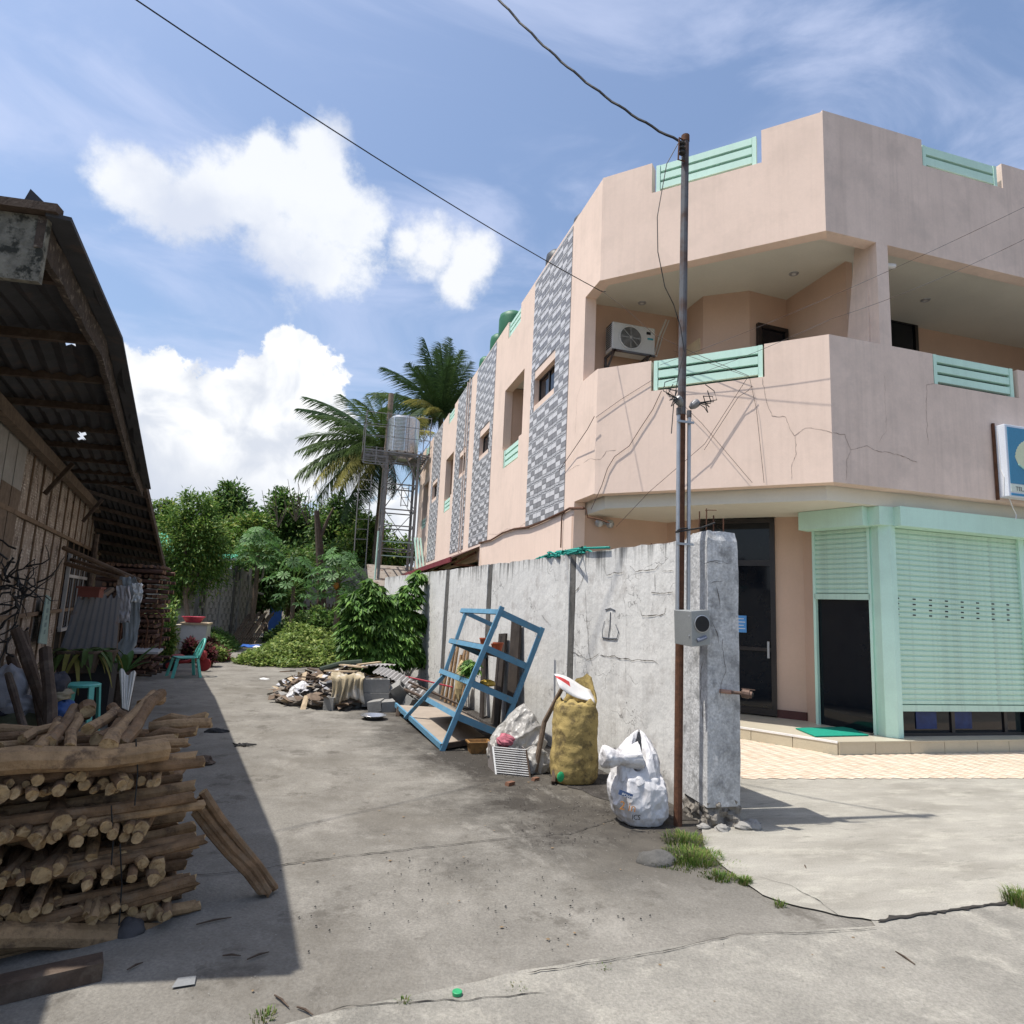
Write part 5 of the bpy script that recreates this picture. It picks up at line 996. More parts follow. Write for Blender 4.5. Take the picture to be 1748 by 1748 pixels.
for k, (a, b, wdt, m_) in enumerate((((-.95, .9, .34), (-.35, .12, .28), .10, WOODM), ((-.75, 1.25, .44), (-.28, .6, .50), .09, WOODP), ((-.5, 1.5, .52), (-.15, .7, .56), .10, WOODP), ((-1.2, .7, .12), (-.7, .15, .10), .06, WOODM), ((.3, .15, .35), (1.05, -.35, .08), .08, WOODD), ((.5, .2, .4), (1.25, -.2, .12), .06, WOODD), ((.9, .3, .05), (1.3, -.5, .03), .09, WOODD), ((-1.0, 1.4, .20), (-.3, 1.7, .5), .08, WOODM), ((.15, 1.5, .58), (-.25, .9, .58), .07, WOODP))):
    tag(MB().bar(hp+V(a), hp+V(b), wdt, .022).build('board', m_), 'loose board on the rubbish heap, '+['brown one slanting down at the front left', 'pale one left of the middle', 'pale one in the middle', 'short one on the ground at the far left', 'dark one sliding off the right', 'second dark one off the right', 'dark one flat on the soil', 'brown one at the left rear', 'short pale one at the back'][k], 'board', 'boards on the block heap')
for k in range(5):
    p = hp+V((-.95+.12*k, .25+.1*(k % 2), .05)); tag(MB().tube([p, p+V((.12, .6, .06))], .035, 8, cap=1).build('log', [BARKL, CUT]), 'short log end at the left foot of the heap, '+ORD[k]+' from left', 'log', 'short logs at the foot of the heap')
for k in range(7):
    r_ = np.random.default_rng(50+k); p = hp+V((-1.15+r_.uniform(0, .8), .5+r_.uniform(0, 1.2), .1+r_.uniform(0, .2)))
    tag(MB().blob(p, (.22, .16, .07), .6, 3, 18, 10, seed=50+k, flat=.01).build('crumpled_plastic', mat('grey_plastic', (.45, .45, .47), .5, .2, 8, .3) if k % 3 else mat('dark_plastic', (.06, .06, .065), .5)), 'crumpled plastic film in the heap, '+ORD[k]+' of the scraps', 'plastic', 'plastic scraps in the rubbish heap')
mh = MB().blob((hp.x-.55, hp.y+1.3, 0), (.95, 1.3, .34), .22, 2.2, 90, 50, seed=66, flat=0, fn=lambda p, d: p*(1+.05*noise.noise(p*9))); tag(mh.build('rubbish_core', mat('mixed_rubbish', (.16, .14, .12), .9, .5, 9, .8, 12, bdist=.03)), 'low mound of mixed rubbish under boards and sheets', 'rubbish', kind='stuff')
tag(MB().tube([hp+V((-.85, 1.6, .42)), hp+V((-.5, 1.7, .52)), hp+V((-.15, 1.75, .55))], .05, 8).build('dark_roll', mat('dark_green_roll', (.04, .055, .04), .8)), 'dark rolled mat along the back of the heap', 'roll')
tag(MB().tube([hp+V((.45, .9, .42)), hp+V((.9, .6, .36)), hp+V((1.25, .4, .30))], .012, 6).build('red_rod', mat('red_paint', (.35, .03, .05), .5)), 'thin red rod lying beyond the metal sheet', 'rod')

q_ = np.random.default_rng(123); mb = MB()
for k in range(520):
    a, r = q_.uniform(0, 6.28), q_.random()**.55; x, y = -.55+1.05*r*_c(a), 1.3+1.4*r*_s(a); z = .34*max(0, 1-r*r)**.5+q_.uniform(.0, .05); c = hp+V((x, y, max(.012, z))); L_, W_ = q_.uniform(.03, .13), q_.uniform(.02, .07); t_ = q_.uniform(0, 3.14); u = V((_c(t_), _s(t_), q_.normal()*.35))*L_; v = V((-_s(t_), _c(t_), q_.normal()*.35))*W_
    mb.add([c-u-v, c+u-v*.8, c+u*.9+v, c-u*.8+v*1.1+V((0, 0, .02)), c+V((0, 0, .015))], [(0, 1, 4), (1, 2, 4), (2, 3, 4), (3, 0, 4)], int(q_.choice(5, p=[.28, .22, .2, .18, .12])))
tag(mb.build('rubbish_bits', [WOODM, mat('grey_plastic', (.4, .4, .42)), CONC, WOODP, WOODD], org=(0, 0, 0)), 'chips, film and scraps littering the rubbish heap', 'rubbish', kind='stuff')
q_ = np.random.default_rng(124)
for k in range(10):
    a = hp+V((q_.uniform(-1.3, .1), q_.uniform(.5, 2.1), .30+q_.uniform(0, .12))); t_ = q_.uniform(-1.3, -.2) if k % 3 else q_.uniform(0, 3); b = a+V((_c(t_), _s(t_), -.12))*q_.uniform(.5, .95); tag(MB().bar(a, b, q_.uniform(.05, .10), .018).build('board', [WOODM, WOODP, WOODD][k % 3]), ['grey brown', 'pale', 'dark'][k % 3]+' offcut lying among the rubbish behind the cloth, '+ORD[k]+' one', 'board', 'offcuts in the rubbish heap')
# rocks and small things on the ground
p = G(1128, 1478); tag(MB().blob((p.x, p.y+.06, -.01), (.14, .10, .085), .25, 2, 22, 12, seed=71, flat=-.01).build('rock', mat('grey_rock', (.10, .097, .09), .95, .15, 6, .7), smooth=True), 'low rounded grey rock beside the grass at the pillar', 'rock')
p = G(203, 1625); tag(MB().blob((p.x, p.y+.17, .0), (.065, .06, .065), .2, 2, 20, 12, seed=72, flat=0).build('stone', mat('dark_stone', (.07, .065, .065), .9, .2, 8, .5), smooth=True), 'dark stone propping the near end of the firewood stack', 'stone')
pa, pb_ = G(0, 1705), G(172, 1667); tag(MB().bar(pa+V((-.5, -.18, .04)), pb_+V((0, 0, .04)), .10, .07).build('timber', WOODD), 'dark square timber lying in front of the firewood stack', 'timber')
p = G(780, 1703); tag(MB().lathe((p.x, p.y, .012), [(.020, 0), (.021, .012), (.018, .014), (.001, .012)], 18).build('bottle_cap', mat('green_cap', (.03, .30, .12), .5)), 'green plastic bottle cap lying on the alley edge', 'cap')
p = G(313, 1683); tag(MB().add([(p.x-.04, p.y-.03, .013), (p.x+.045, p.y-.02, .013), (p.x+.04, p.y+.035, .018), (p.x-.03, p.y+.04, .014)], [(0, 1, 2, 3)]).build('paper_scrap', mat('paper', (.20, .205, .205), .8), solid=.001), 'pale square paper scrap beside the shadow edge', 'paper')
p = G(368, 1252); tag(MB().blob((p.x, p.y+.06, .0), (.13, .06, .05), .3, 2, 18, 10, seed=75, flat=0).build('old_shoe', BLACK), 'dark old shoe lying beyond the firewood stack end', 'shoe')
sl = thing('black_cable_scrap', 'tangled black cord scrap at the shadow edge in the alley', 'cord', G(415, 1274)); c = G(415, 1274)
MB().tube([c+V((.13*_s(k*1.3)*(.4+k/24), .07*_c(k*1.9), .012+.01*(k % 2))) for k in range(18)], .006, 5).build('loop', BLACK, sl)
p = G(342, 1305); tag(MB().blob((p.x, p.y, .02), (.12, .09, .06), .3, 2, 18, 10, seed=76, flat=0).build('coconut_husk', WOODD), 'dark husk peeking out beyond the firewood stack end', 'husk')
for k, (px, py, L_, an) in enumerate(((440, 1637, .10, .5), (230, 1655, .07, .8), (395, 1637, .08, -.2), (365, 1577, .16, .3), (1375, 1483, .07, 1), (1545, 1640, .12, 1.5), (480, 1715, .11, -1), (520, 1732, .09, -.8))):
    p = G(px, py); d = V((_c(an), _s(an), 0))*L_/2; tag(MB().tube([p-d+V((0, 0, .014)), p+V((0, .004, .017)), p+d+V((0, 0, .014))], [.003, .005, .002], 5).build('twig', WOODD), 'small twig on the ground, '+['nearest the shadow tip', 'just before the dark stone', 'second near the shadow tip', 'beside the firewood stack foot', 'lump on the pale concrete by the pillar', 'standing on the right road slab', 'in the sun at the bottom left', 'rightmost at the bottom left'][k], 'twig')
# grass tufts
def tuft(c, n, r_, h, seed, label, name='grass_tuft', m=None):
    q_ = np.random.default_rng(seed); mb = MB()
    for _ in range(n):
        a = q_.uniform(0, 6.28); rr = r_*q_.random()**.6; b = V((c[0]+rr*_c(a), c[1]+rr*_s(a)*.8, 0.0)); hh = h*q_.uniform(.4, 1.1); le = V((_c(a)*q_.uniform(.1, .9), _s(a)*q_.uniform(.1, .9), 0))*hh; s_ = V((-_s(a), _c(a), 0))*q_.uniform(.0015, .0035)
        m1 = b+le*.4+V((0, 0, hh*.7)); tp = b+le+V((0, 0, hh*.85)); mb.add([b-s_, b+s_, m1+s_*.8, m1-s_*.8, tp], [(0, 1, 2, 3), (3, 2, 4)], int(q_.integers(3)))
    return tag(mb.build(name, [GR1, GR2, GR3]), label, 'grass', kind='stuff')
GR1 = mat('grass_green', (.07, .14, .022), .7, .3, 9, transl=.3); GR2 = mat('grass_light', (.14, .22, .04), .7, .3, 9, transl=.3); GR3 = mat('grass_dry', (.20, .19, .07), .8, .3, 9, transl=.3)
for k, (px, py, n, r_, h, lb) in enumerate(((1168, 1438, 520, .17, .065, 'green grass tuft at the foot of the rusty pole'), (1182, 1466, 1100, .21, .055, 'dense green grass patch between rock and apron'), (1150, 1475, 300, .16, .035, 'low grass where the patch thins toward the road'), (1232, 1500, 320, .10, .04, 'low creeping weeds along the apron edge'), (1272, 1510, 220, .045, .05, 'round brownish grass tuft on the apron edge'), (1331, 1549, 60, .035, .045, 'tiny star-shaped grass tuft on bare concrete'), (1745, 1545, 420, .11, .09, 'grass tuft at the right frame edge by the crack'), (1210, 1480, 500, .26, .025, 'sparse creeping grass between the pillar foot and the rock'), (450, 1740, 60, .05, .03, 'tiny weed at the bottom edge left of centre'), (690, 1715, 40, .03, .03, 'tiny weed near the green bottle cap'), (880, 1690, 40, .05, .02, 'sparse weed in the road joint'), (1030, 1655, 40, .05, .02, 'faint weed along the road joint further right'))):
    p = G(px, py); tuft((p.x, p.y), n, r_, h, 100+k, lb)
# ------------------------------------------------------------------ firewood
ST = V((-.43, 3.86, 0)); su = V((.92, .39, 0)).normalized(); sv = V((-.39, .92, 0)).normalized()
def FP(px, py, d=0.): return PL(px, py, ST+sv*d, sv)
def log(p, q, r0, r1, label, group, m=None, n=9, bend=.02, seed=0, knots=True, name='log'):
    rr = random.Random(seed*7+3); p, q = V(p), V(q); L = (q-p).length; k = max(3, int(L/.14)); d = (q-p).normalized(); s_ = d.orthogonal(); s2 = d.cross(s_)
    pts = []; rs = []
    for i in range(k+1):
        t = i/k; o = s_*(noise.noise(V((t*2.2, seed, 0)))*bend*2)+s2*(noise.noise(V((t*2.2, seed, 5)))*bend*2)
        pts.append(p.lerp(q, t)+o); rs.append((r0+(r1-r0)*t)*(1+.10*noise.noise(V((t*L*7, seed, 9)))+(.14 if knots and rr.random() < .10 else 0)))
    pts[0] += s_*.0; mb = MB(); mb.tube(pts, rs, n, cap=1, jit=.06)
    # slanted hatchet cut on the near end
    for j in range(n):
        v = V(mb.v[j]); mb.v[j] = tuple(v+d*(v-pts[0]).dot(s_)*rr.uniform(-.7, .7)/max(r0, .01)*.02+d*rr.uniform(-.006, .006))
    return tag(mb.build(name, [m or BARK, CUT]), label, 'log', group)
rowpx = [1552, 1480, 1413, 1337]; rown = ['bottom', 'second', 'third', 'top']
seed = 0
for r_, py in enumerate(rowpx):
    q_ = np.random.default_rng(r_+11); px = (285, 270, 245, 262)[r_]; k = 0
    while px > -70:
        grp = q_.integers(3, 7); 
        for g_ in range(grp):
            rad = q_.uniform(4.2, 7.6)*.00385*(1.45 if q_.random() < .15 else 1); zoff = q_.choice([-13, 12, 0, 4])+q_.normal()*3
            c = FP(px, py+zoff-((px-150)*.035)); a = c-sv*q_.uniform(-.02, .13); b = c+sv*q_.uniform(.8, 1.15)+su*(.12+q_.normal()*.16)+V((0, 0, q_.normal()*.02))
            lab_ = 'cut log end facing out, '+(ORD[k] if k < len(ORD) else 'farthest left')+' from right in the '+rown[r_]+' row of ends'
            log(a, b, rad, rad*q_.uniform(.85, 1.1), lab_, 'firewood logs showing their cut ends', BARKL if q_.random() < .6 else BARK, 10, .015, seed); seed += 1; k += 1
            px -= q_.uniform(5, 11)
        px -= q_.uniform(3, 16)
        if k >= 44: break
lrow = [(1592, 1603), (1512, 1522), (1443, 1455), (1372, 1386), (1300, 1316)]
for r_, ys in enumerate(lrow):
    q_ = np.random.default_rng(r_+31)
    for k in range(12):
        dep = [.0, .02, .22, .42, .62, .85, .3, .45, .6, .03, .7, .4][k]; py = ys[k % 2]+(-9 if k in (9, 6) else 0)+q_.normal()*2; rad = q_.uniform(.020, .033)
        xr = q_.uniform(322, 352) if r_ > 0 else q_.uniform(318, 345)
        c = FP(xr, py-12, 0)+sv*dep; d_ = V((q_.normal()*.02, q_.normal()*.02, 0)); a = c; b = c-su*2.5+V((0, 0, -.06+q_.normal()*.015)); a.z = max(a.z, rad); b.z = max(b.z, rad)
        big = (r_ == 4 and k == 0)
        if big: rad = .058; a = FP(285, 1278, -.02); b = FP(-300, 1325, -.05)
        if r_ == 0 and k == 0: rad = .055; a = FP(345, 1588, -.02); b = FP(-300, 1612, -.05)
        log(a, b, rad*.9, rad*1.1, 'long log lying sideways, '+ORD[k]+' of the '+['lowest', 'second lowest', 'middle', 'second highest', 'highest'][r_]+' lengthwise layer', 'long firewood logs laid sideways', BARKL if big or q_.random() < .45 else BARK, 9, .02, 300+seed, name='long_log'); seed += 1
top = [((206, 1271), (274, 1183), .030, 0, .5), ((190, 1262), (262, 1182), .026, .05, .5), ((185, 1275), (222, 1228), .040, -.06, .3), ((222, 1240), (192, 1206), .030, .3, .55), ((150, 1245), (198, 1215), .026, .1, .5), ((120, 1276), (132, 1212), .024, -.02, .5), ((84, 1268), (128, 1210), .026, 0, .5), ((62, 1283), (100, 1240), .028, -.04, .2), ((38, 1262), (105, 1228), .022, .1, .4), ((150, 1215), (148, 1206), .034, .4, .6), ((352, 1222), (262, 1233), .022, .45, .55), ((362, 1234), (255, 1240), .027, .35, .4), ((334, 1248), (250, 1258), .024, .25, .3), ((300, 1262), (230, 1268), .024, .15, .2), ((322, 1268), (200, 1282), .022, .1, .15), ((85, 1285), (98, 1262), .022, -.02, .1), ((118, 1255), (70, 1262), .02, .2, .3), ((0, 1275), (90, 1268), .024, .15, .2), ((-40, 1262), (60, 1255), .022, .3, .35), ((-60, 1248), (120, 1240), .022, .5, .5), ((240, 1205), (275, 1192), .03, .5, .6), ((165, 1262), (205, 1236), .028, .1, .3)]
for k, (a, b, rad, d0, d1) in enumerate(top):
    a, b = FP(*a, d0), FP(*b, d1); log(a, b, rad*1.1, rad*.95, 'log in the loose heap on top of the firewood stack, '+(ORD[k])+' of these', 'logs heaped loose on top of the firewood stack', BARKL if k % 3 else BARK, 10, .012, 700+k)
    if k % 4 == 0: pass
for k, (a, b) in enumerate((((470, 1517), (345, 1352)), ((458, 1524), (338, 1372)), ((448, 1526), (333, 1385)), ((464, 1518), (340, 1360)), ((452, 1520), (336, 1378)))):
    p = G(*a, .025+.0*k); q2_ = FP(*b, .08+.02*k); log(p, q2_, .020, .023, ['outermost', 'third', 'innermost', 'second', 'fourth'][k]+' dark stick of the bundle leaning on the firewood stack', 'dark sticks leaning on the stack end', BARK, 8, .008, 900+k, name='stick')
for k, (px, y0, y1) in enumerate(((232, 1262, 1375), (190, 1375, 1500), (205, 1440, 1580))):
    tag(MB().tube([FP(px, y0, -.07), FP(px+3, (y0+y1)/2, -.05), FP(px-2, y1, -.07)], .0035, 5).build('binding_wire', BLACK), 'thin black binding wire on the firewood, '+['upper', 'middle', 'lower'][k]+' one', 'wire')
mb = MB(); c = ST-su*1.2+sv*.55  # dark brush filling the core of the stack
# ------------------------------------------------------------------ bamboo house
hs = thing('bamboo_house', 'old woven bamboo house with dark corrugated roof on the left', 'house', (-4.4, 9, 0))
hd = V((-.194, 1, 0)).normalized(); hn = V((1, .194, 0)).normalized()
ZE = 3.27
def ep(y, off=0., z=ZE): return V((-.194*y+off+float(np.interp(y, [3.28, 4.75, 7, 9.4], [-.69, -.59, -.64, -.69])), y, z))    # rake edge of the roof
SAW = mat('woven_bamboo', (.32, .26, .21), .85, .3, 3, .3, 40, col2=(.10, .065, .045), c2t=(.5, .66), c2s=5)
def weavemat():
    m = SAW; nt = m.node_tree; N = nt.nodes; Lk = nt.links; b = N['Principled BSDF']; src = b.inputs['Base Color'].links[0].from_socket
    tc = N.new('ShaderNodeTexCoord'); mp = N.new('ShaderNodeMapping'); Lk.new(tc.outputs['Object'], mp.inputs[0]); mp.inputs['Scale'].default_value = (1, 1, .9)
    fm = N.new('ShaderNodeMapping'); Lk.new(tc.outputs['Object'], fm.inputs[0]); fm.inputs['Scale'].default_value = (24, 24, 6); fm.inputs['Rotation'].default_value = (.10, 0, 0)
    fn_ = N.new('ShaderNodeTexNoise'); fn_.inputs['Scale'].default_value = 1.2; fn_.inputs['Detail'].default_value = 2; Lk.new(fm.outputs[0], fn_.inputs[0]); fr_ = N.new('ShaderNodeMapRange'); Lk.new(fn_.outputs['Fac'], fr_.inputs[0]); fr_.inputs[1].default_value = .52; fr_.inputs[2].default_value = .60
    w1 = N.new('ShaderNodeTexWave'); w1.wave_type = 'BANDS'; w1.bands_direction = 'Z'; w1.inputs['Scale'].default_value = 9; w1.inputs['Distortion'].default_value = 5; w1.inputs['Detail'].default_value = 3; w1.inputs['Detail Scale'].default_value = 2.5
    Lk.new(mp.outputs[0], w1.inputs[0])
    w2 = N.new('ShaderNodeTexWave'); w2.wave_type = 'BANDS'; w2.bands_direction = 'Y'; w2.inputs['Scale'].default_value = .8; w2.inputs['Distortion'].default_value = 9; w2.inputs['Detail'].default_value = 3; Lk.new(mp.outputs[0], w2.inputs[0])
    ml = N.new('ShaderNodeMath'); ml.operation = 'MULTIPLY'; Lk.new(fr_.outputs[0], ml.inputs[0]); wr = N.new('ShaderNodeMapRange'); Lk.new(w1.outputs['Fac'], wr.inputs[0]); wr.inputs[1].default_value = .2; wr.inputs[2].default_value = .7; wr.inputs[3].default_value = .25; Lk.new(wr.outputs[0], ml.inputs[1])
    mx = N.new('ShaderNodeMix'); mx.data_type = 'RGBA'; Lk.new(ml.outputs[0], mx.inputs[0]); Lk.new(src, mx.inputs[6]); mx.inputs[7].default_value = (.66, .58, .50, 1); Lk.new(mx.outputs[2], b.inputs['Base Color'])
    bp = N.new('ShaderNodeBump'); bp.inputs['Strength'].default_value = .8; bp.inputs['Distance'].default_value = .02; Lk.new(ml.outputs[0], bp.inputs['Height']); Lk.new(bp.outputs[0], b.inputs['Normal'])
weavemat()
def hp_(y, z, off=0.): return V((XH-.194*y, y, z))+hn*off
BAM = mat('bamboo_batten', (.19, .13, .085), .8, .25, 10, .2, 40, col2=(.09, .06, .04), c2t=(.52, .66), c2s=5)
# panels of weave between vertical battens
y = 2.4; k = 0
WY0, WY1 = HW(115, 940).y, HW(155, 960).y
while y < 15.9:
    y1 = min(y+.62, 16.0)
    for za, zb in ((.25, 1.25), (1.27, 2.36), (2.40, 3.18)):
        if y < 2: continue
        if WY0-.2 < (y+y1)/2 < WY1+.1 and za < 1.3+1 and zb > 1.2 and za < 2.35 and zb < 2.4: continue
        MB().obox((hp_(y, (za+zb)/2)+hp_(y1, (za+zb)/2))/2, hd*((y1-y)/2*1.018-.003), hn*.008, V((0, 0, (zb-za)/2-.004))).build('woven_panel', SAW, hs)
    MB().obox(hp_(y, 1.86, .02), hd*.010, hn*.010, V((0, 0, 1.32))).build('batten', BAM, hs); y = y1; k += 1
for z in (.26, 1.26, 2.38, 3.16): MB().bar(hp_(2.3, z, .035), hp_(16, z, .035), .03, .05).build('rail', BAM, hs)
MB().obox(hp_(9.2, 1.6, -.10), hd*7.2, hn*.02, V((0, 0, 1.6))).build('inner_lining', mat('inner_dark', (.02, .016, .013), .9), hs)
MB().obox(hp_(2.3, 1.75)-V((2.5, 0, 0)), V((2.5, -.3, 0)), V((0, .02, 0)), V((0, 0, 1.7))).build('end_wall', SAW, hs)
MB().obox(hp_(9, .12, .03), hd*7, hn*.06, V((0, 0, .13))).build('plinth', CONCD, hs)
# whitewashed boards in the near upper corner
for k in range(5):
    y0_ = 6.0+k*.42; MB().obox(hp_(y0_+.2, 2.88, .03), hd*.195, hn*.012, V((0, 0, .26))).build('board', mat('pale_grey_board', (.30, .28, .25), .85, .15, 6, .2), hs); MB().obox(hp_(y0_+.2, 2.2-.0, .03), hd*.195, hn*.012, V((0, 0, .42))).build('board', MATS['pale_grey_board'] if k < 3 else WOODM, hs)
# wall plate beams and braces under the eaves
MB().bar(hp_(2.5, 3.16, .12), hp_(16.2, 3.12, .12), .10, .13).build('beam', WOODM, hs)
for y in (9.2, 12.6): MB().bar(hp_(y, 2.75, .06), ep(y+.02, -.75, ZE-.10), .04, .05).build('brace', WOODD, hs)
# window with a white frame, grille and sill
wf = [HW(115, 940, .05), HW(155, 960, .05), HW(143, 1115, .05), HW(95, 1090, .05)]
zt_, zb_ = wf[0].z, min(.95, 1.0); win = MB()
for a, b in (((WY0, zt_), (WY1, zt_)), ((WY0, zb_), (WY1, zb_)), ((WY0, zb_), (WY0, zt_)), ((WY1, zb_), (WY1, zt_)), ((WY0, zt_-.38), (WY1, zt_-.38))): win.bar(hp_(*a, .05), hp_(*b, .05), .05, .05, up=hn)
wo = win.build('window', mat('old_white_frame', (.42, .40, .38), .7), hs)
for t in np.linspace(0, 1, 6)[1:-1]: MB().bar(hp_(WY0+(WY1-WY0)*t, zb_, .06), hp_(WY0+(WY1-WY0)*t, zt_, .06), .016, .016, up=hn).build('bar', MATS['old_white_frame'], wo)
MB().obox(hp_((WY0+WY1)/2, (zt_+zb_)/2, .0), hd*(WY1-WY0)/2, hn*.004, V((0, 0, (zt_-zb_)/2))).build('pane', GLASS, wo)
# roof: sheets with ridges running along the house, purlins across
RU = mat('dark_roof_sheet', (.045, .045, .049), .75, .25, 5, .15, col2=(.085, .062, .05), c2t=(.54, .7), c2s=4)
SL = .52     # rise per metre towards the ridge
def rp(y, inn, dz=0.): return ep(y)+V((-inn, -.0+.10*max(0, inn), inn*.0))+V((0, 0, dz))
yy = [3.28, 4.75, 7.0, 9.4, 11.7]
for i in range(4):
    # ridges run along the alley: the sheet's waves are laid across it
    for j in range(2):
        p0 = rp(yy[i]-.04*(i > 0), .85*j*1.6, .05-.008*i+.006*j); du = V((-1.45, .145, 0)); dv = rp(yy[i+1], 0)-rp(yy[i], 0)
        ro_ = corr('roof_sheet', p0, du, dv, RU, parent=hs, n=11, amp=.016, nv=16, curl=lambda u, v, i=i, j=j: V((0 if (i or 1) else 0, 0, .02*_s(v*5+i)*(1-u)+(.03*(1-u)*_s(9*v+i) if j == 0 else 0))))
        import bmesh      # rust holes: whole faces missing from the sheet
        bm = bmesh.new(); bm.from_mesh(ro_.data); kill = []
        for f in bm.faces:
            q2_ = proj(f.calc_center_median()+ORG[hs.name])
            if any(abs(q2_[0]-hx) < wx and abs(q2_[1]-hy) < wy for hx, hy, wx, wy in ((121, 586, 9, 8), (140, 744, 5, 6))): kill.append(f)
        bmesh.ops.delete(bm, geom=kill, context='FACES'); bm.to_mesh(ro_.data); bm.free()
for y in np.arange(3.85, 11.6, .92):
    MB().bar(rp(y, .10, -.0), rp(y+.05, 2.7, -.0), .045, .06).build('purlin', WOODD, hs)
RKM = mat('rough_barge_board', (.06, .045, .036), .95, .35, 18, .9, 30, col2=(.22, .18, .14), c2t=(.54, .68), c2s=22, bdist=.02)
mb = MB(); npt = 40
for i in range(npt):
    y0_, y1_ = 3.26+(11.6-3.26)*i/npt, 3.26+(11.6-3.26)*(i+1)/npt
    j0, j1 = (noise.noise(V((y_*5, 0, 3)))*.012 for y_ in (y0_, y1_)); mb.bar(ep(y0_, -.09+j0, ZE-.05), ep(y1_, -.09+j1, ZE-.05), .035, .15+j0)
mb.build('barge_board', RKM, hs)
MB().bar(ep(3.24, -.02, ZE+.03), ep(4.75, -.02, ZE+.03), .10, .02).bar(ep(4.75, -.02, ZE+.031), ep(11.7, -.02, ZE+.02), .10, .02).build('ridge_flashing', RU, hs)
# mossy fascia at the near edge
MOSS = mat('mossy_board', (.17, .16, .13), .95, .45, 16, .8, 40, col2=(.035, .035, .028), c2t=(.50, .60), c2s=14)
e0 = ep(3.28, -.06, ZE-.13); MB().bar(e0, e0+V((-2.8, .28, .0)), .035, .32).build('fascia', MOSS, hs)
MB().bar(e0+V((.05, -.04, .185)), e0+V((-2.8, .24, .185)), .06, .04).build('fascia_cap', WOODD, hs)
tr = e0+V((-.10, .05, .22)); MB().add([tr+V(q_) for q_ in ((-.05, 0, 0), (.12, 0, -.02), (-.02, 0, .10), (-.05, .03, 0), (.12, .03, -.02), (-.02, .03, .10))], [(0, 1, 2), (5, 4, 3), (0, 3, 4, 1), (1, 4, 5, 2), (2, 5, 3, 0)]).build('sheet_tip', RU, hs)
MB().bar(e0+V((-.22, .10, .22)), e0+V((-1.1, .3, .36)), .12, .03).bar(e0+V((-.3, .2, .22)), e0+V((-1.3, .5, .28)), .10, .05).build('loose_board', mat('orange_brown_wood', (.30, .17, .08), .8), hs)
# torn holes in the roof letting light through are small bright scraps of sky: real slits
# second, lower roof beyond
lr = thing('lean_to_roof', 'sagging dark lower roof behind the bamboo house eaves', 'roof', (-3.6, 13, 2.4))
P1 = CAM+ray(244, 806)*10.6; P2 = CAM+ray(283, 978)*15.5; P3 = CAM+ray(150, 960)*14.5; P4 = CAM+ray(50, 735)*10.0
def lrp(u, v): return P1.lerp(P2, v).lerp(P4.lerp(P3, v), u)
for j in range(5):
    v0, v1 = j/5, (j+1)/5+.03; mb = MB(); K = 64; nv_ = 4
    for i in range(K+1):
        for q_ in range(nv_+1):
            p = lrp(i/K*1.0, v0+(v1-v0)*q_/nv_)+V((0, 0, .02*_c(2*math.pi*i/4)-.02*j*0+.015*(q_ == 0)+.02*_s(i*.7+j)*(1 if i < 3 else 0))); mb.v.append(tuple(p))
    mb.f = [(i*(nv_+1)+q_, i*(nv_+1)+q_+1, (i+1)*(nv_+1)+q_+1, (i+1)*(nv_+1)+q_) for i in range(K) for q_ in range(nv_)]; mb.m = [0]*len(mb.f); mb.build('roof_sheet', RU, lr, solid=.003)
for j in range(9):
    v = (j+.4)/9; MB().bar(lrp(-.01, v)-V((0, 0, .06)), lrp(1, v)-V((0, 0, .06)), .05, .07).build('purlin', WOODD, lr)
MB().bar(lrp(.0, 0)-V((0, 0, .03)), lrp(.0, 1)-V((0, 0, .03)), .05, .12).build('edge_board', WOODD, lr)
p = AY(200, 970, 13.2); MB().tube([(p.x-.4, 13.2, 0), (p.x-.4, 13.2, 2.6)], .05, 8).build('post', WOODD, lr); MB().tube([(-3.75, 15.6, 0), (-3.8, 15.6, 2.1)], .05, 8).build('post', WOODD, lr)
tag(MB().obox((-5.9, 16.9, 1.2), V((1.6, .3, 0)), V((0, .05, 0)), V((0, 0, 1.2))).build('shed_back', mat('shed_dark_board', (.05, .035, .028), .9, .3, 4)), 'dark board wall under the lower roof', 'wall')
# clutter in front of the bamboo wall -------------------------------------------------
for k, (a, b, r_) in enumerate((((108, 935), (240, 992), .035), ((122, 955), (216, 985), .03), ((112, 962), (214, 990), .035), ((60, 930), (185, 985), .0))):
    if r_: tag(MB().tube([HW(*a, .08), AY(*b, 10.6)], r_, 8).build('bamboo_pole', BAM), ['upper', 'middle', 'lower'][k]+' bamboo pole jutting from the house wall over the window', 'pole', 'bamboo poles over the window')
rp_ = thing('roof_prop', 'slanting pole frame beyond the window of the bamboo house', 'post', AY(180, 1000, 9.8))
MB().bar(AY(192, 1005, 9.8), AY(166, 1022, 9.6), .06, .05).build('brace', WOODM, rp_); MB().bar(AY(205, 990, 10.2), AY(195, 1110, 10.0), .07, .05).build('post', WOODM, rp_)
c4 = [AY(132, 1020, 8.6), AY(206, 1017, 9.2), AY(198, 1112, 9.2), AY(100, 1114, 8.6)]
mb = MB(); K = 48
for i in range(K+1):
    for j in range(9):
        p = c4[0].lerp(c4[1], i/K).lerp(c4[3].lerp(c4[2], i/K), j/8); mb.v.append((p.x, p.y+.010*_c(i*2*math.pi/6), p.z-.0+(.03*_s(i*.9) if j == 0 else 0)))
mb.f = [(i*9+j, i*9+j+1, (i+1)*9+j+1, (i+1)*9+j) for i in range(K) for j in range(8)]; mb.m = [0]*len(mb.f)
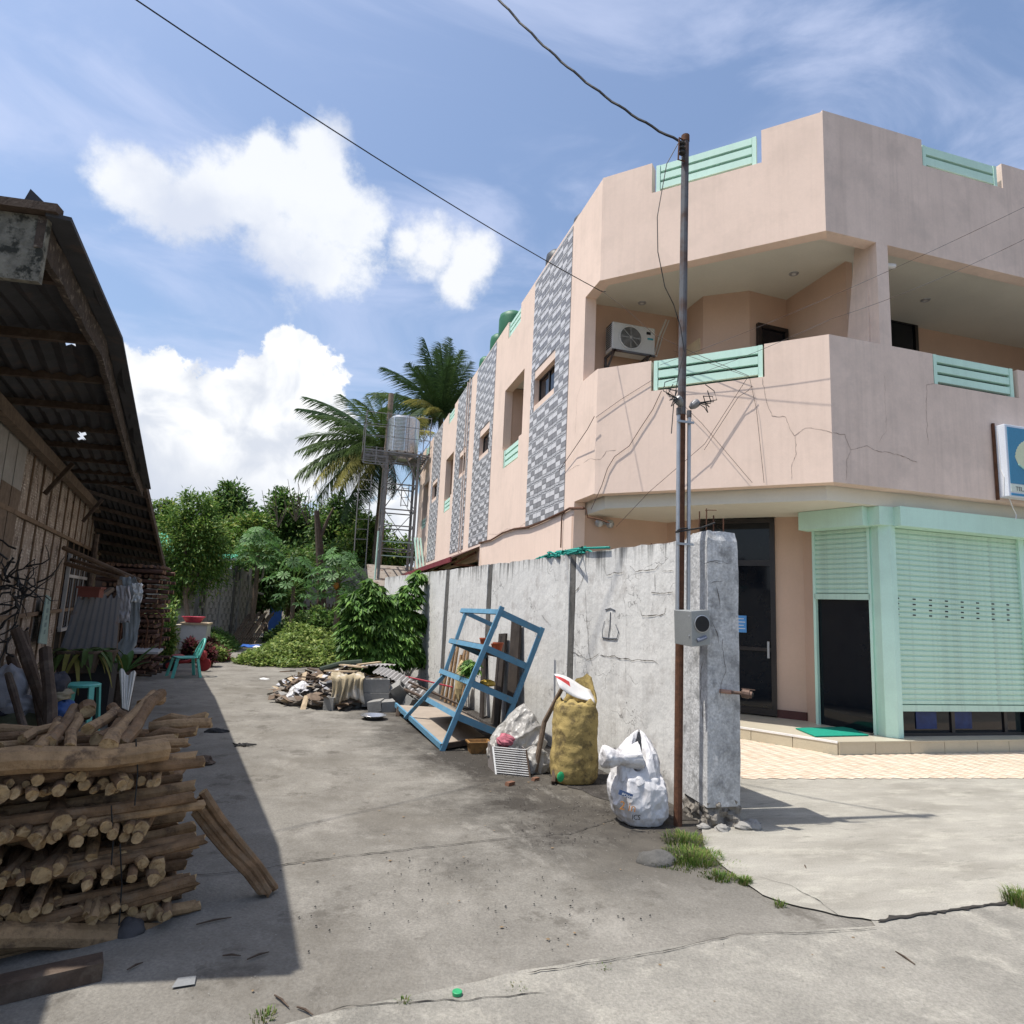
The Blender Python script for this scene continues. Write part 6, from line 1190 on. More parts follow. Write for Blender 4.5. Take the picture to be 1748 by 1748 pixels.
tag(mb.build('fence_sheet', mat('dull_grey_sheet', (.085, .088, .098), .6, .15, 4, .1, metal=.2, col2=(.09, .06, .05), c2t=(.58, .7), c2s=4), solid=.003), 'dull grey corrugated sheet standing below the window', 'metal sheet')
p = AY(155, 1012, 8.7); pt = thing('red_planter', 'terracotta planter box with small plant on top of the grey sheet', 'planter', p)
MB().obox(p, V((.11, 0, 0)), V((0, .08, 0)), V((0, 0, .05))).build('box', mat('terracotta', (.15, .045, .03), .7), pt); MB().obox(p+V((0, 0, .06)), V((.125, 0, 0)), V((0, .095, 0)), V((0, 0, .012))).build('rim', MATS['terracotta'], pt)
def blades(name, c, n, L, wdt, m, parent=None, label=None, cat='plant', seed=0, droop=.5, upz=.8, as_parts=True):
    q_ = np.random.default_rng(seed); c = V(c); t = parent or thing(name, label, cat, c)
    for k in range(n):
        a = q_.uniform(0, 6.28); l = L*q_.uniform(.6, 1.1); u_ = upz*q_.uniform(.4, 1.1); d = V((_c(a), _s(a), 0)); s_ = V((-_s(a), _c(a), 0)); mb = MB(); K = 6; prev = None
        for i in range(K+1):
            f = i/K; p = c+d*(l*f*(1-.15*f))+V((0, 0, l*(u_*f-droop*f*f*1.4))); ww = wdt*_s(math.pi*min(.98, .08+f*.92))**.7; mb.v += [tuple(p-s_*ww/2+V((0, 0, ww*.15))), tuple(p), tuple(p+s_*ww/2+V((0, 0, ww*.15)))]
        for i in range(K): mb.f += [(i*3, i*3+1, i*3+4, i*3+3), (i*3+1, i*3+2, i*3+5, i*3+4)]
        mb.m = [0]*len(mb.f); mb.build('leaf', m, t, smooth=True)
    return t
FERN = mat('fern_green', (.075, .12, .03), .6, .3, 6, transl=.3); FERNY = mat('fern_yellow', (.22, .20, .05), .6, .3, 6, transl=.3)
for k, (px, py, Y, lb) in enumerate(((120, 1112, 8.0, 'left fern with drooping leaves before the grey sheet'), (150, 1112, 8.0, 'middle fern with drooping leaves before the grey sheet'), (178, 1110, 8.2, 'right fern with drooping leaves before the grey sheet'))):
    p = AY(px, py, Y); t = blades('fern', p, 18, .34, .055, FERN, label=lb, seed=k, droop=.75, upz=.55); blades('x', p, 4, .36, .05, FERNY, parent=t, seed=k+9, droop=.9, upz=.4)
    MB().lathe(p-V((0, 0, .22)), [(.09, 0), (.13, .2), (.14, .2), (.14, .23), (.11, .23), (.001, .18)], 14).build('pot', WOODD, t)
tag(MB().obox(AY(150, 1140, 8.15)-V((0, 0, .25)), V((.26, 0, 0)), V((0, .1, 0)), V((0, 0, .30))).build('plant_stand', mat('dark_box', (.03, .028, .03), .8)), 'dark low stand under the ferns', 'stand')
p = AY(212, 1150, 9.0); t = blades('strap_plant', p, 9, .45, .085, mat('strap_leaf', (.06, .13, .035), .5, .2, 5, transl=.25), label='plant with broad upright green leaves beside the broken white panel', seed=21, droop=.25, upz=1.1)
MB().lathe((p.x, p.y, 0), [(.10, 0), (.13, p.z-.02), (.14, p.z-.02), (.14, p.z+.01), (.11, p.z+.01), (.001, p.z-.03)], 14).build('pot', WOODD, t)
a, b = AY(203, 1120, 8.7), AY(232, 1198, 8.4)
corr('broken_panel', AY(203, 1145, 7.9), AY(232, 1150, 7.9)-AY(203, 1145, 7.9), AY(208, 1208, 7.7)-AY(203, 1145, 7.9), mat('off_white_panel', (.62, .60, .55), .7, .12, 6), 'broken ribbed off-white panel leaning by the strap plant', 'panel', n=5, amp=.005, curl=lambda u, v: V((-.10*v*u, 0, .03*_s(u*9)*(1-v))))
# hanging clothes and plastic
for k, (pts, ww, m_, lb) in enumerate(((((218, 985), (226, 1030), (222, 1090), (205, 1125)), .20, mat('pale_blue_film', (.36, .39, .40), .5, .2, 6, .2, transl=.3), 'pale blue plastic film hanging from the pole ends'), (((234, 996), (236, 1015), (232, 1028)), .12, WHITEP, 'small white cloth hanging at the pole tip'), (((210, 1000), (212, 1040), (210, 1062)), .16, mat('grey_white_cloth', (.40, .38, .38), .9, .3, 7), 'grey white cloth hanging under the poles'))):
    Y = 10.2-.2*k; P = [AY(*q_, Y) for q_ in pts]; mb = MB(); nu = 10; K = 12
    for i in range(K+1):
        f = i/K*(len(P)-1); j = min(int(f), len(P)-2); p = P[j].lerp(P[j+1], f-j)
        for u in range(nu+1): mb.v.append((p.x+ww*(u/nu-.5)*(1+.35*noise.noise(V((i*.6, k, 0)))), p.y+.05*noise.noise(V((u*.8, i*.5, k))), p.z+.03*noise.noise(V((u*.7, i*.3, k+5)))))
    mb.f = [(i*(nu+1)+u, i*(nu+1)+u+1, (i+1)*(nu+1)+u+1, (i+1)*(nu+1)+u) for i in range(K) for u in range(nu)]; mb.m = [0]*len(mb.f)
    tag(mb.build('hanging_cloth', m_, solid=.003, smooth=True), lb, 'cloth')
p = AY(78, 1060, 7.6); q_ = AY(72, 1088, 7.6)
bd = thing('narrow_signboard', 'narrow pale mint board with faded lettering on bamboo wall', 'sign', HW(78, 1020, .1))
c4 = [HW(78, 1015, .1), HW(85, 1020, .1), HW(78, 1100, .1), HW(64, 1098, .1)]
mb = MB().add([c4[0], c4[1], c4[2], c4[3]]+[c+hn*.015 for c in c4], [(0, 1, 2, 3), (7, 6, 5, 4), (0, 4, 5, 1), (1, 5, 6, 2), (2, 6, 7, 3), (3, 7, 4, 0)]); mb.build('board', mat('faded_mint', (.28, .38, .35), .8), bd)
for k, f in enumerate((.12, .3, .45, .6, .75)):
    m0 = (c4[0]+c4[1])/2; m1 = (c4[2]+c4[3])/2; c = m0.lerp(m1, f)+hn*.017; MB().obox(c, hd*(.05+.02*(k % 2)), hn*.001, V((0, 0, .03))).build('faded_mark', mat('faded_mark', (.16, .22, .22), .8), bd)
# poles leaning at the left
for k, (a, b, Y, r_) in enumerate((((90, 1245), (28, 1075), 6.2, .045), ((76, 1250), (40, 1080), 6.4, .038), ((84, 1235), (78, 1108), 6.0, .05), ((60, 1240), (18, 1120), 6.6, .045), ((40, 1240), (14, 1150), 5.8, .028))):
    A_, B_ = AY(*a, Y-.3), AY(*b, Y); A_ = A_-(B_-A_)*(A_.z/(B_.z-A_.z)) if A_.z > 0 else A_; log(A_, B_, r_, r_*.9, ['longest slanting', 'second slanting', 'stout upright', 'far left slanting', 'thin pale'][k]+' pole leaning behind the firewood stack', 'poles leaning behind the firewood stack', WOODD, 9, .01, 950+k, name='leaning_pole')
tg = MB(); q_ = np.random.default_rng(77)
for k in range(44):
    p = AY(30+q_.normal()*9, 1015+q_.normal()*40, 6.6+q_.normal()*.15); pts = [p]
    d = V((q_.normal(), q_.normal()*.4, q_.normal())).normalized()
    for i in range(5): d = (d+V((q_.normal(), q_.normal()*.4, q_.normal()-.2))*.5).normalized(); pts.append(pts[-1]+d*.065)
    tg.tube(pts, [.009, .008, .007, .005, .004, .003], 5)
tag(tg.build('brush_bundle', BLACK), 'tangle of black twigs hanging before the bamboo wall', 'brush')
for k, (px, py, rx, rz_, m_, lb) in enumerate(((12, 1180, .16, .2, 'w', 'white cloth bundle at the far left behind the firewood'), (35, 1205, .16, .09, 'w', 'white plastic bag lying behind the firewood'), (20, 1232, .26, .10, 'g', 'folded olive tarpaulin behind the firewood top'), (8, 1212, .2, .05, 'd', 'dark folded cloth between white bag and tarpaulin'), (98, 1170, .075, .10, 'd', 'black and white bundle hanging by the leaning poles'), (102, 1186, .085, .05, 't', 'tan folded bag under the black and white bundle'), (108, 1212, .06, .09, 'b', 'blue cloth beside the upright pole'))):
    m_ = {'w': mat('dull_white_cloth', (.34, .34, .36), .8, .2, 6, .3), 'g': mat('olive_tarp', (.12, .13, .08), .85, .2, 6, .4), 'd': mat('dark_cloth', (.04, .04, .05), .9), 't': mat('tan_bag', (.22, .19, .13), .8), 'b': mat('blue_cloth', (.03, .07, .20), .8)}[m_]
    p = AY(px, py, 6.3); tag(MB().blob(p, (rx, .15, rz_), .35, 2.2, 26, 16, seed=80+k).build('bundle', m_, smooth=True), lb, 'bundle')
sb_ = AY(20, 1250, 6.4); tag(MB().box(sb_.x-.5, sb_.x+.35, 6.2, 6.8, 0, sb_.z-.02).build('low_bench', WOODD), 'low dark bench carrying bundles behind the firewood', 'bench')
p = AY(95, 1165, 7.3); 
# teal stool
p = AY(142, 1166, 7.6); st = thing('plastic_stool', 'teal plastic stool among the clutter behind the firewood', 'stool', (p.x, p.y, 0)); h = p.z
m = MB(); m.lathe((p.x, p.y, h-.03), [(.13, 0), (.155, .0), (.16, .02), (.14, .03), (.001, .03)], 20); m.build('seat', TEAL, st)
for sx_, sy_ in ((-1, -1), (1, -1), (1, 1), (-1, 1)): MB().bar((p.x+sx_*.11, p.y+sy_*.11, h-.02), (p.x+sx_*.16, p.y+sy_*.16, 0), .05, .02, up=(sx_, sy_, 0)).build('leg', TEAL, st)
# distant dark firewood stack as one mass of logs
mb = MB(); q_ = np.random.default_rng(5)
for r_ in range(22):
    z = .06+r_*.098
    for k in range(11):
        if r_ % 2: p = V((-4.2+k*.10, 14.4+q_.normal()*.04, z)); mb.tube([p, p+V((-.15, 1.3, 0))], q_.uniform(.03, .045), 6, cap=1)
        elif k < 6: p = V((-4.35, 14.45+k*.24, z)); mb.tube([p+V((q_.normal()*.05, 0, 0)), p+V((1.15+q_.normal()*.06, -.1, 0))], q_.uniform(.03, .045), 6, cap=1)
tag(mb.build('firewood_stack', [mat('red_brown_bark', (.10, .055, .042), .9, .3, 20), mat('dull_cut_wood', (.19, .11, .07), .9, .3, 20)]), 'tall reddish firewood stack beyond the bamboo house', 'firewood', kind='stuff')
cf_ = thing('metal_chair_frame', 'rusty bent metal chair frame before the far firewood stack', 'chair frame', (-3.35, 13.9, .7))
for k, (x, z0_, r_) in enumerate(((-3.45, 1.0, .22), (-3.2, 1.05, .22))):
    MB().tube([(x-r_, 13.9, z0_-.6), (x-r_, 13.9, z0_)]+[(x-r_*_c(t), 13.9, z0_+r_*_s(t)) for t in np.linspace(0, math.pi, 9)]+[(x+r_, 13.9, z0_-.55)], .016, 6).build('bent_tube', RUSTD, cf_)
for k in range(4): MB().tube([(-3.4+k*.1, 13.9, .45), (-3.38+k*.1, 13.9, .75)], .010, 5).build('bar', RUSTD, cf_)
tag(MB().obox((-3.3, 13.75, .52), V((.38, 0, 0)), V((0, .2, .02)), V((0, 0, .02))).build('white_board', mat('dull_white_board', (.36, .36, .36), .8)), 'dull white board lying before the far firewood stack', 'board')
p = G(256, 1141); tag(MB().obox(p+V((0, .05, .05)), V((.13, .03, .02)), V((-.03, .08, 0)), V((0, 0, .035))).build('yellow_container', mat('yellow_orange', (.45, .25, .03), .5)), 'small yellow container on the ground by the chair', 'container')
for k in range(5): 
    p = G(235+k*9, 1155-k*3); tag(MB().tube([p+V((-.25, .1, .03)), p+V((.25, -.05, .03))], .02, 6).build('stick', WOODD), 'dark stick on the ground left of the teal chair, '+ORD[k]+' from left', 'stick', 'dark sticks on the ground left of the chair')
# teal armless plastic chair
def mono(c, rz):
    t = thing('plastic_chair', 'teal plastic chair standing at the edge of the shade', 'chair', c); c = V(c); Q = Matrix.Rotation(rz, 3, 'Z'); T_ = lambda x, y, z: c+Q@V((x, y, z*.86))
    mb = MB(); K = 8
    for i in range(K+1):
        for j in range(K+1):
            x, y = -.2+.4*i/K, -.2+.4*j/K; mb.v.append(tuple(T_(x*(1+.06*(1-j/K)), y, .43-.02*(1-(x/.2)**2)*(1-(y/.2)**2))))
    mb.f = [(i*(K+1)+j, i*(K+1)+j+1, (i+1)*(K+1)+j+1, (i+1)*(K+1)+j) for i in range(K) for j in range(K)]; mb.m = [0]*len(mb.f); mb.build('seat', TEAL, t, solid=.02, smooth=True)
    for sx_, sy_ in ((-1, -1), (1, -1), (-1, 1), (1, 1)): MB().bar(T_(sx_*.18, sy_*.18, .42), T_(sx_*.235, sy_*.25, 0), .055, .02, up=Q@V((sx_, sy_*.5, 0))).build('leg', TEAL, t)
    arc = [T_(-.19*_c(a), .19+.14*_s(a)*.9*1.0, .43+.42*_s(a)) for a in np.linspace(0, math.pi, 17)]; MB().tube(arc, .022, 8).build('back_frame', TEAL, t, smooth=True)
    for x in (-.09, 0, .09): MB().bar(T_(x*.8, .19, .43), T_(x*1.15, .19+.115, .43+.40-abs(x)*.6), .028, .014, up=Q@V((0, 1, 0))).build('back_slat', TEAL, t)
    MB().bar(T_(-.12, .25, .60), T_(.12, .25, .60), .02, .05).build('back_slat', TEAL, t); return t
mono(G(312, 1157)+V((-.02, .15, 0)), -1.15)
# red ride-on toy behind the chair
tk = G(345, 1146); RD = mat('red_toy', (.28, .03, .03), .5); toy = thing('toy_tricycle', 'red plastic toy tricycle half hidden behind the teal chair', 'tricycle', tk)
for x, y, r_ in ((.02, 0, .14), (-.62, .15, .12), (-.62, -.12, .12)):
    wm = MB().lathe((tk.x+x, tk.y+y, r_), [(r_*.6, -.03), (r_, -.025), (r_, .025), (r_*.6, .03)], 18, ax=(.1, 1, 0)).build('wheel', BLACK if x < 0 else RD, toy); MB().lathe((tk.x+x, tk.y+y, r_), [(.001, -.035), (r_*.55, -.032), (r_*.55, .032), (.001, .035)], 12, ax=(.1, 1, 0)).build('hub', RD, wm)
MB().tube([tk+V((.02, 0, .14)), tk+V((-.03, 0, .38)), tk+V((-.08, 0, .56))], .03, 8).build('fork', RD, toy); MB().tube([tk+V((-.03, 0, .34)), tk+V((-.3, 0, .2)), tk+V((-.62, 0, .16))], .035, 8).build('frame', RD, toy); MB().tube([tk+V((-.10, -.16, .6)), tk+V((-.07, 0, .57)), tk+V((-.10, .16, .6))], .016, 6).build('handlebar', BLACK, toy)
MB().blob(tk+V((-.02, -.02, .33)), (.09, .07, .11), .1, 2, 14, 10).build('front_shield', RD, toy); MB().blob(tk+V((-.5, 0, .3)), (.14, .12, .05), .1, 2, 14, 8).build('seat', RD, toy)
# white cabinet with basin
c = thing('white_cabinet', 'old white cabinet with worn top at the end of the alley', 'cabinet', (-3.2, 17.7, 0)); c0 = G(297, 1130); c1_ = AY(350, 1066, 17.5)
x0, x1 = c0.x+.02, AY(350, 1100, 17.5).x; ztop = AY(330, 1066, 17.5).z
MB().box(x0, x1, 17.5, 18.1, .03, ztop).build('body', mat('dirty_white_enamel', (.50, .50, .49), .6, .12, 3, .05, col2=(.30, .26, .22), c2t=(.6, .72), c2s=4), c); MB().box(x0-.03, x1+.03, 17.46, 18.13, ztop, ztop+.04).build('top', WOODP, c); MB().box(x0-.16, x0-.003, 17.48, 18.05, .0, ztop-.02).build('side_board', mat('worn_cream_board', (.38, .34, .27), .8), c)
p = AY(330, 1060, 17.7); tag(MB().lathe((p.x, p.y, ztop+.04), [(.17, 0), (.25, .13), (.27, .13), (.27, .145), (.24, .145), (.16, .02), (.001, .02)], 22).build('red_basin', mat('pink_red_plastic', (.42, .05, .08), .5)), 'pink-red plastic basin on top of the white cabinet', 'basin')
tag(MB().bar(AY(354, 1065, 17.6), G(365, 1118)+V((0, 0, .0)), .03, .03).build('leaning_rod', WOODM), 'thin rod leaning on the right side of the white cabinet', 'rod')
# blue tarp on the path
mb = MB(); c = G(412, 1104)
for i in range(13):
    for j in range(7): mb.v.append((c.x-.75+1.5*i/12+.1*_s(j), c.y-.45+.9*j/6, .02+.10*abs(noise.noise(V((i*.5, j*.6, 2))))))
mb.f = [(i*7+j, (i+1)*7+j, (i+1)*7+j+1, i*7+j+1) for i in range(12) for j in range(6)]; mb.m = [1 if (f[0]//7 > 8 and f[0] % 7 < 2) else 0 for f in mb.f]
tag(mb.build('blue_tarp', [mat('blue_tarp', (.03, .10, .36), .6, .2, 6), WHITEP], smooth=True), 'crumpled blue tarpaulin across the path end', 'tarpaulin')
for k, (px, py) in enumerate(((292, 1108), (455, 1115), (368, 1118), (450, 1160))): 
    p = G(px, py); tag(MB().blob(p, (.10, .07, .03), .5, 3, 10, 6, seed=k, flat=.005).build('litter_scrap', WHITEP), 'white litter scrap on the ground, '+['below the shrubs left of the cabinet', 'at the green mound edge', 'right of the cabinet foot', 'before the rubbish heap'][k], 'litter')
# ------------------------------------------------------------------ buildings and fences behind
HBW = mat('grey_block_wall', (.30, .29, .265), .95, .12, 4, .5, 40, col2=(.11, .105, .095), c2t=(.5, .66), c2s=3, streak=.35)
gw = thing('grey_block_wall', 'unfinished grey hollow block wall under the green roof', 'wall', (-3.6, 24.5, 0))
w0, w1 = AY(335, 1100, 22.2), AY(427, 1090, 27.5); w0.z = w1.z = 0; h0 = AY(338, 962, 22.2).z; dW = (w1-w0); Lw = dW.length; dWn = dW.normalized(); nW = V((dWn.y, -dWn.x, 0))
nrow = int(h0/.2); src = None
for r_ in range(nrow):
    for k in range(int(Lw/.42)):
        s_ = k*.42+(.21 if r_ % 2 else 0)+.2
        if s_+.2 > Lw: continue
        if src is None:
            src = MB().obox(w0+dWn*s_+V((0, 0, r_*.2+.1)), dWn*.2, nW*.07, V((0, 0, .095))).build('block', HBW, gw); s0_ = (s_, r_)
        elif r_*26+k < 290: o = inst(src, gw, name='block'); o.location = o.location+dWn*(s_-s0_[0])+V((0, 0, (r_-s0_[1])*.2))+nW*random.uniform(-.006, .006)
MB().obox((w0+w1)/2-nW*.02+V((0, 0, h0/2)), dWn*Lw/2, nW*.03, V((0, 0, h0/2-.02))).build('mortar', CONC, gw)
for f in (.04, .27, .5, .62, .8, .98): MB().obox(w0+dWn*Lw*f+nW*.08+V((0, 0, h0/2+.05)), dWn*.10, nW*.03, V((0, 0, h0/2+.06))).build('post', CONC if f != .5 else CONCD, gw)
for k in range(7): p = w0+dWn*Lw*(k/7+.03); MB().tube([p+V((0, 0, h0-.1)), p+V((0, 0, h0+.35))], .012, 5).build('rebar', RUSTD, gw)
lw = MB().box(-7.5, -3.9, 21.9, 22.05, 0, 2.0); tag(lw.build('low_block_wall', HBW), 'low mossy block wall seen behind the small leafed tree', 'wall')
GRF = mat('green_roof_sheet', (.07, .34, .22), .5, .08, 3, .05)
gh = thing('green_roof_house', 'pale house with a ribbed green roof behind the trees on the left', 'house', (-7.2, 27, 0))
e1, e2 = AY(255, 942, 26), AY(305, 940, 26); rz_ = AY(262, 908, 28)
MB().box(-10, e2.x-.3, 26.5, 31, 0, e1.z-.15).build('wall', mat('cream_house_wall', (.5, .48, .4), .8), gh); MB().box(-10.2, e2.x, 26.0, 26.06, e1.z-.25, e1.z).build('gutter', mat('pale_gutter', (.46, .48, .40), .7), gh)
corr('roof', (-10.2, 26.0, e1.z+.02), (e2.x+10.2, 0, 0), (-1.2, 3.2, .95), GRF, parent=gh, n=34, amp=.03)
gh2 = thing('green_roof_shed', 'shed with flat green roof above the grey block wall', 'shed', (-4.3, 26, 0)); a, b = AY(330, 962, 25), AY(405, 962, 25)
corr('roof', (a.x, 24.6, a.z+.1), (b.x-a.x, 0, .12), (-.1, 1.6, .28), GRF, parent=gh2, n=12, amp=.015)
MB().bar((a.x, 24.6, a.z+.03), (b.x, 24.6, b.z+.13), .05, .08).build('fascia', mat('pale_fascia', (.42, .42, .36), .7), gh2); MB().box(a.x, b.x-.1, 25.0, 26, 0, a.z-.1).build('wall', CONCD, gh2)
for x in (b.x-.15, b.x-.6): MB().bar((x, 24.65, a.z-.6), (x, 24.65, a.z+.1), .06, .06, up=(0, 1, 0)).build('bracket', WHITEP, gh2)
# gate, picket fence, blue panel at the end of the path
fb_ = G(465, 1085); f0 = AY(470, 1085, 31); tag(MB().obox(AY(470, 1052, 30.5), V((.26, 0, 0)), V((0, .03, 0)), V((0, 0, .72))).build('tin_sheet', mat('blue_panel_paint', (.05, .15, .50), .6)), 'bright blue panel behind the picket fence gap', 'panel')
fn = thing('picket_fence', 'leaning fence of thin dark bamboo pickets at the path end', 'fence', (-1.3, 29, 0))
for k in range(30):
    px = 482+k*3.4; a = AY(px, 1088, 29); a.z = 0; b = AY(px+6+random.uniform(-3, 3), 1030+random.uniform(-5, 6), 29); MB().bar(a, b, .055, .03, up=(0, 1, 0)).build('picket', WOODD if k % 3 else BAM, fn)
for z in (.5, 1.3): MB().bar((AY(482, 1080, 29).x, 29.05, z), (AY(585, 1080, 29).x, 29.05, z), .04, .06).build('rail', WOODD, fn)
for k in range(12):
    a = AY(392+k*4, 1075, 24.5); a.z = 0; a.x += .1*k*0; b = a+V((.5, .6, 1.0+.05*(k % 3))); tag(MB().tube([a, b], .03, 6).build('leaning_stick', WOODM), 'weathered stick leaning on the grey block wall, '+ORD[k]+' from left', 'stick', 'sticks leaning on the grey block wall')
tag(MB().box(-1.0, 3.6, 31.5, 31.7, 0, 3.2).build('far_wall', HBW), 'dull far wall below the water tower', 'wall')
tag(MB().add([(1.6, 29.6, 3.25), (3.8, 29.6, 3.25), (3.8, 26.8, 2.25), (1.6, 26.8, 2.25), (1.6, 29.6, 3.3), (3.8, 29.6, 3.3), (3.8, 26.8, 2.3), (1.6, 26.8, 2.3)], [(0, 1, 2, 3), (7, 6, 5, 4), (3, 2, 6, 7), (0, 3, 7, 4), (1, 0, 4, 5), (2, 1, 5, 6)]).build('mesh_covered_roof', mat('rusty_grey_roof', (.24, .21, .18), .9, .2, 2, .3, col2=(.14, .10, .08), c2s=3)), 'rusty grey roof sheet under the water tower', 'roof')
# ------------------------------------------------------------------ water tower
tw = thing('water_tower', 'rickety steel water tower with railed platform at the building end', 'tower', (2.6, 28.3, 0))
zp = 7.95; x0, x1, y0, y1 = 2.0, 3.35, 27.7, 29.1
TS = mat('weathered_angle_steel', (.22, .21, .20), .7, .2, 8, .1)
for x in (x0, x1):
    for y in (y0, y1):
        MB().bar((x-.0, y, 0), (x, y, zp), .11, .11, up=(0, 1, 0)).build('leg', TS, tw)
for z in (3.9, 4.9, 5.6, 6.7):
    for a, b in (((x0, y0), (x1, y0)), ((x1, y0), (x1, y1)), ((x1, y1), (x0, y1)), ((x0, y1), (x0, y0))): MB().bar((*a, z), (*b, z), .05, .05).build('girt', TS, tw)
for za, zb in ((3.9, 5.6), (5.6, 7.8)):
    MB().bar((x0, y0, za), (x1, y0, zb), .025, .025).bar((x1, y0, za), (x0, y0, zb), .025, .025).build('cross_brace', TS, tw); MB().bar((x0, y1, za), (x1, y1, zb), .025, .025).bar((x1, y1, za), (x0, y1, zb), .025, .025).build('cross_brace', TS, tw)
px0, px1, py0, py1 = 1.0, 3.75, 27.3, 29.5
for y in np.linspace(py0, py1, 6): MB().bar((px0, y, zp+.05), (px1, y, zp+.02), .07, .07).build('joist', TS, tw)
for x in np.linspace(px0, px1, 9): MB().bar((x, py0, zp+.12), (x, py1, zp+.12), .09, .03).build('deck_board', WOODM, tw)
for x in (px0, 1.5): MB().bar((x, py0-.03, zp+.2), (x, py0-.03, zp-.55), .05, .05, up=(0, 1, 0)).build('skirt_post', TS, tw)
for z in (zp-.2, zp-.45, zp-.55): MB().bar((px0, py0-.03, z), (2.0, py0-.03, z), .035, .035).build('skirt_rail', TS, tw)
MB().bar((x0, y0, zp-.8), (px0+.3, py0, zp), .06, .06).bar((x1, y0, zp-.9), (px1, py0, zp), .06, .06).bar((x0, y0, zp-.9), (2.5, y0, zp), .05, .05).bar((x1, y0, zp-1.1), (2.8, y0, zp), .05, .05).build('knee_brace', TS, tw)
for x, y in ((px0, py0), (1.9, py0), (px1, py0), (px0, py1), (px1, py1), (2.8, py0)): MB().tube([(x, y, zp+.1), (x, y, zp+1.75)], .018, 6).build('rail_post', TS, tw)
for z in (zp+.7, zp+1.2, zp+1.7):
    for a, b in (((px0, py0), (px1, py0)), ((px0, py0), (px0, py1)), ((px0, py1), (px1, py1)), ((px1, py0), (px1, py1))):
        if z < zp+1.6 or a[0] == px0: MB().tube([(*a, z), (*b, z)], .014, 5).build('handrail', TS, tw)
for x, m_ in ((2.0, TS), (1.86, MATS['mint_paint'])): MB().tube([(x, y0-.15, 0), (x, y0-.15, 4.6)], .035, 6).build('pipe', m_, tw)
# ladder frame at the left and mint struts
for x in (.95, 1.45): MB().tube([(x, 27.6, 2.5), (x-.05, 27.6, 7.0)], .022, 6).build('ladder_rail', TS, tw)
for z in np.arange(4.2, 7, .42): MB().tube([(.93, 27.6, z), (1.43, 27.6, z+.02)], .014, 5).build('rung', TS, tw)
for k in range(3): MB().bar((3.35+.12*k, 27.2, 4.4), (3.55+.14*k, 26.6, 2.6), .05, .05).build('mint_strut', MINT, tw)
for z in (3.6, 4.2): MB().bar((x0, y0-.05, z), (x1, y0-.05, z), .04, .04).build('mint_rail', mat('pale_mint_steel', (.38, .50, .45), .6), tw)
ladder = MB().tube([(2.75, 28.0, 5.8), (2.75, 28.0, 6.8)], .02, 5).tube([(3.05, 28, 5.8), (3.05, 28, 6.8)], .02, 5)
for z in (5.85, 6.2, 6.6): ladder.tube([(2.75, 28, z), (3.05, 28, z)], .015, 5)
ladder.build('inner_ladder', TS, tw)
tnk = thing('steel_water_tank', 'shiny ribbed stainless water tank on the tower platform', 'water tank', (2.62, 28.4, zp+.15))
c = AY(689, 742, 28.2); rT = .66; zt0 = AY(689, 775, 28.2).z; zt1 = AY(689, 718, 28.2).z; SS = mat('stainless', (.62, .63, .64), .28, .05, 3, .0, metal=.85)
pr = [(.3, zt0-.28), (rT*.98, zt0-.05), (rT, zt0)]
for k in range(24): z = zt0+(zt1-zt0)*k/24; dz = (zt1-zt0)/24; pr += [(rT+.012, z+dz*.25), (rT+.012, z+dz*.5), (rT-.012, z+dz*.75)]
pr += [(rT, zt1), (rT*.85, zt1+.09), (rT*.3, zt1+.16), (.001, zt1+.17)]
MB().lathe((c.x, c.y, 0), pr, 32).build('shell', SS, tnk)
for k in range(8): a = k*math.pi/4; MB().bar((c.x+(rT+.016)*_c(a), c.y+(rT+.016)*_s(a), zt0), (c.x+(rT+.016)*_c(a), c.y+(rT+.016)*_s(a), zt1), .03, .008, up=(_c(a), _s(a), 0)).build('vertical_rib', SS, tnk)
MB().lathe((c.x-.25, c.y, zt1+.12), [(.16, 0), (.16, .07), (.001, .09)], 14).build('hatch', SS, tnk)
for k in range(6): a = k*math.pi/3; MB().bar((c.x+.55*_c(a), c.y+.55*_s(a), zp+.1), (c.x+.45*_c(a), c.y+.45*_s(a), zt0), .04, .04, up=(1, 0, 0)).build('stand_leg', TS, tnk)

# ------------------------------------------------------------------ foliage
def LM(name, col, tr=.35, v=.25): return mat(name, col, .55, v, 2.2, 0, transl=tr, spec=.35, grain=0)
DK = [LM('leaf_deep', (0.044, 0.095, 0.023)), LM('leaf_dark', (0.072, 0.147, 0.033)), LM('leaf_mid', (0.108, 0.208, 0.046)), LM('leaf_olive', (0.161, 0.225, 0.057))]
MD = [LM('leaf_mid_a', (0.069, 0.146, 0.027)), LM('leaf_mid_b', (0.110, 0.206, 0.037)), LM('leaf_bright', (0.179, 0.279, 0.056)), LM('leaf_yellowish', (0.276, 0.319, 0.075))]
LT = [LM('leaf_vine_a', (0.152, 0.226, 0.050)), LM('leaf_vine_b', (0.235, 0.319, 0.088)), LM('leaf_vine_c', (0.331, 0.386, 0.112)), LM('leaf_vine_d', (0.110, 0.173, 0.037))]
PUR = [LM('leaf_purple', (0.124, 0.027, 0.037)), LM('leaf_plum', (0.193, 0.053, 0.062)), LM('leaf_purple_green', (0.097, 0.080, 0.037))]
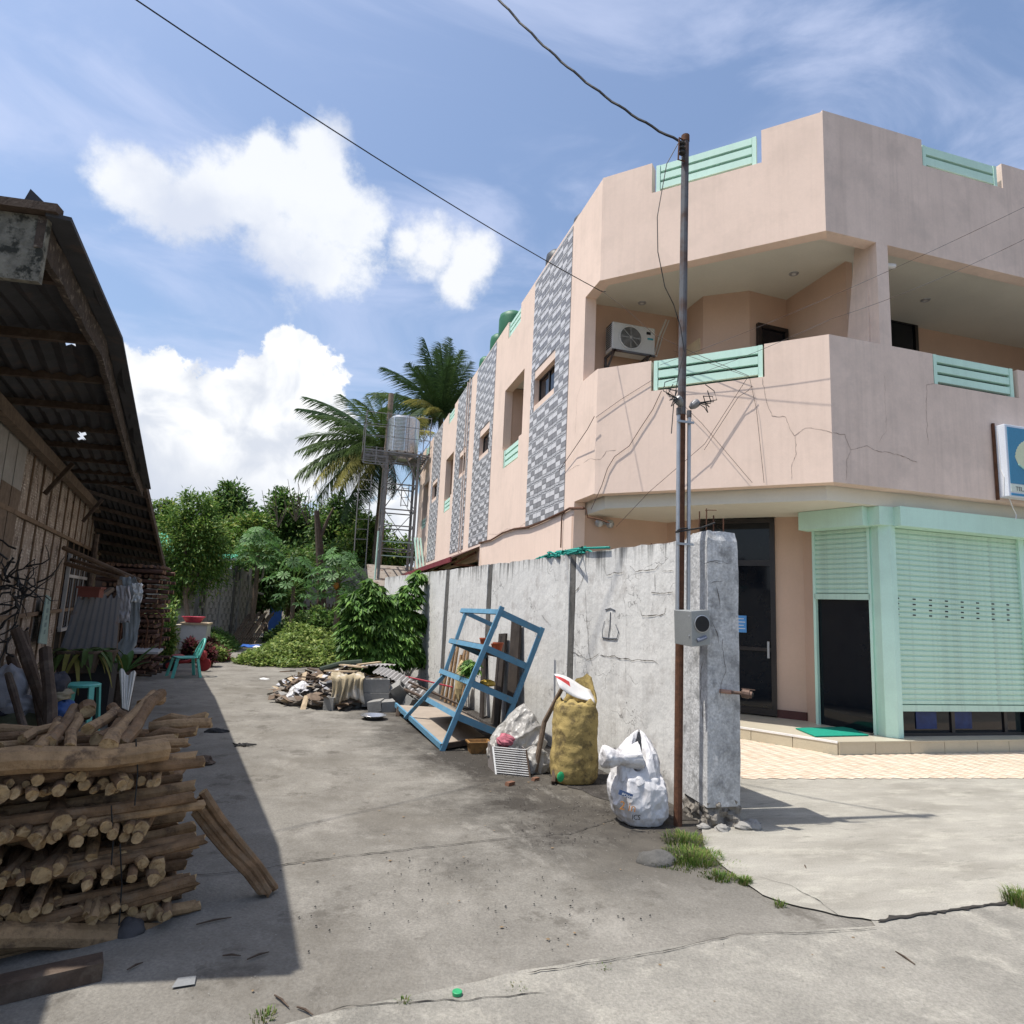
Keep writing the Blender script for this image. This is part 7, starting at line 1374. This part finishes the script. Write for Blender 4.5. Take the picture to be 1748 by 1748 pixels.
def leafmesh(name, C, D, L, W, mats, parent=None, fold=.25, seed=0, wt=None):
    q = np.random.default_rng(seed); n = len(C); D = D/np.linalg.norm(D, axis=1)[:, None]
    upv = np.array([0, 0, 1.])+q.normal(size=(n, 3))*.35; S = np.cross(D, upv); S /= np.linalg.norm(S, axis=1)[:, None]+1e-9; Nn = np.cross(S, D)
    l = L*q.uniform(.6, 1.25, (n, 1)); ww = W*q.uniform(.7, 1.2, (n, 1)); m_ = C+D*l*.45
    v = np.stack([C, m_-S*ww/2+Nn*ww*fold, C+D*l, m_+S*ww/2+Nn*ww*fold], 1).reshape(-1, 3)
    org = ORG[parent.name] if parent else V((float(v[:, 0].mean()), float(v[:, 1].mean()), float(v[:, 2].min())))
    v = v-np.array(org); me = bpy.data.meshes.new(name); me.vertices.add(n*4); me.vertices.foreach_set('co', v.ravel())
    i4 = np.arange(n)[:, None]*4; idx = np.concatenate([i4+[[0, 1, 2]], i4+[[0, 2, 3]]], 1).ravel()
    me.loops.add(n*6); me.loops.foreach_set('vertex_index', idx.astype(np.int32)); me.polygons.add(n*2); me.polygons.foreach_set('loop_start', np.arange(0, n*6, 3, dtype=np.int32)); me.polygons.foreach_set('loop_total', np.full(n*2, 3, dtype=np.int32))
    p = q.choice(len(mats), n, p=wt) if wt else q.integers(len(mats), size=n)
    me.polygons.foreach_set('material_index', np.repeat(p, 2).astype(np.int32)); me.update(); me.validate()
    for a in mats: me.materials.append(a)
    o = bpy.data.objects.new(name, me); sc.collection.objects.link(o)
    if parent: o.parent = parent; ORG[o.name] = org
    else: o.location = org; ORG[o.name] = org
    return o
def crownpts(blobs, n, q, clump=26, cs=.22, shell=.5):
    Cs, Ds = [], []; vol = np.array([b[3]*b[4]*b[5] for b in blobs])**.67; cnt = (n*vol/vol.sum()).astype(int)
    for b, k in zip(blobs, cnt):
        c = np.array(b[:3]); r = np.array(b[3:6]); m_ = max(6, int(clump)); u = q.normal(size=(m_, 3)); u /= np.linalg.norm(u, axis=1)[:, None]; rad = q.uniform(shell, 1., (m_, 1))**.7
        cc_ = u*rad; pick = q.integers(m_, size=k); off = q.normal(size=(k, 3))*cs; p = cc_[pick]+off
        Cs.append(c+p*r); d = p*r*.6+q.normal(size=(k, 3))*r.mean()*.45+np.array([0, 0, -.25*r.mean()]); Ds.append(d)
    return np.concatenate(Cs), np.concatenate(Ds)
def tree(name, label, base, blobs, n, L, W, mats, tr=.12, seed=0, clump=26, cs=.22, trm=None, limbs=True, cat='tree', group=None, wt=None, shell=.5):
    q = np.random.default_rng(seed); t = thing(name, label, cat, base, group); base = V(base)
    C, D = crownpts(blobs, n, q, clump, cs, shell); leafmesh('crown', C, D, L, W, mats, t, seed=seed, wt=wt)
    if tr:
        top_ = V((blobs[0][0], blobs[0][1], blobs[0][2])); mid = base.lerp(top_, .5)+V((q.normal()*.15, q.normal()*.15, 0)); mb = MB(); mb.tube([base, base.lerp(mid, .5)+V((.04, 0, 0)), mid, top_], [tr, tr*.85, tr*.7, tr*.35], 8, jit=.08); mb.build('trunk', trm or WOODM, t)
        if limbs:
            for b in blobs[1:]: MB().tube([mid, mid.lerp(V(b[:3]), .5)+V((0, 0, .1)), V(b[:3])], [tr*.45, tr*.3, tr*.12], 6).build('limb', trm or WOODM, t)
    return t
def bl(px, py, Y, rpx, k=1., ky=1.): p = AY(px, py, Y); d = (p-CAM).dot(_f); r = rpx/FPX*d; return (p.x, p.y, p.z, r*k, r*.9, r*ky)
def gb(px, Y, py=1095): p = AY(px, py, Y); return (p.x, p.y, 0)
# back row
tree('mango_tree', 'tall dark round tree on the skyline right of the airy tree', gb(395, 44), [bl(388, 865, 44, 34, 1, 1), bl(372, 900, 44, 40), bl(410, 895, 44, 34), bl(390, 840, 44, 16), bl(420, 930, 44, 30)], 9000, .34, .16, DK, .25, 1)
tree('mango_tree', 'dense dark mango tree in the middle of the background', gb(505, 40), [bl(500, 905, 40, 45), bl(480, 880, 40, 32), bl(530, 900, 40, 38), bl(475, 930, 40, 38), bl(520, 950, 40, 48), bl(482, 850, 40, 14)], 13000, .30, .14, DK, .3, 2)
tree('leafy_tree', 'ragged tree with sparse top right of the dead trunk', gb(590, 36), [bl(588, 885, 36, 34), bl(565, 905, 36, 34), bl(606, 905, 36, 26), bl(580, 935, 36, 44), bl(575, 860, 36, 14)], 8000, .26, .12, DK, .2, 3, shell=.3)
tree('leafy_tree', 'bright green bushy tree low beside the tower', gb(620, 34), [bl(622, 905, 34, 24), bl(612, 935, 34, 36), bl(640, 945, 34, 20)], 5000, .24, .12, MD, .15, 4)
tree('leafy_tree', 'pale green tree behind the lean-to roof at the left', gb(275, 38), [bl(268, 888, 38, 26), bl(285, 915, 38, 30), bl(262, 930, 38, 30), bl(290, 870, 38, 14)], 6500, .24, .11, MD, .2, 5)
tree('airy_tree', 'tall airy tree with small leaves behind the white cabinet', gb(325, 21), [bl(322, 925, 21.5, 48), bl(312, 880, 21.5, 30), bl(340, 868, 21.5, 26), bl(350, 915, 21.5, 36), bl(300, 955, 21.5, 36), bl(335, 975, 21.5, 42), bl(365, 950, 21.5, 30), bl(318, 848, 21.5, 12), bl(300, 1010, 21.5, 22)], 16000, .13, .05, MD, .09, 6, clump=34, cs=.25, shell=.2, wt=[.3, .35, .25, .1])
tree('leafy_tree', 'bushy tree between the airy tree and the papayas', gb(395, 31), [bl(390, 935, 31, 42), bl(420, 915, 31, 34), bl(440, 900, 31, 22), bl(405, 965, 31, 44)], 9000, .24, .11, MD, .15, 7)
tree('leafy_tree', 'dark green tree overhanging the path end', gb(455, 28), [bl(450, 985, 28, 46), bl(425, 1000, 28, 34), bl(480, 1000, 28, 38), bl(440, 960, 28, 34), bl(500, 975, 28, 34), bl(415, 1040, 28, 22)], 12000, .20, .10, DK[1:]+MD[:1], .10, 8)
tree('leafy_tree', 'green thicket tree behind the picket fence', gb(540, 33), [bl(545, 1000, 33, 42), bl(515, 1020, 33, 34), bl(575, 1020, 33, 44), bl(610, 1000, 33, 36), bl(640, 1010, 33, 30), bl(560, 960, 33, 34)], 13000, .24, .11, DK, .12, 9)
tree('leafy_tree', 'low green tree seen through the water tower legs', gb(680, 40), [bl(675, 945, 40, 22), bl(700, 938, 40, 18), bl(655, 940, 40, 20)], 4000, .26, .12, MD, .12, 10)
tree('leafy_tree', 'dark tree far behind the bright one beside the tower', gb(600, 50), [bl(560, 940, 50, 60), bl(620, 945, 50, 50), bl(500, 960, 50, 60), bl(440, 960, 50, 60), bl(380, 960, 50, 55), bl(320, 955, 50, 50)], 11000, .5, .25, DK, .2, 11, limbs=False)
tag(MB().tube([gb(548, 30), AY(548, 1000, 30), AY(545, 930, 30), AY(540, 872, 30)], [.22, .19, .16, .10], 9, jit=.1).tube([AY(548, 915, 30), AY(560, 885, 30), AY(570, 866, 30)], [.08, .06, .03], 6).build('dead_trunk', WOODD), 'bare dead trunk with broken fork in the middle background', 'trunk')
q = np.random.default_rng(8)
for k, (px, py) in enumerate(((475, 860), (505, 850), (525, 855), (545, 850))):
    mb = MB(); b = AY(px, py+40, 38)
    for j in range(7): a = b; e_ = AY(px+q.normal()*16, py-10+q.normal()*10, 38); mb.tube([a, a.lerp(e_, .6)+V((q.normal()*.15, 0, 0)), e_], [.03, .02, .01], 5)
    tag(mb.build('bare_twigs', WOODM), 'bare twigs against the sky, '+ORD[k]+' cluster from left', 'twigs', 'bare twigs above the dark mango tree')
# papayas with separate palmate leaves
def palmleaf(parent):
    mb = MB()
    for k in range(9):
        a = R(-150+300*k/8); L_ = .36*(1-.25*abs(k-4)/4); d = V((_c(a), _s(a), 0)); s_ = V((-_s(a), _c(a), 0))
        mb.add([V((0, 0, 0)), d*L_*.35-s_*.022+V((0, 0, .01)), d*L_*.65-s_*.048, d*L_*.7-s_*.015, d*L_+V((0, 0, -.08)), d*L_*.7+s_*.015, d*L_*.65+s_*.048, d*L_*.35+s_*.022+V((0, 0, .01))], [(0, 1, 7), (1, 3, 5, 7), (1, 2, 3), (7, 5, 6), (3, 4, 5)], 0)
    mb.v = [(v[0]+parent.location.x, v[1]+parent.location.y, v[2]+parent.location.z) for v in mb.v]; return mb
def papaya(base, top_, n, label, seed, mats, spread=1.):
    q = np.random.default_rng(seed); t = thing('papaya_tree', label, 'tree', base); base, top_ = V(base), V(top_); MB().tube([base, base.lerp(top_, .5)+V((.05, 0, 0)), top_], [.10, .085, .06], 9, jit=.05).build('trunk', WOODM, t)
    src = [None]*len(mats)
    for k in range(n):
        a = k*2.4+q.uniform(-.3, .3); el = R(70-100*k/n+q.uniform(-10, 10)); L_ = q.uniform(.55, .85)*spread; d = V((_c(a)*_c(el), _s(a)*_c(el), _s(el))); p0 = top_+V((0, 0, -.35*k/n)); p1 = p0+d*L_+V((0, 0, .05))
        MB().tube([p0, p0.lerp(p1, .5)+V((0, 0, .04)), p1], [.012, .010, .007], 5).build('petiole', MATS['leaf_bright'], t)
        mi = k % len(mats)
        if src[mi] is None: o = palmleaf(t).build('leaf', mats[mi], t); src[mi] = o
        else: o = inst(src[mi], t, name='leaf')
        xax = V((d.x+q.normal()*.3, d.y+q.normal()*.3, -.5+q.uniform(-.35, .3))).normalized(); zax = (V((0, 0, 1))-xax*xax.z).normalized(); yax = zax.cross(xax)
        Mx = Matrix((xax, yax, zax)).transposed().to_4x4(); s_ = q.uniform(.8, 1.15)*spread; o.matrix_local = Matrix.Translation(p1-ORG[t.name]) @ Mx @ Matrix.Scale(s_, 4)
    return t
PM = [LM('papaya_a', (0.076, 0.173, 0.044)), LM('papaya_b', (0.110, 0.226, 0.062)), LM('papaya_c', (0.062, 0.133, 0.044))]
p = AY(578, 985, 20.5); papaya((p.x, p.y, 0), (p.x, p.y, AY(570, 985, 20.5).z), 64, 'large papaya tree with broad pale leaves before the water tower', 31, PM, 1.0)
p = AY(440, 950, 25); papaya((p.x, p.y, 0), (p.x, p.y, AY(440, 940, 25).z), 60, 'papaya tree with drooping leaves left of the dark mango', 32, PM, 1.05)
p = AY(500, 1010, 24); papaya((p.x, p.y, 0), (p.x, p.y, AY(500, 1000, 24).z), 26, 'smaller papaya tree low between the two larger ones', 33, PM, 1.1)
p = AY(610, 1030, 22); tag(MB().lathe(AY(574, 1000, 20.4), [(.001, -.12), (.07, -.06), (.09, 0), (.06, .08), (.001, .1)], 12).build('papaya_fruit', mat('orange_fruit', (.50, .20, .05), .5)), 'orange papaya fruit under the crown of the big papaya', 'fruit')
# shrub with drooping leaf fans by the wall
def shrub(name, label, base, blobs, nf, L, W, mats, seed, stem=.03):
    q = np.random.default_rng(seed); t = thing(name, label, 'shrub', base); C, D = [], []; vol = np.array([b[3]*b[4]*b[5] for b in blobs])**.67
    for b, k in zip(blobs, (nf*vol/vol.sum()).astype(int)):
        u = q.normal(size=(k, 3)); u /= np.linalg.norm(u, axis=1)[:, None]; P = np.array(b[:3])+u*q.uniform(.55, 1, (k, 1))*np.array(b[3:6])
        for p, d0 in zip(P, u):
            az = math.atan2(d0[1], d0[0])+q.normal()*.5; spr = q.uniform(.6, 1.2)
            for j in range(9):
                a = az+(j-4)*.28*spr; C.append(p+np.array([_c(az), _s(az), 0])*.02*abs(j-4)*-1); D.append([_c(a), _s(a), -.55-.28*abs(_s(j*2.1))+q.normal()*.12])
    leafmesh('crown', np.array(C), np.array(D), L, W, mats, t, fold=.18, seed=seed)
    base = V(base)
    for b in blobs: MB().tube([base, base.lerp(V(b[:3]), .5)+V((0, 0, .12)), V(b[:3])], [stem, stem*.7, stem*.35], 6).build('stem', WOODM, t)
    return t
SH = [LM('shrub_a', (0.069, 0.160, 0.027), .3), LM('shrub_b', (0.117, 0.239, 0.044), .3), LM('shrub_c', (0.179, 0.319, 0.062), .35), LM('shrub_d', (0.041, 0.100, 0.020), .3)]
shrub('drooping_shrub', 'large bright green shrub with drooping leaves against the wall', G(655, 1150), [bl(620, 1060, 13.2, 36), bl(605, 1030, 13.2, 26), bl(640, 1020, 13.2, 26), bl(650, 1090, 13.2, 38), bl(610, 1100, 13.2, 32), bl(690, 1050, 13.3, 28), bl(700, 1015, 13.3, 22), bl(715, 985, 13.4, 14), bl(690, 1110, 13.2, 30), bl(725, 1120, 13.3, 14), bl(630, 1000, 13.2, 14), bl(655, 1130, 13.0, 24), bl(720, 1060, 13.4, 16), bl(665, 1060, 13.3, 34), bl(680, 1085, 13.2, 34), bl(670, 1035, 13.3, 26), bl(635, 1125, 13.1, 30), bl(670, 1120, 13.1, 28), bl(600, 1075, 13.2, 26)], 1750, .21, .062, SH, 41)
shrub('potted_shrub', 'small green plant on the middle rack shelf', onshelf(2, .1, .25), [(onshelf(2, .1, .25).x, onshelf(2, .1, .25).y, onshelf(2, .1, .25).z+.14, .09, .14, .12)], 40, .12, .04, SH, 42, .006)
# vine mound
def mound(name, label, c, r, n, L, W, mats, seed, h):
    q = np.random.default_rng(seed); C = []; D = []
    for _ in range(n):
        a = q.uniform(0, 6.28); rr = q.random()**.5; k = 1+.25*noise.noise(V((_c(a)*1.5, _s(a)*1.5, seed))); x, y = c[0]+r[0]*rr*_c(a)*k, c[1]+r[1]*rr*_s(a)*k; z = h*(1-rr**2.2)*(1+.7*noise.noise(V((x*1.6, y*1.6, 0)))+.3*noise.noise(V((x*5, y*5, 2))))+q.uniform(-.06, .08); C.append((x, y, max(.01, z))); D.append((q.normal(), q.normal()-.3, q.uniform(-.5, 1.1)))
    return tag(leafmesh(name, np.array(C), np.array(D), L, W, mats, None, seed=seed), label, 'ground cover', kind='stuff')
mound('vine_mound', 'low mound of yellow-green vines behind the rubbish heap', (G(540, 1100).x-.1, 19.4), (1.5, 3.0), 14000, .12, .07, LT, 51, .62)
mound('vine_edge', 'trailing vines at the left foot of the mound', (G(470, 1118).x, 17.6), (.75, 1.1), 3000, .11, .07, LT, 52, .28)
mound('weed_patch', 'dark green weeds below the grey block wall', (-3.3, 21.2), (.9, 1.8), 6000, .12, .05, DK[1:]+MD[:1], 53, .45)
mound('purple_plants', 'low purple-leaved plants right of the white cabinet', (-2.75, 18.0), (.5, .8), 2600, .13, .05, PUR+[MD[0]], 54, .35)
mound('undergrowth', 'dark undergrowth filling the foot of the thicket', (0.6, 25), (2.6, 4.), 14000, .2, .09, DK, 55, 1.1)
mound('undergrowth', 'shadowy low growth under the trees left of the path', (-6.5, 25), (2.4, 3.), 7000, .2, .09, DK, 56, 1.2)
for k, (px, Y, rx, h, ms, lb) in enumerate(((283, 17.0, .22, .8, MD, 'leafy green bush left of the white cabinet'), (272, 18.2, .3, 1.3, MD, 'taller leafy bush between firewood and cabinet'), (325, 17.2, .16, .45, PUR, 'purple potted plant in front of the white cabinet'), (352, 16.3, .18, .4, PUR, 'purple-leaved plant behind the toy tricycle'), (367, 17.5, .18, .3, LT, 'small lime green plant right of the cabinet'))):
    p = AY(px, 1100, Y); tree('bush', lb, (p.x, p.y, 0), [(p.x, p.y, h*.55, rx, rx, h*.5)], 1500, .11, .055, ms, 0, 60+k, cat='bush', shell=.2)
    MB()
tree('dark_bush', 'dark leaved sprig behind the shrub against the wall', G(728, 1165), [bl(730, 1070, 13.9, 17)], 700, .14, .06, DK, .02, 70, cat='bush')
tag(MB().lathe((AY(325, 1100, 17.1).x, 17.1, 0), [(.10, 0), (.14, .22), (.15, .22), (.001, .2)], 12).build('black_pot', BLACK), 'black pot under the purple plant before the cabinet', 'pot')
mb = MB(); a = G(418, 1100, 0)
for pts in (((420, 1085), (422, 1040), (430, 1005), (448, 985), (452, 960)), ((424, 1025), (440, 1012), (450, 1015))): mb.tube([AY(*p, 25.5) for p in pts], [.06, .05, .045, .04, .03][:len(pts)], 7)
tag(mb.build('bent_trunk', mat('pale_bark', (.30, .27, .22), .9)), 'slim pale bent trunk right of the grey block wall', 'trunk')
# coconut palms
FR = [LM('palm_dark', (0.048, 0.093, 0.027), .3), LM('palm_mid', (0.083, 0.133, 0.037), .3), LM('palm_yellow', (0.331, 0.306, 0.088), .35)]
def frond(parent, L, m_, seed, droop):
    q = np.random.default_rng(seed); mb = MB(); K = 30; P = []; o = ORG[parent.name]
    for i in range(K+1): f = i/K; P.append(V((L*f*(1-.12*f*droop), 0, L*(.38*f-.62*droop*f*f))))
    mb.tube([p+o for p in P[::3]], [.035*(1-.8*i/10)+.004 for i in range(len(P[::3]))], 5)
    for i in range(4, K*3):
        f = i/(K*3); p = P[0].lerp(P[1], 0) if 0 else P[int(f*K)].lerp(P[min(K, int(f*K)+1)], f*K-int(f*K)); ll = L*.27*_s(math.pi*(.12+.86*f))**.6*q.uniform(.55, 1.15)
        for s_ in (-1, 1):
            d = V((.55+q.normal()*.06, s_*(.62+q.normal()*.08), -.28-.35*droop*f+q.normal()*.08)).normalized(); a = p+o; b = a+d*ll*.55; e_ = a+d*ll+V((0, 0, -ll*.28)); w_ = V((.6, -.2*s_, .3)).normalized()*.017*max(.6, L/4.5)
            mb.add([a-w_, a+w_, b+w_*.9, b-w_*.9, e_], [(0, 1, 2, 3), (3, 2, 4)])
    return mb.build('frond', m_, parent)
def palm(base, top_, specs, label, seed, tr=.17):
    t = thing('coconut_palm', label, 'palm', base); base, top_ = V(base), V(top_); n = 14; mb = MB(); mb.tube([base.lerp(top_, i/n)+V((.12*_s(i/n*3), 0, 0)) for i in range(n+1)], [tr*(1.25-.35*i/n)+(.012 if i % 2 else 0) for i in range(n+1)], 10); mb.build('trunk', WOODM, t)
    q = np.random.default_rng(seed); cache = {}; specs = specs+[(a+q.uniform(9, 20), e-q.uniform(2, 12), l*q.uniform(.8, 1.0), m, d) for a, e, l, m, d in specs]
    for k, (az, el, L, m_, dr) in enumerate(specs):
        key = (m_, round(dr, 1))
        if key not in cache: cache[key] = frond(t, 4.6, FR[m_], seed+len(cache), dr); o = cache[key]
        else: o = inst(cache[key], t, name='frond')
        o.matrix_local = Matrix.Translation(top_+V((.12*_s(3), 0, 0))-ORG[t.name]) @ Matrix.Rotation(R(az), 4, 'Z') @ Matrix.Rotation(-R(el), 4, 'Y') @ Matrix.Rotation(R(q.uniform(-25, 25)), 4, 'X') @ Matrix.Scale(L/4.6, 4)
    return t
t1 = AY(655, 770, 33)
palm((t1.x-.2, 33, 0), t1, [(175, 30, 5.2, 0, .6), (165, 12, 4.8, 1, .8), (190, 0, 4.4, 1, .9), (180, -12, 5.0, 1, .9), (200, -22, 4.6, 2, .9), (168, -35, 4.6, 1, .8), (215, -30, 4.0, 2, .9), (150, 45, 4.4, 0, .5), (120, 60, 3.6, 0, .3), (60, 65, 3.6, 0, .3), (20, 50, 3.6, 0, .5), (240, 35, 4.0, 1, .8), (270, 20, 4.0, 1, .9), (300, 25, 4.0, 2, .8), (235, -5, 3.8, 1, .9), (255, -45, 3.2, 0, .8), (290, -50, 3.2, 0, .8), (340, -20, 3.6, 1, .9), (10, -10, 3.6, 0, .8), (90, 10, 4, 0, .8), (130, -10, 4, 1, .8), (205, 20, 4.6, 1, .8), (222, -60, 4.4, 0, .5), (200, -70, 4.6, 0, .4)], 'coconut palm with drooping yellowish fronds behind the water tank', 91)
t2 = AY(752, 715, 38)
palm((t2.x+.5, 38, 0), t2, [(170, 62, 5.2, 0, .25), (140, 72, 5.0, 0, .2), (90, 80, 5.2, 0, .2), (30, 66, 5.0, 0, .3), (10, 48, 4.8, 0, .5), (185, 38, 5.0, 0, .7), (178, 20, 5.0, 1, .8), (200, 5, 4.6, 0, .9), (220, 40, 4.4, 0, .7), (250, 55, 4.4, 0, .5), (290, 60, 4.4, 1, .4), (320, 45, 4.4, 0, .6), (230, 10, 4, 2, .9), (260, -10, 3.6, 1, .9), (160, -15, 4.4, 0, .9), (345, 20, 4.2, 0, .8), (205, -30, 4, 0, .9), (60, 72, 4.8, 0, .25), (120, 58, 4.6, 0, .4)], 'taller coconut palm with upright dark fronds behind the pink building', 92)
a, b = AY(642, 1000, 30.5), AY(668, 672, 30.5); mb = MB(); n = 22
mb.tube([V((a.x, a.y, 0)).lerp(b, i/n) for i in range(n+1)], [.17-.05*i/n+(.010 if i % 2 else 0) for i in range(n+1)], 11); tag(mb.build('palm_trunk', mat('palm_bark', (.23, .175, .13), .95, .25, 8, .5)), 'headless leaning coconut trunk left of the steel tank', 'trunk')
